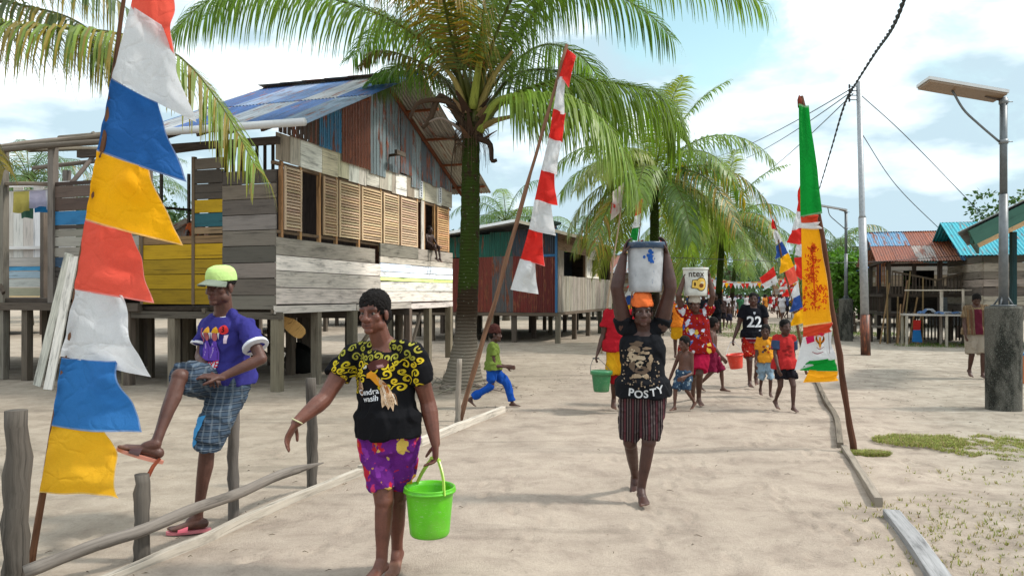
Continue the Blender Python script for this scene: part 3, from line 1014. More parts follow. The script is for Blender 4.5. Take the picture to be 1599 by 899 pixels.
mb.plank(H2.w(aw0 + .05, .02, 0), H2.a, .8, 2.3, 2.95, H2.nb, .02, rgb('b9b6b0', .7))
mb.plank(H2.w(aw0 + 1.75, .02, 0), H2.a, .7, 2.3, 2.7, H2.nb, .02, rgb('9a8f60', .7))
mb.build('window_frame', WOODP, h2)
mb = MB()
for a_, b_ in ((9.3, 0), (.1, 6.2)):
    pass
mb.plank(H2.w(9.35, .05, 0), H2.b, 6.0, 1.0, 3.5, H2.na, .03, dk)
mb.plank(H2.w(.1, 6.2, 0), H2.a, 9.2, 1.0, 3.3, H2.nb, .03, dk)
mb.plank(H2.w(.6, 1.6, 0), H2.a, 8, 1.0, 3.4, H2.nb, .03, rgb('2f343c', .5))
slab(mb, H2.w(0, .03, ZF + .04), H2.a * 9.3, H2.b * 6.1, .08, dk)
mb.build('interior', WOOD, h2)
mb = MB()
for a in (.05, 2.4, 4.7, 7, 9.2):
    mb.bar(H2.w(a, -.05, .92), H2.w(a, 6.2, .92), .1, .12, rgb('6a6058', .45))
mb.bar(H2.w(-.06, -.05, .93), H2.w(-.06, 6.2, .93), .05, .10, rgb('7a6c5e', .55))
mb.bar(H2.w(-.06, -.03, .95), H2.w(9.3, -.03, .95), .05, .10, rgb('7a6c5e', .55))
mb.build('beam', ROUGHWOOD, h2)
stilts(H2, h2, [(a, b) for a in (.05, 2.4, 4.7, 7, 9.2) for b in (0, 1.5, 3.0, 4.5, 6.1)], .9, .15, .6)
stilts(H2, h2, [(.02, -.02), (-.02, 2.3), (-.02, 3.8)], .95, .15, 1.0)
mb = MB()
def sl2(b0, z0, b1, z1, cs):
    V = H2.w(0, b1, z1) - H2.w(0, b0, z0)
    a = -.55; k = 0
    while a < 10:
        mb.corr(H2.w(a, b0, z0), H2.a, V, .8, V.length, jit(rgb(cs[k % len(cs)], .75), .06), .012, .1, 4)
        a += .78; k += 1
sl2(-.75, 3.46, 1.3, 4.02, ['8c7a6a', 'c9c6bf', '9c8a78', '2e4a42', 'b8b4ac'])
sl2(6.8, 3.22, 1.25, 4.02, ['dfe2e2', 'd5d8d8', 'e4e6e6'])
mb.build('roof', METAL_C, h2)
mb = MB()
mb.bar(H2.w(-.56, -.78, 3.44), H2.w(-.56, 1.28, 4.01), .03, .10, rgb('c8bda8', .7))
mb.bar(H2.w(-.56, 6.8, 3.20), H2.w(-.56, 1.28, 4.01), .03, .09, rgb('e2e4e4', .8))
mb.bar(H2.w(-.55, -.78, 3.43), H2.w(9.9, -.78, 3.43), .03, .08, rgb('b08a5a', .7))
mb.build('fascia', WOODP, h2)
mb = MB()                                          # tarpaulin folded over the ridge
P = [H2.w(.2 + .5 * i, 1.0 - .12 * (i % 2) - .2 * i * .3, 4.06 + .06 * (i % 3)) for i in range(6)]
mb.tube(P, [.05, .16, .12, .18, .13, .04], rgb('223a30', .7), 10)
tag(mb.build('tarpaulin', FLAG, at=P[0], smooth=True), 'dark green tarpaulin bundled on the roof of the red iron house', 'tarpaulin')

# ============ simple houses beyond, for the gaps between and behind
def back_house(P0, side, la, lb, zf, zw, zr, wc, rc_, label, ridge='a', plank_h=.25, name='plank_house'):
    L = Lot(P0, side)
    r = thing(name, L.P, label, 'house', 'stilt houses')
    mb = MB()
    for face, ln in (('a', lb), ('b', la)):
        for at_ in (0, (la if face == 'a' else lb)):
            z = zf
            rows = []
            while z < zw - .02:
                z2 = min(z + plank_h * R.uniform(.8, 1.2), zw)
                # leave openings
                c = jit(rgb(R.choice(wc), .6), .12)
                if zf + .9 < (z + z2) / 2 < zf + 1.75 and at_ == 0:
                    rows += [(z, z2, c, 0, ln * .2), (z, z2, c, ln * .42, ln * .62), (z, z2, c, ln * .8, ln)]
                else:
                    rows.append((z, z2, c))
                z = z2
            wall_rows(mb, L, face, 0, ln, rows, .03, at=at_)
    mb.build('wall', WOODP, r)
    mb = MB()
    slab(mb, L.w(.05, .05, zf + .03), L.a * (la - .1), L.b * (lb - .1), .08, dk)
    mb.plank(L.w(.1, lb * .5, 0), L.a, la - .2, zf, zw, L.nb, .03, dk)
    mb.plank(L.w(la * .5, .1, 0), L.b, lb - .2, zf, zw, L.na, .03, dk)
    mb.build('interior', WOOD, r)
    na = max(2, int(la / 1.8) + 1); nb = max(2, int(lb / 1.8) + 1)
    stilts(L, r, [(la * i / (na - 1) * .98 + .03, lb * j / (nb - 1) * .98 + .03) for i in range(na) for j in range(nb)], zf, .14, .7)
    mb = MB()
    o = .5
    if ridge == 'a':
        sides = ((-o, zw - .1, lb / 2), (lb + o, zw - .1, lb / 2))
        for b0, z0, b1 in sides:
            V = L.w(0, b1, zr) - L.w(0, b0, z0)
            a = -o; k = R.randrange(5)
            while a < la + o:
                mb.corr(L.w(a, b0, z0), L.a, V, .8, V.length, jit(rgb(rc_[k % len(rc_)], .72), .08), .014, .12, 4)
                a += .78; k += 1
        for e in (0, la):
            mb.add([L.w(e, 0, zw), L.w(e, lb, zw), L.w(e, lb / 2, zr - .06)], [(0, 1, 2)], rgb(wc[0], .5), [[(0, 0), (0, 2), (1, 1)]])
    else:
        for a0, a1 in ((-o, la / 2), (la + o, la / 2)):
            V = L.w(a1, 0, zr) - L.w(a0, 0, zw - .1)
            b = -o; k = R.randrange(5)
            while b < lb + o:
                mb.corr(L.w(a0, b, zw - .1), L.b, V, .8, V.length, jit(rgb(rc_[k % len(rc_)], .72), .08), .014, .12, 4)
                b += .78; k += 1
        for e in (0, lb):
            mb.add([L.w(0, e, zw), L.w(la, e, zw), L.w(la / 2, e, zr - .06)], [(0, 1, 2)], rgb(wc[0], .5), [[(0, 0), (0, 2), (1, 1)]])
    mb.build('roof', METAL_M, r)
    return L, r
GW = ['8e867c', '7d766d', '6f6860', '80705f']
back_house((-9.5, 29), 1, 7, 6, 1.1, 3.2, 4.5, GW, ['9aa0a4', '7f8688', 'b0b4b6'], 'grey plank house on stilts seen under the floor of the big house')
back_house((-20, 27), 1, 6, 7, 1.1, 3.2, 4.4, ['9c948a', 'b9a27c', '7f6f5c'], ['c9d4de', 'a8b8c8', 'd8dde0'], 'plank house with pale roof behind the unfinished house')
back_house((-5.2, 38), 1, 7, 6, 1.0, 3.0, 4.2, GW, ['8a8e90', '6f7476', 'a06048'], 'plank house on stilts behind the coconut trunk')
back_house((7.2, 47), 1, 8, 6, 1.0, 3.0, 4.2, ['7d766d', '96876f', '6d5a48'], ['a8b0b4', '8f4f3a', '9aa4a8'], 'plank house on the left of the street beyond the palms', 'b')
back_house((13.5, 64), 1, 8, 6, 1.0, 3.0, 4.4, ['9a9084', '8a6f55'], ['a5523c', '8f4634', 'b06048'], 'far house with a rusty red roof on the left of the street', 'b')
back_house((22, 52), -1, 8, 7, 1.0, 3.0, 4.4, ['8e867c', '7a6a58'], ['3f86d0', '5a9ad8', '88b4e0'], 'far house with bright blue roof among the trees on the right')
back_house((17.5, 37), -1, 7, 6, 1.0, 2.9, 4.2, ['8e867c', '7a6a58'], ['3f8ad8', '4d9ae0', 'a8c8e8', '6aa8e0'], 'plank house with blue roof behind the open pavilion')
back_house((24.5, 72), -1, 8, 7, 1.0, 3.0, 4.6, ['8e867c', '9a7a58'], ['8f5a44', 'a8a8a4'], 'far plank house on the right of the street end')

# ============ open pavilion with rusty roof on the right
P3 = Lot((12.4, 25.3), -1)
p3 = thing('pavilion', P3.P, 'open wooden pavilion with rusty patched iron roof and slatted railings', 'pavilion')
mb = MB()
sc_ = ['6aa0c8', 'a4552e', '9a4c2a', 'b06a44', 'c0b4a8', '4f88b0']
def sl3(a0, z0, a1, z1):
    V = P3.w(a1, 0, z1) - P3.w(a0, 0, z0)
    for j in range(2):
        b = -.45; k = 0
        while b < 3.2:
            c = sc_[[0, 0, 2, 1, 4, 5][min(k, 5)] if j else [1, 2, 4, 3, 5, 5][min(k, 5)]]
            mb.corr(P3.w(a0, b, z0) + V * (j * .5) + UP * (.012 * j), P3.b, V, .64, V.length * .5 + .04, jit(rgb(c, .7), .1), .012, .08, 5)
            b += .62; k += 1
sl3(-.5, 2.66, 2.2, 3.78); sl3(4.9, 2.66, 2.2, 3.78)
mb.build('roof', METAL_R, p3)
mb = MB()
for (a, b) in ((0, 0), (0, 1.5), (0, 3.0), (2.2, 0), (4.4, 0), (4.4, 1.5), (4.4, 3.0)):
    z1 = 2.75 if a != 2.2 else 3.6
    mb = MB(); mb.bar(P3.w(a, b, -.2), P3.w(a + R.uniform(-.03, .03), b, z1), .13, .13, jit(rgb('5a5048', .55), .2), up=P3.a); mb.build('post', ROUGHWOOD, p3)
mb = MB()
for z in (2.70, 1.55, .92):
    mb.bar(P3.w(-.05, -.2, z), P3.w(-.05, 3.1, z), .07, .10, jit(rgb('4a4038', .55)))
    mb.bar(P3.w(-.2, -.06, z), P3.w(4.5, -.06, z), .07, .10, jit(rgb('4a4038', .55)))
    mb.bar(P3.w(4.4, -.2, z), P3.w(4.4, 3.1, z), .07, .10, jit(rgb('4a4038', .55)))
mb.bar(P3.w(2.2, -.45, 3.68), P3.w(2.2, 3.2, 3.68), .08, .1, rgb('4a4038', .5))
mb.build('beam', ROUGHWOOD, p3)
mb = MB()
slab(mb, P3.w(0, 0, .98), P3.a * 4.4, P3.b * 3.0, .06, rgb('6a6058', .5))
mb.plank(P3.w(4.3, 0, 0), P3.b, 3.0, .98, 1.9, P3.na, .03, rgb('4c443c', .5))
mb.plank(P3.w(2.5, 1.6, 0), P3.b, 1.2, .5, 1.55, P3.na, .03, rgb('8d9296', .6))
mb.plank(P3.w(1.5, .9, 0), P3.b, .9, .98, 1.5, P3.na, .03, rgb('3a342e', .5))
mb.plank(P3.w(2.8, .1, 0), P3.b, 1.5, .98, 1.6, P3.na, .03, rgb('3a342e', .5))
for q in range(14):
    mb.bar(P3.w(.3 * q + .1, -.05, 1.0), P3.w(.3 * q + .1, -.05, 1.55), .05, .04, jit(rgb('4a4038', .5), .3), up=P3.a)
mb.build('floor', WOOD, p3)
mb = MB()
n = 30
for i in range(n):
    b = .1 + 2.9 * i / (n - 1)
    mb.bar(P3.w(-.07, b + .05, .12), P3.w(-.07, b + .05, .92 + .1 * (i % 3)), .04, .05, jit(rgb('3a322c', .5), .3), up=P3.a)
    mb.bar(P3.w(-.04, b, 1.58), P3.w(-.04, b, 2.08 + .55 * abs(i / (n - 1) - .45) * (1 if i % 1 == 0 else 0)), .03, .04, jit(rgb('5c5046', .55), .2), up=P3.a)
mb.bar(P3.w(-.06, .1, 2.34), P3.w(-.06, 1.4, 2.05), .04, .06, rgb('6d5f50', .55))
mb.bar(P3.w(-.06, 1.4, 2.05), P3.w(-.06, 3.0, 2.5), .04, .06, rgb('6d5f50', .55))
mb.build('railing', ROUGHWOOD, p3)
mb = MB()                                          # planks leaning and hung rags at the street end
for k in range(9):
    x = -.15 + .13 * k
    mb.bar(P3.w(-.30 - .2 * R.random(), x + R.uniform(-.2, .1), -.02), P3.w(-.12, x + R.uniform(-.05, .2), 1.5 + R.uniform(-.6, .9)), .045, .02, jit(rgb('8a7050', .45), .35), up=P3.a)
mb.build('leaning_plank', WOOD, p3)
mb = MB()
for k in range(6):
    o = P3.w(-.12 + .35 * k, -.12, 2.62)
    mb.add([o, o + P3.a * .26, o + P3.a * .22 - UP * R.uniform(.5, 1.0), o + P3.a * .03 - UP * R.uniform(.4, .9)], [(0, 1, 2, 3)], jit(rgb(['a8622f', '8a4a2a', 'b8743c', '2a3f6a', '8f5a34', '6a3020'][k], .7), .1))
mb.build('hung_cloth', FLAG, p3)
# table in front
tb = thing('table', P3.w(-1.0, .9, 0), 'long wooden trestle table with blue and white cloth on it', 'table')
mb = MB(); slab(mb, P3.w(-1.5, .25, .98), P3.a * .9, P3.b * 2.3, .05, rgb('a8a29a', .6)); mb.build('tabletop', WOOD, tb)
for (a, b) in ((-1.45, .3), (-.65, .3), (-1.45, 1.4), (-.65, 1.4), (-1.45, 2.5), (-.65, 2.5)):
    mb = MB(); mb.bar(P3.w(a, b, -.1), P3.w(a, b, .93), .07, .07, jit(rgb('a59b8e', .55)), up=P3.a); mb.build('leg', WOOD, tb)
mb = MB(); mb.bar(P3.w(-1.0, 1.35, .98), P3.w(-1.0, 1.35, 1.7), .08, .08, rgb('b8aea0', .6), up=P3.a); mb.bar(P3.w(-1.2, 1.9, .98), P3.w(-1.2, 1.9, 1.75), .06, .06, rgb('b8aea0', .6), up=P3.a)
mb.bar(P3.w(-1.1, .3, 1.72), P3.w(-1.1, 2.4, 1.72), .05, .04, rgb('b0a698', .6)); mb.build('upright', WOOD, tb)
mb = MB()
nx = 18
vs = []; fs = []
for j in range(7):
    for i in range(nx + 1):
        u = i / nx
        vs.append(P3.w(-1.35 + .09 * j + .03 * math.sin(u * 11), .7 + 1.3 * u, 1.0 + .05 * abs(math.sin(u * 7 + j * 1.2)) + .02 * math.sin(u * 23 + j) + (.09 if i in (3, 4, 5) else 0)))
for j in range(6):
    for i in range(nx):
        k = j * (nx + 1) + i
        fs.append((k, k + 1, k + nx + 2, k + nx + 1))
mb.add(vs, fs, [rgb('7fa4d8', .8) if (i % nx) % 6 < 3 else rgb('dfe3e8', .8) for i in range(len(fs))])
tag(mb.build('cloth', FLAG, at=vs[0], smooth=True), 'crumpled blue and white cloth on the trestle table', 'cloth')
mb = MB()
o = P3.w(-1.62, .45, .8)
mb.add([o, o + P3.b * .22, o + P3.b * .2 - UP * .3, o - UP * .3], [(0, 1, 2, 3)], rgb('c8322c', .8))
mb.add([o - UP * .3, o + P3.b * .2 - UP * .3, o + P3.b * .26 - UP * .68, o - P3.b * .03 - UP * .66], [(0, 1, 2, 3)], rgb('2f7fc8', .8))
tag(mb.build('rag', FLAG, at=o), 'red and blue rag hanging from the trestle table', 'rag')
# ============ cyan roofed house
P4 = Lot((13.8, 22.5), -1)
p4 = thing('plank_house', P4.P, 'dark plank house with a bright cyan iron roof', 'house', 'stilt houses')
mb = MB()
V = P4.w(2.2, 0, 3.9) - P4.w(-.5, 0, 2.72)
for a0 in (-.5, 4.9):
    V = P4.w(2.2, 0, 3.9) - P4.w(a0, 0, 2.72)
    b = -.7
    while b < 7:
        mb.corr(P4.w(a0, b, 2.72), P4.b, V, .8, V.length, jit(rgb('22b4c6', .8), .05), .014, .10, 5)
        b += .78
mb.build('roof', METAL_C, p4)
mb = MB()
z = .85; rows = []
for k in range(8):
    z2 = z + R.uniform(.2, .27)
    rows.append((z, z2, jit(rgb(['857a6e', '6a6058', '90867a', '5c544c'][k % 4], .58), .12)))
    z = z2
wall_rows(mb, P4, 'a', 0, 6.5, rows, .03)
wall_rows(mb, P4, 'b', 0, 4.4, rows, .03)
mb.add([P4.w(0, 0, z), P4.w(4.4, 0, z), P4.w(2.2, 0, 3.82)], [(0, 1, 2)], rgb('26424e', .5), [[(0, 0), (2, 2), (1, 1)]])
mb.build('wall', WOOD, p4)
stilts(P4, p4, [(a, b) for a in (.05, 2.2, 4.3) for b in (0, 1.5, 3, 4.5, 6.3)], .86, .14, .7)
# ============ shelter with a green barge board at the right edge
sh = thing('shelter', (9.0, 13.6, 0), 'low shelter roof with dark green barge board at the right edge', 'shelter')
c0 = px(1517, 371, 13.0); c1 = px(1700, 282, 13.0)
mb = MB()
mb.bar(c0, c1, .05, .26, rgb('3a5c50', .75), up=UP)
mb.bar(c0, c0 + Vector((2.05, 3.2, .0)), .05, .2, rgb('2c4a40', .62), up=UP)
mb.build('barge_board', WOODP, sh)
mb = MB()
dv = Vector((2.05, 3.2, 0)); du = c1 - c0
n_ = du.cross(dv).normalized()
mb.box(c0 + du / 2 + dv / 2 + n_ * .03 - UP * .02, du / 2 * .99, dv / 2 * .98, n_ * .008, rgb('c9ac86', .75))
mb.build('ceiling_panel', WOODP, sh)
mb = MB()
mb.corr(c0 - du.normalized() * .15 - dv.normalized() * .12 + n_ * .17 , dv.normalized(), du.normalized(), dv.length + .3, du.length + .3, rgb('a8b0b0', .7), .012, .08, 5)
mb.build('roof', METAL_C, sh)
mb = MB()
for q in (px(1582, 372, 14.5), px(1690, 330, 13.6), px(1700, 330, 15.8)):
    mb = MB(); mb.bar((q.x, q.y, -.1), (q.x, q.y, q.z + .12), .09, .09, rgb('1f3a3c', .6), up=Vector((0, 1, 0))); mb.build('post', WOODP, sh)
mb = MB()
q = gp(1603, 600)
mb.tube([(q.x + .1, q.y + .3, 0), (q.x + .1, q.y + .3, .5)], .16, rgb('c86a30', .8), 14)
mb.tube([(q.x + .1, q.y + .3, .5), (q.x + .1, q.y + .3, .54)], .175, rgb('3a7ab0', .8), 14)
tag(mb.build('drum', PLASTIC, at=(q.x + .1, q.y + .3, 0)), 'orange plastic drum partly hidden behind the concrete pedestal', 'drum')
# low benches and rails by the far lamp
for k, (x, y, ln) in enumerate(((1322, 528, 1.6), (1372, 533, 1.8), (1345, 520, 2.2), (1270, 520, 1.5))):
    c = gp(x, y)
    r = thing('bench', c, ['slatted wooden bench beside the far lamp pedestal', 'dark slatted bench beside the pavilion', 'long low bench between the far lamp and the pavilion', 'slatted bench behind the flag poles on the right of the street'][k], 'bench', 'wooden benches by the street')
    mb = MB()
    for q in range(4):
        mb.plank(c + E * (.12 * q - .2), D, ln, .45, .48, -E, .1, jit(rgb('7d7266', .55), .15))
    mb.build('seat', WOOD, r)
    mb = MB()
    for q in range(7):
        p = c + D * (ln * q / 6) + E * .25
        mb.bar(p, p + UP * (.85 + .05 * (q % 2)), .05, .03, jit(rgb('6a5f54', .5), .2), up=D)
    mb.bar(c + E * .25 + UP * .8, c + E * .25 + D * ln + UP * .82, .04, .06, rgb('6a5f54', .5))
    mb.build('backrest', ROUGHWOOD, r)
    for q in (0.06, ln - .06):
        for s_ in (-.2, .2):
            mb = MB(); p = c + D * q + E * s_; mb.bar(p - UP * .05, p + UP * .45, .06, .06, rgb('5f564c', .5), up=D); mb.build('leg', ROUGHWOOD, r)
# ------------------------------------------------------------ posts, poles, lamps, cables
def rough_post(name, p0, p1, r0, r1, col, parent=None, seg=12, knob=.10, n=14, mat=ROUGHWOOD, label=None, cat=None, group=None):
    mb = MB()
    p0 = Vector(p0); p1 = Vector(p1)
    ln = (p1 - p0).length
    s_ = R.random() * 50
    P = []
    rr = []
    for i in range(n):
        t = i / (n - 1)
        q = p0.lerp(p1, t)
        w_ = r0 * .35 + .012 * min(1, ln / 2)
        q += Vector((noise.noise(Vector((s_, t * ln * 1.3, 0))), noise.noise(Vector((s_, t * ln * 1.3, 9))), 0)) * w_ * (1 if 0 < i < n - 1 else .3)
        P.append(q)
        rr.append((r0 + (r1 - r0) * t) * (1 + knob * noise.noise(Vector((s_ + 7, t * ln * 3, 0)))))
    mb.tube(P, rr, col, seg)
    # make the cross sections uneven
    mb.v = [tuple(Vector(v) + Vector((noise.noise(Vector(v) * 14), noise.noise(Vector(v) * 14 + Vector((5, 0, 0))), 0)) * r0 * .32) for v in mb.v]
    o = mb.build(name, mat, parent, at=None if parent else p0, smooth=True)
    if label: tag(o, label, cat, group)
    return o
fence = thing('rail_fence', gp(222, 872), 'broken low wooden fence of four worn posts and one loose rail', 'fence')
pc = rgb('77706a', .55)
q = px(30, 640, 4.28)
rough_post('post', (q.x - .01, q.y, -.2), px(27, 640, 4.28), .070, .060, rgb('6b645c', .5), fence, 14)
def post(x, yb, yt, r, c=pc):
    b = gp(x, yb)
    t = Vector((b.x, b.y, 1.6 - (yt - 459) / F * b.y))
    rough_post('post', b - UP * .2, t, r, r * .92, c, fence, 12)
post(221, 872, 740, .046, rgb('6e675f', .52))
post(365, 806, 626, .040)
post(486, 757, 590, .046, rgb('6a635c', .5))
p = gp(221, 872); pk = Vector((p.x + .03, p.y, 1.6 - (740 - 459) / F * p.y))
mb = MB(); hl_ = px(249, 716, 4.80); mb.tube([pk - UP * .03, pk.lerp(hl_, .5), hl_], [.014, .012, .010], rgb('7a3a24', .7), 8)
mb.build('peg', ROUGHWOOD, fence, smooth=True)
Pr = [px(38, 893, 4.18), px(150, 850, 4.38), px(221, 828, 4.53), px(300, 795, 4.9), px(372, 770, 5.35), px(440, 740, 5.95), px(505, 722, 6.36)]
mb = MB()
PP = bez(Pr, 30)
mb.tube(PP, [.036 * (1 + .12 * noise.noise(Vector((i * .6, 0, 0)))) * (1 if i < 27 else .9 - .25 * (i - 26)) for i in range(30)], rgb('968d84', .48), 10)
mb.build('rail', ROUGHWOOD, fence, smooth=True)
b = gp(714, 662)
rough_post('wooden_stake', b - UP * .1, px(717, 560, b.y) , .035, .032, rgb('9a9084', .58), label='grey stake standing by the foot of the red and white flag pole', cat='stake')

# electricity pole
b = gp(1352, 553)
ep = thing('utility_pole', b, 'tall pale electricity pole with rusty brown foot and many cables', 'utility pole')
top = px(1341, 128, b.y)
mb = MB(); mb.tube([b - UP * .1, b.lerp(top, .145)], [.125, .12], rgb('5a3a2e', .7), 16); mb.build('pole_foot', METAL_R, ep, smooth=True)
mb = MB()
mb.tube([b.lerp(top, .145), b.lerp(top, .50)], [.105, .10], rgb('b9bcc0', .66), 16)
mb.tube([b.lerp(top, .50), b.lerp(top, .51), b.lerp(top, 1)], [.10, .075, .068], rgb('b4b8bc', .66), 16)
mb.build('pole', GALV, ep, smooth=True)
mb = MB()
for k in range(4):
    t = top - UP * (.12 + .12 * k)
    mb.bar(t + Vector((-.25, 0, 0)), t + Vector((.03, 0, 0)), .02, .02, rgb('3a3a3c'))
    mb.tube([t + Vector((-.25, 0, -.05)), t + Vector((-.25, 0, .05))], .025, rgb('222222'), 8)
mb.build('bracket', PLAIN, ep)
def cable(pts, r, label, twist=False, n=40, sag=None, grp='cables on the electricity pole'):
    pts = [Vector(p) for p in pts]
    P = bez(pts, n) if len(pts) > 2 else [pts[0].lerp(pts[1], i / (n - 1)) - UP * ((sag or 0) * 4 * (i / (n - 1)) * (1 - i / (n - 1))) for i in range(n)]
    mb = MB()
    if twist:
        for ph in (0, PI):
            Q = [p + Vector((math.cos(i * 1.1 + ph), 0, math.sin(i * 1.1 + ph))) * r for i, p in enumerate(P)]
            mb.tube(Q, r, rgb('1c1c1e'), 6)
    else:
        mb.tube(P, r, rgb('4a4c4e'), 6)
    tag(mb.build('cable', PLAIN, at=P[0], smooth=True), label, 'cable', grp)
T = top - UP * .15 + Vector((-.15, 0, 0))
cable([T, px(1365, 85, 15), px(1395, 40, 11), px(1425, -40, 8)], .017, 'thick twisted cable climbing from the pole to the top edge', True, 70)
cable([T, px(1316, 172, 26), px(1296, 240, 38), px(1276, 306, 60)], .022, 'thick twisted cable running from the pole down behind the banner', True, 70)
cable([T, px(1110, 247, 48)], .014, 'topmost thin cable running left from the electricity pole', sag=.25)
cable([T - UP * .08, px(1165, 247, 45)], .014, 'middle thin cable running left from the electricity pole', sag=.15)
cable([T - UP * .16, px(1192, 273, 44)], .014, 'lowest thin cable running left from the electricity pole', sag=.1)
cable([top - UP * .3, px(1420, 218, 22), px(1545, 347, 24)], .012, 'upper thin cable running right from the pole to the cyan roof')
cable([top - UP * 1.25, px(1400, 290, 23), px(1476, 366, 26)], .012, 'lower thin cable running right from the pole to the rusty roof')
cable([px(960, 398, 24), px(1105, 404, 23.5), px(1320, 410, 24), px(1560, 395, 24)], .010, 'thin white line strung across the street', grp='lines across the street')

def base(x, Y):
    v = px(x, 459, Y); v.z = 0
    return v
def solar_lamp(b, k, label, wx=1):
    r = thing('solar_street_lamp', b, label, 'street lamp', 'solar street lamps')
    h = 1.43
    mb = MB()
    seg = 40
    P = [b - UP * .1, b + UP * .25, b + UP * .7, b + UP * 1.2, b + UP * (h - .03), b + UP * h]
    mb.tube(P, [.224, .226, .228, .231, .233, .216], rgb('7a776e', .5), seg)
    mb.build('pedestal', CONC, r, smooth=False)
    t = b + UP * (4.36 if k == 0 else 4.5)
    mb = MB()
    mb.tube([b + UP * (h - .002), b + UP * (h + .02)], [.16, .16], rgb('7b7f82', .6), 8)
    for q in range(4):
        a = q * PI / 2 + .7
        mb.tube([b + UP * h + Vector((math.cos(a), math.sin(a), 0)) * .13, b + UP * (h + .13) + Vector((math.cos(a), math.sin(a), 0)) * .05], [.012, .012], rgb('7b7f82', .6), 6)
    mb.tube([b + UP * h, b + UP * 3.0], [.062, .056], rgb('8d9296', .55), 18)
    mb.tube([b + UP * 3.0, t], [.048, .048], rgb('83888c', .55), 18)
    mb.build('pole', GALV, r, smooth=True)
    for z in (-.06, -.62):
        mb = MB()
        mb.tube([t + UP * (z - .03), t + UP * (z + .03)], [.06, .06], rgb('9a9ea2', .6), 14)
        mb.bar(t + UP * z + Vector((.05, 0, 0)), t + UP * z + Vector((.13, 0, 0)), .012, .012, rgb('9a9ea2', .6))
        mb.build('clamp', GALV, r, smooth=True)
    e0 = t + Vector((-.03, 0, .0)); e1 = t + (Vector((-1.14, 0, .19)) if k == 0 else Vector((-.95, .1, .18)))
    sl = (e1 - e0).normalized()
    tilt = Vector((0, .99, -.10 if k == 0 else .2)) * .17
    nn = sl.cross(tilt).normalized()
    if nn.z < 0: nn = -nn
    mb = MB()
    mb.box((e0 + e1) / 2 + nn * .03, (e1 - e0) / 2, tilt, nn * .022, rgb('d8d9d8', .75))
    mb.box((e0 + e1) / 2 + nn * .054, (e1 - e0) / 2 * .97, tilt * .95, nn * .003, rgb('1c2440'))
    mb.build('solar_panel', PLASTIC, r)
    mb = MB()
    mb.box(e0.lerp(e1, .5) - nn * .004, (e1 - e0) / 2 * .97, tilt * .93, nn * .016, rgb('a98c70', .6))
    mb.build('lamp_housing', PLASTIC, r)
    mb = MB()
    P = bez([t - UP * .62 - Vector((.06, 0, 0)), t + Vector((-.34, 0, -.38)), t + Vector((-.56, 0, -.17)), e0.lerp(e1, .62) - nn * .02], 14)
    mb.tube(P, .016, rgb('8a8e90', .55), 8)
    mb.bar(t + Vector((-.03, 0, -.03)), e0.lerp(e1, .2) - nn * .01, .03, .04, rgb('6a5a50', .6))
    mb.build('brace', GALV, r, smooth=True)
m = M('stained concrete', .9, .2)
a = m.attr()
Pn = m.coord('Object')
c = m.mul(a, m.ramp(m.noise(Pn, 40, 5, .7), [(.3, .7), (.6, 1.1)]))
blk = m.ramp(m.noise(m.coord('Object', (1, 1, .45)), 3.3, 7, .75, .4), [(.42, 1.0), (.54, 0.0)])
c = m.mix(c, rgb('1b1c18'), m.mul(blk, .88))
spk = m.ramp(m.noise(Pn, 90, 3, .7), [(.60, 0.0), (.66, 1.0)])
c = m.mix(c, rgb('aab0a4'), m.mul(spk, .5))
m.col(c)
m.bump(m.noise(Pn, 60, 5, .7), .5, .01)
CONC = m.m
b = gp(1566, 640); b = base(1567, b.y + .2)
solar_lamp(b, 0, 'solar street lamp on a stained round concrete pedestal at the right')
b = gp(1321, 531)
solar_lamp(b, 1, 'far solar street lamp on a dark pedestal in front of the green trees')

# ------------------------------------------------------------ flags
def edge_cells(n):
    return [0, .018] + [.018 + .964 * k / (n - 2) for k in range(1, n - 2)] + [.982, 1]
def pennant(mb, quad, col, amp=.02, ph=0, n=10, curl=0.0, off=None):
    """quad: pole-top, fly-top, fly-bottom, pole-bottom (world). rippled cloth patch"""
    a, b, c, d = quad
    nrm = (b - a).cross(d - a).normalized()
    if nrm.y > 0: nrm = -nrm
    base = len(mb.v)
    vs = []; fs = []
    ln = (b - a).length + .01
    s_ = ph * 3.7
    US = edge_cells(n)
    hem = tuple(min(.9, c_ * .8 + .16) for c_ in col); cs = []
    for j in range(n + 1):
        v = US[j]
        for i in range(n + 1):
            u = US[i]
            # edges sag a little so the outline is not straight
            p = a.lerp(b, u).lerp(d.lerp(c, u), v)
            p = p + (d - a).normalized() * (.03 * ln * math.sin(PI * u) * (1 if 0 < j else 1)) * (.6 if j in (0, n) else .3)
            p = p - (b - a).normalized() * (.05 * ln * math.sin(PI * v) * u)
            z = amp * u ** .7 * (math.sin(u * 5.2 + v * 2.6 + ph) + .5 * math.sin(u * 3.1 - v * 6.1 + ph * 2)) + amp * .35 * noise.noise(Vector((u * 5, v * 5, s_)))
            z += amp * .5 * math.sin(v * 9 + u * 2 + ph) * u
            vs.append(p + nrm * z)
    for j in range(n):
        for i in range(n):
            k = j * (n + 1) + i
            fs.append((k, k + 1, k + n + 2, k + n + 1))
            cs.append(hem if n > 6 and (i == n - 1 or j in (0, n - 1)) else col)
    mb.add(vs, fs, cs)
FC = dict(r=rgb('e8352e', .85), s=rgb('f4624f', .92), w=rgb('e9ebee', .86), b=rgb('2f6fb4', .85), y=rgb('ffb814', .95), o=rgb('f59a1a', .88), g=rgb('12a238', .8), m=rgb('3557a4', .8), p=rgb('d8486a', .8))
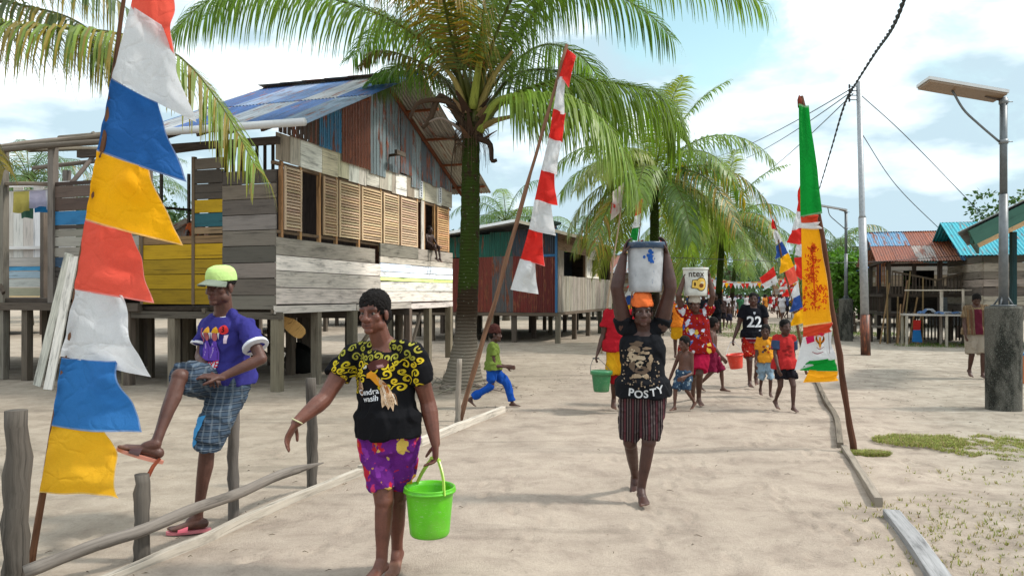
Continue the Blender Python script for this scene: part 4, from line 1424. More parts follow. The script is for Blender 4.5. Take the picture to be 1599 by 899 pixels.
def flag_px(name, Y, pole, rad, quads, label, group, amp=.03, lean=0.0, cat='flag', pc='6b4a36'):
    """pole and pennants drawn in one upright plane at distance Y"""
    p0 = px(*pole[0], Y); p1 = px(*pole[1], Y)
    p0.z = -.1
    r = thing(name, (p0.x, p0.y, 0), label, cat, group)
    rough_post('pole', p0, p1, rad, rad * .55, rgb(pc, .7), r, 9, .12, 22)
    for k, (c, q) in enumerate(quads):
        mb = MB()
        yo = .055 if name == 'banner_pole' and k < 3 else .012 + .003 * k
        pennant(mb, [px(x, y, Y - yo) for x, y in q], c if isinstance(c, tuple) else FC[c], amp, k * 1.9 + Y, 22)
        mb.build('pennant', FLAG, r, smooth=True)
    return r
GF = 'flag poles along the street'
flag_px('pennant_pole', 4.62, [(46, 800), (207, -60)], .021, [
    ('s', [(222, -120), (262, -60), (271, 84), (204, 10)]),
    ('w', [(204, 8), (262, 44), (308, 192), (174, 122)]),
    (rgb('2a66ae', .85), [(174, 122), (252, 163), (293, 285), (151, 235)]),
    ('y', [(151, 235), (230, 262), (282, 383), (133, 343)]),
    ('s', [(133, 343), (204, 361), (245, 473), (117, 452)]),
    ('w', [(117, 452), (193, 461), (237, 588), (95, 556)]),
    (rgb('3a82cc', .85), [(95, 558), (184, 563), (217, 676), (81, 664)]),
    (rgb('ffc430', .98), [(81, 662), (163, 668), (191, 775), (62, 768)])],
    'tall leaning pole with big salmon, white, blue and yellow pennants beside the fence', GF, .05)
flag_px('pennant_pole', 9.8, [(716, 656), (886, 70)], .035, [
    ('r', [(883, 72), (900, 88), (889, 136), (872, 118)]), ('w', [(872, 118), (883, 124), (881, 180), (864, 171)]), ('r', [(864, 170), (884, 176), (878, 223), (857, 215)]),
    ('w', [(857, 214), (876, 222), (870, 273), (845, 266)]), ('r', [(845, 265), (866, 269), (871, 321), (835, 312)]), ('w', [(835, 311), (861, 318), (868, 368), (826, 358)]),
    ('r', [(826, 357), (847, 364), (851, 416), (813, 404)]), ('w', [(812, 404), (836, 409), (841, 459), (797, 452)])],
    'leaning pole with eight red and white pennants by the coconut palm', GF, .055, pc='7a5a46')
# the tall banner on the right
rb = flag_px('banner_pole', 7.9, [(1334, 704), (1252, 150)], .034, [
    (rgb('0fa03a', .8), [(1247, 162), (1263, 165), (1284, 333), (1250, 340)]),
    (rgb('d8492c', .85), [(1250, 338), (1277, 334), (1281, 347), (1251, 348)]),
    ('w', [(1251, 348), (1281, 346), (1283, 357), (1251, 356)]),
    (rgb('ffb01a', .95), [(1251, 355), (1281, 356), (1299, 504), (1254, 511)]),
    (rgb('d8492c', .85), [(1254, 510), (1299, 503), (1300, 518), (1254, 527)]),
    ('w', [(1254, 526), (1300, 517), (1306, 560), (1241, 578)]),
    (rgb('0fa03a', .8), [(1262, 563), (1305, 558), (1309, 579), (1249, 578)]),
    (rgb('ffb01e', .95), [(1264, 577), (1308, 579), (1310, 594), (1254, 597)])],
    'tall yellow, white and green ceremonial banner on a dark leaning pole', GF, .022, pc='5a3a2c')
def strip_px(mb, pts, Y, wpx, col):
    P = bez([px(x, y, Y) for x, y in pts], max(6, len(pts) * 4))
    w_ = wpx / F * Y / 2
    vs = []; fs = []
    n = len(P)
    for i, p in enumerate(P):
        d = (P[min(i + 1, n - 1)] - P[max(i - 1, 0)]).normalized()
        s_ = d.cross(Vector((0, 1, 0))).normalized() * w_ * (.4 + .6 * math.sin(PI * min(1, (i + .6) / n)))
        vs += [p - s_, p + s_]
        if i: fs.append((2 * i - 2, 2 * i - 1, 2 * i + 1, 2 * i))
    mb.add(vs, fs, col)
def poly_px(mb, pts, Y, col):
    mb.add([px(x, y, Y) for x, y in pts], [tuple(range(len(pts)))], col)
mb = MB()
cc = rgb('e0541a', .85)
YB = 7.9 - .075
rs = random.Random(5)
for k in range(210):                            # a tall leafy ornament
    t = rs.random()
    if t < .55: x = 1268 + rs.gauss(0, 1) * (2 + 9 * t); y = 384 + 110 * t
    else: x = 1273 + rs.uniform(-1, 1) * 20; y = rs.uniform(448, 486)
    if abs(x - 1274) > 21: continue
    a0 = rs.choice((-1, 1)) * rs.uniform(.2, 1.5) - PI / 2
    l = rs.uniform(3, 7); cv = rs.uniform(-1, 1)
    strip_px(mb, [(x, y), (x + l * .5 * math.cos(a0), y + l * .5 * math.sin(a0)), (x + l * math.cos(a0 + cv), y + l * math.sin(a0 + cv))], YB - .0006 * (k % 7), rs.uniform(1.2, 2.4), jit(cc, .15, rs))
strip_px(mb, [(1268, 380), (1270, 420), (1273, 486)], YB, 2.4, cc)
mb.build('garland_print', FLAG, rb)
mb = MB()
gold = rgb('e8962c', .85)
poly_px(mb, [(1258, 526), (1271, 524), (1272, 533), (1260, 537)], YB, rgb('d81e5a', .85))
for s_ in (-1, 1):
    for k in range(4):
        strip_px(mb, [(1280.5 + s_ * 1.5, 537), (1280.5 + s_ * (3.5 + k * .9), 533 - k), (1280.5 + s_ * (6.6 - k * .8), 526 - k * 1.2)], YB, 2.4, gold)
poly_px(mb, [(1279, 526), (1282, 526), (1283, 538), (1280.5, 545), (1278, 538)], YB, gold)
poly_px(mb, [(1277, 521), (1283, 519), (1288, 522), (1283, 525)], YB - .004, rgb('d8304a', .85))
strip_px(mb, [(1275, 542), (1280, 545), (1287, 541)], YB, 1.2, rgb('9a5a60', .8))
strip_px(mb, [(1268, 549), (1276, 552), (1286, 549)], YB, 1.8, rgb('a86470', .8))
strip_px(mb, [(1294, 517), (1294.5, 535), (1295.5, 552)], YB, .9, rgb('7a5058', .8))
mb.build('emblem_print', FLAG, rb)
mb = MB(); mb.tube([px(1249, 168, 7.9), px(1248.5, 156, 7.9), px(1248, 149, 7.9)], [.022, .024, .006], rgb('7a3a2c', .7), 8); mb.build('finial', ROUGHWOOD, rb, smooth=True)
# pole behind it, leaning left, pennants on its left
flag_px('pennant_pole', 15.5, [(1262, 583), (1209, 345)], .03, [
    ('r', [(1209, 345), (1203, 336), (1206, 358), (1213, 357)]), ('w', [(1213, 357), (1208, 362), (1211, 382), (1221, 377)]), ('m', [(1221, 376), (1212, 384), (1210, 405), (1231, 395)]),
    ('y', [(1231, 394), (1218, 404), (1217, 428), (1240, 416)]), ('s', [(1240, 415), (1226, 424), (1229, 448), (1246, 438)]), ('w', [(1246, 438), (1240, 448), (1231, 470), (1249, 460)]),
    ('m', [(1249, 460), (1239, 465), (1232, 488), (1254, 481)]), ('y', [(1254, 481), (1240, 490), (1233, 510), (1258, 503)])],
    'pole leaning left with red, white, blue and yellow pennants behind the boys', GF, .03)
flag_px('pennant_pole', 19, [(1271, 560), (1252, 270)], .03, [
    ('r', [(1252, 275), (1246, 300), (1244, 330), (1252, 330)]), ('w', [(1252, 325), (1243, 330), (1236, 360), (1254, 358)]), ('r', [(1254, 355), (1237, 358), (1229, 378), (1256, 384)]),
    ('w', [(1256, 380), (1244, 382), (1240, 398), (1257, 402)]), ('r', [(1257, 400), (1240, 402), (1241, 430), (1259, 440)])],
    'pole with long red and white pennants right behind the tall yellow banner', GF, .05)
f = flag_px('flag_on_stick', 17, [(1240, 590), (1200, 418)], .016, [
    ('r', [(1208, 416), (1186, 434), (1189, 444), (1212, 430)]), ('w', [(1212, 430), (1189, 444), (1194, 452), (1215, 440)])],
    'red over white flag on a thin stick above the street', GF, .03)
f = flag_px('flag_on_stick', 18, [(1252, 583), (1240, 425)], .016, [
    ('w', [(1236, 437), (1222, 446), (1214, 452), (1232, 452)]), ('r', [(1234, 428), (1226, 432), (1218, 448), (1238, 444)]), ('r', [(1238, 450), (1226, 452), (1221, 463), (1240, 462)])],
    'small red and white flag fluttering left of the tall yellow banner', GF, .05)
# bare long pole with a limp pale flag, left of the street
flag_px('flag_pole', 21, [(938, 545), (974, 290)], .03, [
    (rgb('e8dcd8', .85), [(974, 285), (956, 300), (953, 345), (970, 330)]), (rgb('e05a50', .8), [(966, 318), (955, 316), (953, 332), (962, 336)])],
    'slim bare pole with a limp whitish pink flag above the bucket carrier', GF, .12, pc='b09a84')
flag_px('flag_pole', 20, [(975, 550), (1004, 312)], .022, [
    ('r', [(1003, 310), (993, 318), (991, 338), (1001, 334)]), ('w', [(1001, 333), (991, 338), (987, 356), (998, 355)]), (rgb('1f9a40', .8), [(998, 354), (987, 357), (983, 374), (995, 376)])],
    'thin pole with red, white and green flag just above the white bucket', GF, .03)
# the many small flag poles further along both sides
fr = random.Random(21)
k = 0
WORDS = ['red and white', 'mixed colour', 'red, white and blue', 'orange and white']
for (b_, n) in ((-.4, 15), (5.7, 14)):
    for i in range(n):
        a = 20 + i * 3.6 + fr.uniform(-.6, .6) if b_ < 0 else 27 + i * 3.6 + fr.uniform(-.6, .6)
        q = road(a, b_ + fr.uniform(-.3, .3))
        h = fr.uniform(2.6, 3.6)
        ln = fr.uniform(.2, .7) * (1 if b_ < 0 else -1)
        r = thing('pennant_pole', q, 'slim far pole with small pennants on the %s side of the street' % ('left' if b_ < 0 else 'right'), 'flag', GF)
        t = q + Vector((ln, 0, h))
        mb = MB(); mb.tube([q - UP * .1, q.lerp(t, .5) + Vector((.02, 0, 0)), t], [.028, .022, .014], rgb('6a4c38', .7), 6); mb.build('pole', ROUGHWOOD, r, smooth=True)
        seqs = ['rwrwrwrw', 'rwmyrwmy', 'rwgorw', 'swbysw', 'owrwo', 'rmwyrw']
        sq = fr.choice(seqs)
        s_ = 1 if fr.random() < .5 else -1
        n2 = len(sq)
        for j, cch in enumerate(sq):
            t0 = 1 - j * .085; t1 = 1 - (j + 1) * .085
            wd = .1 + .045 * j
            o = Vector((s_, -.2, 0))
            A = q.lerp(t, t0); Dq = q.lerp(t, t1)
            mb = MB()
            pennant(mb, [A, A + o * wd * .7 - UP * .03, Dq + o * wd * 1.15 - UP * .08, Dq], FC[cch], .04, fr.random() * 9, 4)
            mb.build('pennant', FLAG, r, smooth=True)
        k += 1

# strings of little flags across the far street
for k, (a, z) in enumerate(((44, 2.7), (52, 2.9), (60, 3.0), (70, 3.1), (82, 3.3))):
    p = road(a, -1.0) + UP * z; q = road(a + 1.5, 6.4) + UP * (z + .2)
    r = thing('bunting', p, ['string of small flags across the far street, lowest and nearest', 'second string of small flags across the far street', 'middle string of small flags across the far street', 'fourth string of small flags across the far street', 'farthest string of small flags across the street'][k], 'bunting', 'bunting across the far street')
    pts = [p.lerp(q, i / 16) - UP * (.55 * 4 * (i / 16) * (1 - i / 16)) for i in range(17)]
    mb = MB(); mb.tube(pts, .01, rgb('d8d4cc', .8), 5); mb.build('string', PLAIN, r)
    for i in range(1, 16):
        for h in (0, .5):
            c_ = pts[i].lerp(pts[i + 1] if i < 16 else pts[i], h) if i < 16 else pts[i]
            w_ = (q - p).normalized() * .13
            mb = MB(); mb.add([c_ - w_, c_ + w_, c_ + w_ * fr.uniform(-.3, .3) - UP * .34 + Vector((0, .04, 0))], [(0, 1, 2)], FC[fr.choice('rwrwrwy')]); mb.build('pennant', FLAG, r)
# ------------------------------------------------------------ palms and trees
m = M('palm leaf', .42, .45)
a = m.attr()
m.col(m.mul(a, m.ramp(m.noise(m.coord('Object'), 3.5, 3), [(.3, .8), (.7, 1.12)])))
m.translucent(.42, (1.08, 1.25, .55))
LEAF = m.m
m = M('palm bark', .95, .15)
a = m.attr()
rings = m.n('ShaderNodeTexWave', wave_type='BANDS', bands_direction='Z', i_Scale=5.5, i_Distortion=2.2, i_Detail=3)
m.l(m.coord('Object'), rings.inputs['Vector'])
c = m.mul(a, m.ramp(rings.outputs['Fac'], [(.1, .82), (.5, 1.04)]))
ms = m.noise(m.coord('Object', (1, 1, .6)), 4.5, 6, .75)
geo = m.n('ShaderNodeSeparateXYZ')
tcn = m.n('ShaderNodeTexCoord'); m.l(tcn.outputs['Object'], geo.inputs[0])
mr = m.n('ShaderNodeMapRange', i_From_Min=.7, i_From_Max=1.9)
m.l(geo.outputs['Z'], mr.inputs['Value'])
mr.inputs['To Max'].default_value = .55
ad = m.n('ShaderNodeMath', operation='ADD'); m.l(ms, ad.inputs[0]); m.l(mr.outputs[0], ad.inputs[1])
dkz = m.n('ShaderNodeMapRange', i_From_Min=.5, i_From_Max=1.3)
m.l(geo.outputs['Z'], dkz.inputs['Value'])
c = m.mix(c, m.mul(c, rgb('7a6a5c')), dkz.outputs[0])
c = m.mix(c, rgb('435a1c', .5), m.ramp(ad.outputs[0], [(.93, 0.0), (1.10, .85)]))
sp = m.n('ShaderNodeTexVoronoi', i_Scale=9.0); m.l(m.coord('Object', (1, 1, 2.6)), sp.inputs['Vector'])
c = m.mix(c, rgb('b4b8a4', .8), m.ramp(sp.outputs['Distance'], [(.06, .7), (.13, 0.0)]))
m.col(c)
m.bump(m.mix(rings.outputs['Fac'], m.noise(m.coord('Object'), 22, 5, .7), .5), .8, .03)
BARK = m.m

def frond(parent, pts, col, leaf=.75, nl=70, rr=random, droop=.75, rach=.03, start=.12, tipcol=None, side_bias=0.0, rcol='6f7430', wl=.019, seg=4, missing=.04):
    """one palm frond: rachis through pts (world), leaflets combed along both sides and hanging"""
    P = bez([Vector(p) for p in pts], 26)
    mb = MB()
    n = len(P)
    rc_ = rgb(rcol, .7)
    mb.tube(P, [rach * (1 - .88 * i / (n - 1)) * (1.5 if i < 3 else 1) for i in range(n)], rc_, 6)
    cum = [0]
    for i in range(1, n):
        cum.append(cum[-1] + (P[i] - P[i - 1]).length)
    T = cum[-1]
    def at(s):
        s = max(0, min(T - 1e-5, s))
        i = 0
        while i < n - 2 and cum[i + 1] < s: i += 1
        t = (s - cum[i]) / max(1e-6, cum[i + 1] - cum[i])
        return P[i].lerp(P[i + 1], t), (P[i + 1] - P[i]).normalized()
    vs = []; fs = []; cs = []
    for k in range(nl):
        f = start + (1 - start) * (k + .5) / nl
        p, t = at(f * T)
        sd = t.cross(UP)
        if sd.length < .15: sd = Vector((1, 0, 0))
        sd.normalize()
        upv = sd.cross(t).normalized()
        for s_ in (-1, 1):
            if rr.random() < missing: continue
            l = leaf * (.55 + .45 * math.sin(PI * min(1, (f - start) / (1 - start) * .86 + .12))) * rr.uniform(.85, 1.1)
            if f > .93: l *= .8
            fw = .35 + .5 * f + rr.uniform(-.1, .1)
            d = (sd * s_ + t * fw + upv * rr.uniform(.05, .3)).normalized()
            g_ = droop * rr.uniform(.75, 1.25)
            w0 = wl * rr.uniform(.8, 1.2)
            q = p.copy()
            wv = d.cross(upv).normalized()
            b = len(vs)
            c = jit(col, .22, rr)
            if tipcol and rr.random() < .35: c = jit(tipcol, .2, rr)
            for j in range(seg + 1):
                u = j / seg
                wd = w0 * (.55 + 1.0 * u) if u < .35 else w0 * .93 * (1 - (u - .35) / .65) ** .7 + .0015
                vs += [q - wv * wd, q + wv * wd]
                if j < seg:
                    d = (d - UP * (g_ * (1.15 if j else .6) / seg * (1.6 + .5 * j))).normalized()
                    q = q + d * (l / seg)
                    fs.append((b + 2 * j, b + 2 * j + 1, b + 2 * j + 3, b + 2 * j + 2))
                    cs.append(c if not (tipcol and j == seg - 1) else tuple(.5 * x + .5 * y for x, y in zip(c, tipcol)))
    mb.add(vs, fs, cs)
    return mb.build('frond', LEAF, parent, smooth=False)

def trunk(parent, p0, p1, r0, r1, col, flare=1.6, n=40, bend=(0, 0)):
    mb = MB()
    P = []; rr = []
    for i in range(n):
        t = i / (n - 1)
        q = p0.lerp(p1, t) + Vector((bend[0], bend[1], 0)) * math.sin(PI * t)
        P.append(q)
        r = r0 + (r1 - r0) * t
        r *= 1 + (flare - 1) * max(0, 1 - t * 4.2) ** 1.6
        r *= 1 + .03 * math.sin(i * 2.4) + .03 * noise.noise(Vector((i * .7, r0 * 99, 0)))
        rr.append(r)
    mb.tube(P, rr, col, 22)
    return mb.build('trunk', BARK, parent, smooth=True)

GREEN = rgb('7c9640', .85); DEEP = rgb('62803a', .78); YEL = rgb('b79a34', .7); OLIVE = rgb('74812c', .65)
rp = random.Random(9)
# ---- the coconut palm by the street
pb = gp(722, 604); pb.z = 0
YP = pb.y
palm = thing('coconut_palm', pb, 'big coconut palm with mossy trunk beside the plank house', 'palm tree', 'coconut palms')
pt = px(735, 168, YP); pt.y = YP
trunk(palm, pb - UP * .1, pt, .195, .145, rgb('958b7c', .6), 2.1, 60, (.05, 0))
cr0 = px(737, 185, YP)
def PF(l): return [px(x, y, YP + dy) for x, y, dy in l]
fl = [
    # to the left across the top
    ([(735, 165, 0), (700, 100, -.1), (616, 34, -.3), (526, 0, -.5), (430, -22, -.7), (330, -2, -.8), (268, 52, -.9)], GREEN, 1.25, 125, 1.0, None),
    ([(735, 165, 0), (690, 60, .3), (600, -40, .8), (480, -70, 1.2), (380, -40, 1.5), (320, 30, 1.6)], DEEP, 1.25, 90, 1.0, None),
    # yellowing one towards the camera, hanging at the top
    ([(730, 165, 0), (705, 60, -.5), (680, -50, -1.2), (650, -75, -1.9), (612, -40, -2.4)], YEL, 1.5, 80, 1.3, rgb('a8802c', .7)),
    # upright one in front
    ([(742, 190, -.15), (744, 100, -.3), (758, 0, -.5), (772, -90, -.7), (800, -180, -1.0), (840, -240, -1.6)], OLIVE, 1.3, 85, .6, None),
    # up to the right, hanging along the top edge
    ([(748, 165, 0), (800, 70, .1), (880, -30, .1), (980, -62, 0), (1090, -50, -.1), (1190, 5, -.2)], GREEN, 1.3, 120, 1.0, None),
    ([(748, 160, .1), (790, 60, .5), (850, -10, .9), (930, -20, 1.2), (1010, 20, 1.4), (1050, 60, 1.5)], DEEP, 1.25, 90, 1.0, None),
    ([(742, 165, -.1), (780, 40, -.5), (840, -60, -1.0), (930, -90, -1.5), (1010, -60, -1.8)], GREEN, 1.25, 95, 1.0, None),
    # the two big ones to the right
    ([(748, 190, .1), (800, 148, .2), (880, 124, .4), (960, 130, .5), (1030, 150, .6), (1062, 215, .7)], rgb('7c9638', .85), 1.75, 135, 1.25, None),
    ([(748, 205, -.2), (790, 158, -.4), (850, 146, -.6), (910, 160, -.8), (960, 210, -1.0), (992, 285, -1.1)], rgb('86a040', .9), 1.55, 120, 1.25, None),
    ([(748, 185, .3), (800, 120, .9), (860, 110, 1.4), (930, 140, 1.9), (980, 210, 2.2)], DEEP, 1.4, 100, 1.15, None),
    # behind and between
    ([(735, 170, .2), (700, 90, .9), (660, 40, 1.7), (600, 40, 2.4), (550, 90, 2.9)], DEEP, 1.15, 80, .95, None),
    ([(735, 165, .2), (730, 40, .8), (700, -60, 1.6), (640, -90, 2.4)], GREEN, 1.25, 70, .8, None),
    ([(742, 165, .2), (760, 40, .9), (800, -50, 1.8), (860, -80, 2.6)], DEEP, 1.25, 70, .8, None),
    ([(730, 190, 0), (690, 120, .2), (640, 90, .4), (590, 80, .5), (560, 105, .6)], rgb('6d6a30', .6), .42, 60, .7, rgb('7a6238', .6)),
    ([(745, 170, .3), (790, 110, .8), (850, 70, 1.3), (910, 90, 1.8), (950, 150, 2.2)], GREEN, 1.2, 85, 1.0, None),
    ([(730, 170, .3), (690, 120, .8), (630, 100, 1.3), (580, 130, 1.8)], DEEP, .95, 75, 1.0, None),
    ([(742, 165, -.1), (755, 60, -.1), (790, -30, 0), (830, -70, .2), (870, -60, .4)], GREEN, 1.25, 85, .9, None),
    ([(738, 165, -.1), (700, 20, -.5), (640, -80, -.9), (560, -110, -1.2)], OLIVE, 1.3, 85, 1.0, None),
]
for pts, c, lf, nl, dr, tc_ in fl:
    frond(palm, PF(pts), c, lf, int(nl * 1.15), rp, dr, .035, .17, tc_)
# broken dry stalks, sheaths and fibre round the crown
mb = MB()
br = rgb('4a372a', .6)
for (pts, r, c) in (([(735, 195, 0), (700, 160, -.2), (655, 160, -.4), (640, 185, -.5)], .05, '3f2f24'), ([(730, 205, -.1), (690, 150, -.2), (672, 185, -.3), (660, 200, -.35)], .06, '3a2c22'),
                    ([(745, 215, -.2), (765, 225, -.3), (768, 250, -.35), (776, 250, -.35)], .05, '30241c'), ([(722, 205, -.2), (690, 185, -.3), (660, 195, -.35)], .025, '6a6058'), ([(728, 230, -.2), (712, 225, -.25), (706, 250, -.25), (704, 282, -.25)], .012, '3a2e24'), ([(750, 200, -.2), (775, 188, -.4), (800, 182, -.5)], .055, '6a5c34'), ([(745, 175, -.15), (770, 120, -.2), (800, 80, -.2)], .06, '6f6238'), ([(738, 170, -.2), (745, 120, -.35), (758, 40, -.5)], .075, '767a34'),
                    ([(748, 205, -.2), (775, 160, -.35), (812, 148, -.5)], .075, '788038'), ([(728, 175, -.1), (712, 130, -.15), (690, 100, -.15)], .06, '7d7040')):
    P = bez(PF(pts), 12)
    mb.tube(P, [r * (1.15 - .6 * i / 11) for i in range(12)], jit(rgb(c, .7), .1), 8)
mb.build('stalk', WOOD, palm, smooth=True)
mb = MB()
for k in range(34):
    a = rp.uniform(0, 2 * PI); z = rp.uniform(-.45, .35)
    q = cr0 + Vector((math.cos(a) * .20, math.sin(a) * .20, z))
    t = Vector((math.cos(a) * .5, math.sin(a) * .5, rp.uniform(-.2, 1.2))).normalized()
    s_ = t.cross(Vector((math.cos(a), math.sin(a), .1))).normalized()
    l = rp.uniform(.18, .42)
    w_ = rp.uniform(.05, .11)
    vs = []
    for j in range(4):
        u = j / 3
        c0_ = q + t * l * u + Vector((math.cos(a), math.sin(a), 0)) * (.12 * u * u)
        ww = w_ * (1 - .8 * u)
        vs += [c0_ - s_ * ww, c0_ + s_ * ww]
    mb.add(vs, [(0, 1, 3, 2), (2, 3, 5, 4), (4, 5, 7, 6)], jit(rgb(rp.choice(['5a4534', '6d5440', '3d2e24', '8a7258', '4a3a2e']), .62), .15, rp))
for k in range(160):                              # fibres
    a = rp.uniform(0, 2 * PI)
    q = cr0 + Vector((math.cos(a) * .19, math.sin(a) * .19, rp.uniform(-.45, .1)))
    mb.tube([q, q + Vector((math.cos(a) * .1, math.sin(a) * .1, -.12)), q + Vector((math.cos(a) * .12, math.sin(a) * .12, -rp.uniform(.25, .6)))], [.004, .003, .002], rgb('4a3a2c', .6), 4)
mb.build('leaf_sheath', WOOD, palm)
mb = MB()
for s_ in (-1, 1):                                 # flower stalks
    o = px(737 + 14 * s_, 110, YP - .1)
    for k in range(46):
        d = Vector((rp.gauss(0, .6), rp.gauss(0, .6), rp.uniform(-.2, .9))).normalized()
        mb.tube([o - UP * .25, o, o + d * rp.uniform(.1, .3)], [.012, .008, .004], jit(rgb('8a4c2c', .7), .2, rp), 4)
        mb.add([o + d * .25 + Vector(v) * .018 for v in ((1, 0, 0), (0, 1, 0), (-1, 0, 0), (0, -1, 0), (0, 0, 1), (0, 0, -1))], [(0, 1, 4), (1, 2, 4), (2, 3, 4), (3, 0, 4), (1, 0, 5), (2, 1, 5), (3, 2, 5), (0, 3, 5)], jit(rgb('7a4428', .7), .2, rp))
mb.build('flower_stalk', WOOD, palm)
mb = MB()                                          # woody litter heaped round the foot
for k in range(70):
    a = rp.uniform(0, 2 * PI); rd = rp.uniform(.3, .95)
    q = pb + Vector((math.cos(a) * rd, math.sin(a) * rd * .9, .01 + .1 * max(0, .9 - rd)))
    d = Vector((rp.uniform(-1, 1), rp.uniform(-1, 1), rp.uniform(-.05, .25))).normalized()
    mb.tube([q - d * .2, q + UP * .02, q + d * rp.uniform(.1, .4)], [.008, .014, .004], jit(rgb('a09486', .6), .25, rp), 5)
tag(mb.build('palm_litter', ROUGHWOOD, at=pb), 'heap of dry palm stalks round the foot of the big coconut palm', 'palm litter', kind='stuff')

# ---- fronds of a palm standing beyond the left edge
lb = Vector((-8.2, 9.2, 0))
lp_ = thing('coconut_palm', lb, 'coconut palm at the left edge, its fronds hanging behind the big flag', 'palm tree', 'coconut palms')
lt = px(-190, 40, 8.6)
trunk(lp_, lb - UP * .1, lt, .2, .15, rgb('6f6658', .5), 1.5, 40)
def PL(l): return [px(x, y, 8.6 + dy) for x, y, dy in l]
for pts, c, lf, nl, dr in (
    ([(-190, 60, 0), (-60, 38, -.6), (60, 42, -1.0), (180, 52, -1.3), (275, 85, -1.5), (345, 165, -1.6), (400, 262, -1.7)], rgb('7c9238', .85), .95, 170, 1.1),
    ([(-190, 50, 0), (-60, 0, -.3), (50, 12, -.5), (130, 40, -.7), (190, 110, -.8)], rgb('66783a', .7), .95, 110, 1.0),
    ([(-190, 40, 0), (-80, -60, -.2), (40, -70, -.4), (140, -30, -.6), (230, 40, -.7)], rgb('68803a', .7), .95, 100, 1.0),
    ([(-190, 80, 0), (-110, 120, -.5), (-40, 190, -.9), (8, 265, -1.1)], rgb('8a7e34', .62), .5, 60, 1.0),
    ([(-190, 60, 0), (-280, -40, -.4), (-380, 0, -.8), (-440, 120, -1)], GREEN, .7, 60, 1.0),
    ([(-190, 60, .2), (-150, -100, 1.0), (-120, -160, 1.8), (-60, -120, 2.6)], GREEN, .7, 60, 1.0)):
    frond(lp_, PL(pts), c, lf, nl, rp, dr, .026, .12, rgb('a8923a', .7) if lf < .96 else None, wl=.015)

# ---- generic palms further along
def gen_palm(p, h, L, nf, label, seed, cols, leaf=.8, nl=42, r0=.16, lean=(0, 0), upright=3, seg=3, cocon=True):
    rr = random.Random(seed)
    root = thing('coconut_palm', p, label, 'palm tree', 'coconut palms')
    t = Vector((p.x + lean[0], p.y + lean[1], h))
    trunk(root, Vector(p) - UP * .1, t, r0, r0 * .7, rgb('6f6658', .5), 1.5, 30)
    for k in range(nf):
        az = k * 2.39996 + rr.uniform(-.25, .25)
        el = math.radians(70 - 88 * (k / nf) ** .9 + rr.uniform(-8, 8)) if k >= upright else math.radians(rr.uniform(62, 76))
        l = L * rr.uniform(.85, 1.1)
        d = Vector((math.cos(az) * math.cos(el), math.sin(az) * math.cos(el), math.sin(el)))
        pts = [t.copy()]
        q = t.copy()
        for j in range(6):
            q = q + d * (l / 6)
            pts.append(q.copy())
            d = (d - UP * (.30 if k >= upright else .17) * (1 + .12 * j) * (1.0 if el > -.1 else .6)).normalized()
        c = cols[k % len(cols)]
        frond(root, pts, c, leaf * (1 if k >= upright else .75), nl, rr, .95 if k >= upright else .45, .03, .14, YEL if rr.random() < .13 else None, seg=seg, wl=.026)
    if cocon:
        mb = MB()
        for k in range(9):
            a = rr.uniform(0, 2 * PI)
            c = t + Vector((math.cos(a) * .24, math.sin(a) * .24, -.18 + rr.uniform(-.12, .08)))
            vs = []; fs = []
            for i in range(7):
                th = PI * i / 6
                for j in range(9):
                    ph = 2 * PI * j / 9
                    vs.append(c + Vector((math.sin(th) * math.cos(ph) * .09, math.sin(th) * math.sin(ph) * .09, math.cos(th) * .115)))
            for i in range(6):
                for j in range(9):
                    fs.append((i * 9 + j, (i + 1) * 9 + j, (i + 1) * 9 + (j + 1) % 9, i * 9 + (j + 1) % 9))
            mb.add(vs, fs, jit(rgb(rr.choice(['b87a2c', 'a8892c', '8a8a34']), .7), .15, rr))
        mb.build('coconut', PLASTIC, root, smooth=True)
    return root
MIX = [GREEN, rgb('7c9038', .8), rgb('909a40', .8), DEEP, rgb('7f943c', .8)]
gen_palm(base(1022, 23), 5.0, 3.9, 28, 'bushy yellow green coconut palm behind the woman with the white bucket', 3, MIX, 1.0, 60, .17, upright=4, seg=4)
gen_palm(base(1118, 32), 4.4, 4.0, 24, 'second coconut palm along the street, behind the bushy one', 4, MIX, 1.0, 52, .16, (.3, 0))
gen_palm(base(1075, 40), 5.0, 4.2, 22, 'far coconut palm half hidden behind the second street palm', 5, MIX, 1.15, 44, .16, (.4, 0))
gen_palm(base(1140, 54), 5.2, 4.4, 20, 'farthest coconut palm on the left of the street', 8, MIX, 1.15, 36, .17, (.5, 0))
gen_palm(base(790, 47), 6.0, 4.2, 22, 'coconut palm rising behind the red iron house', 6, [rgb('5f8a3a', .62), DEEP, GREEN], 1.1, 40, .17, upright=0)
gen_palm(base(905, 52), 5.2, 4.2, 18, 'coconut palm behind the roof ridge of the iron house', 16, [DEEP, GREEN], 1.1, 36, .17, upright=0)
gen_palm(base(1312, 46), 4.2, 3.4, 18, 'coconut palm behind the far solar lamp', 7, [rgb('4f7a3a', .6), DEEP, GREEN], 1.1, 36, .16, upright=0)
gen_palm(base(45, 40), 7.6, 4.4, 20, 'coconut palm behind the unfinished house', 10, [rgb('6a8a5a', .62), DEEP, rgb('7a9a6a', .62)], 1.1, 40, .17, upright=0)
gen_palm(base(215, 52), 8.2, 4.4, 18, 'coconut palm behind the towel line and the big blue pennant', 11, [rgb('6a8a5a', .62), DEEP], 1.1, 36, .17, upright=0)

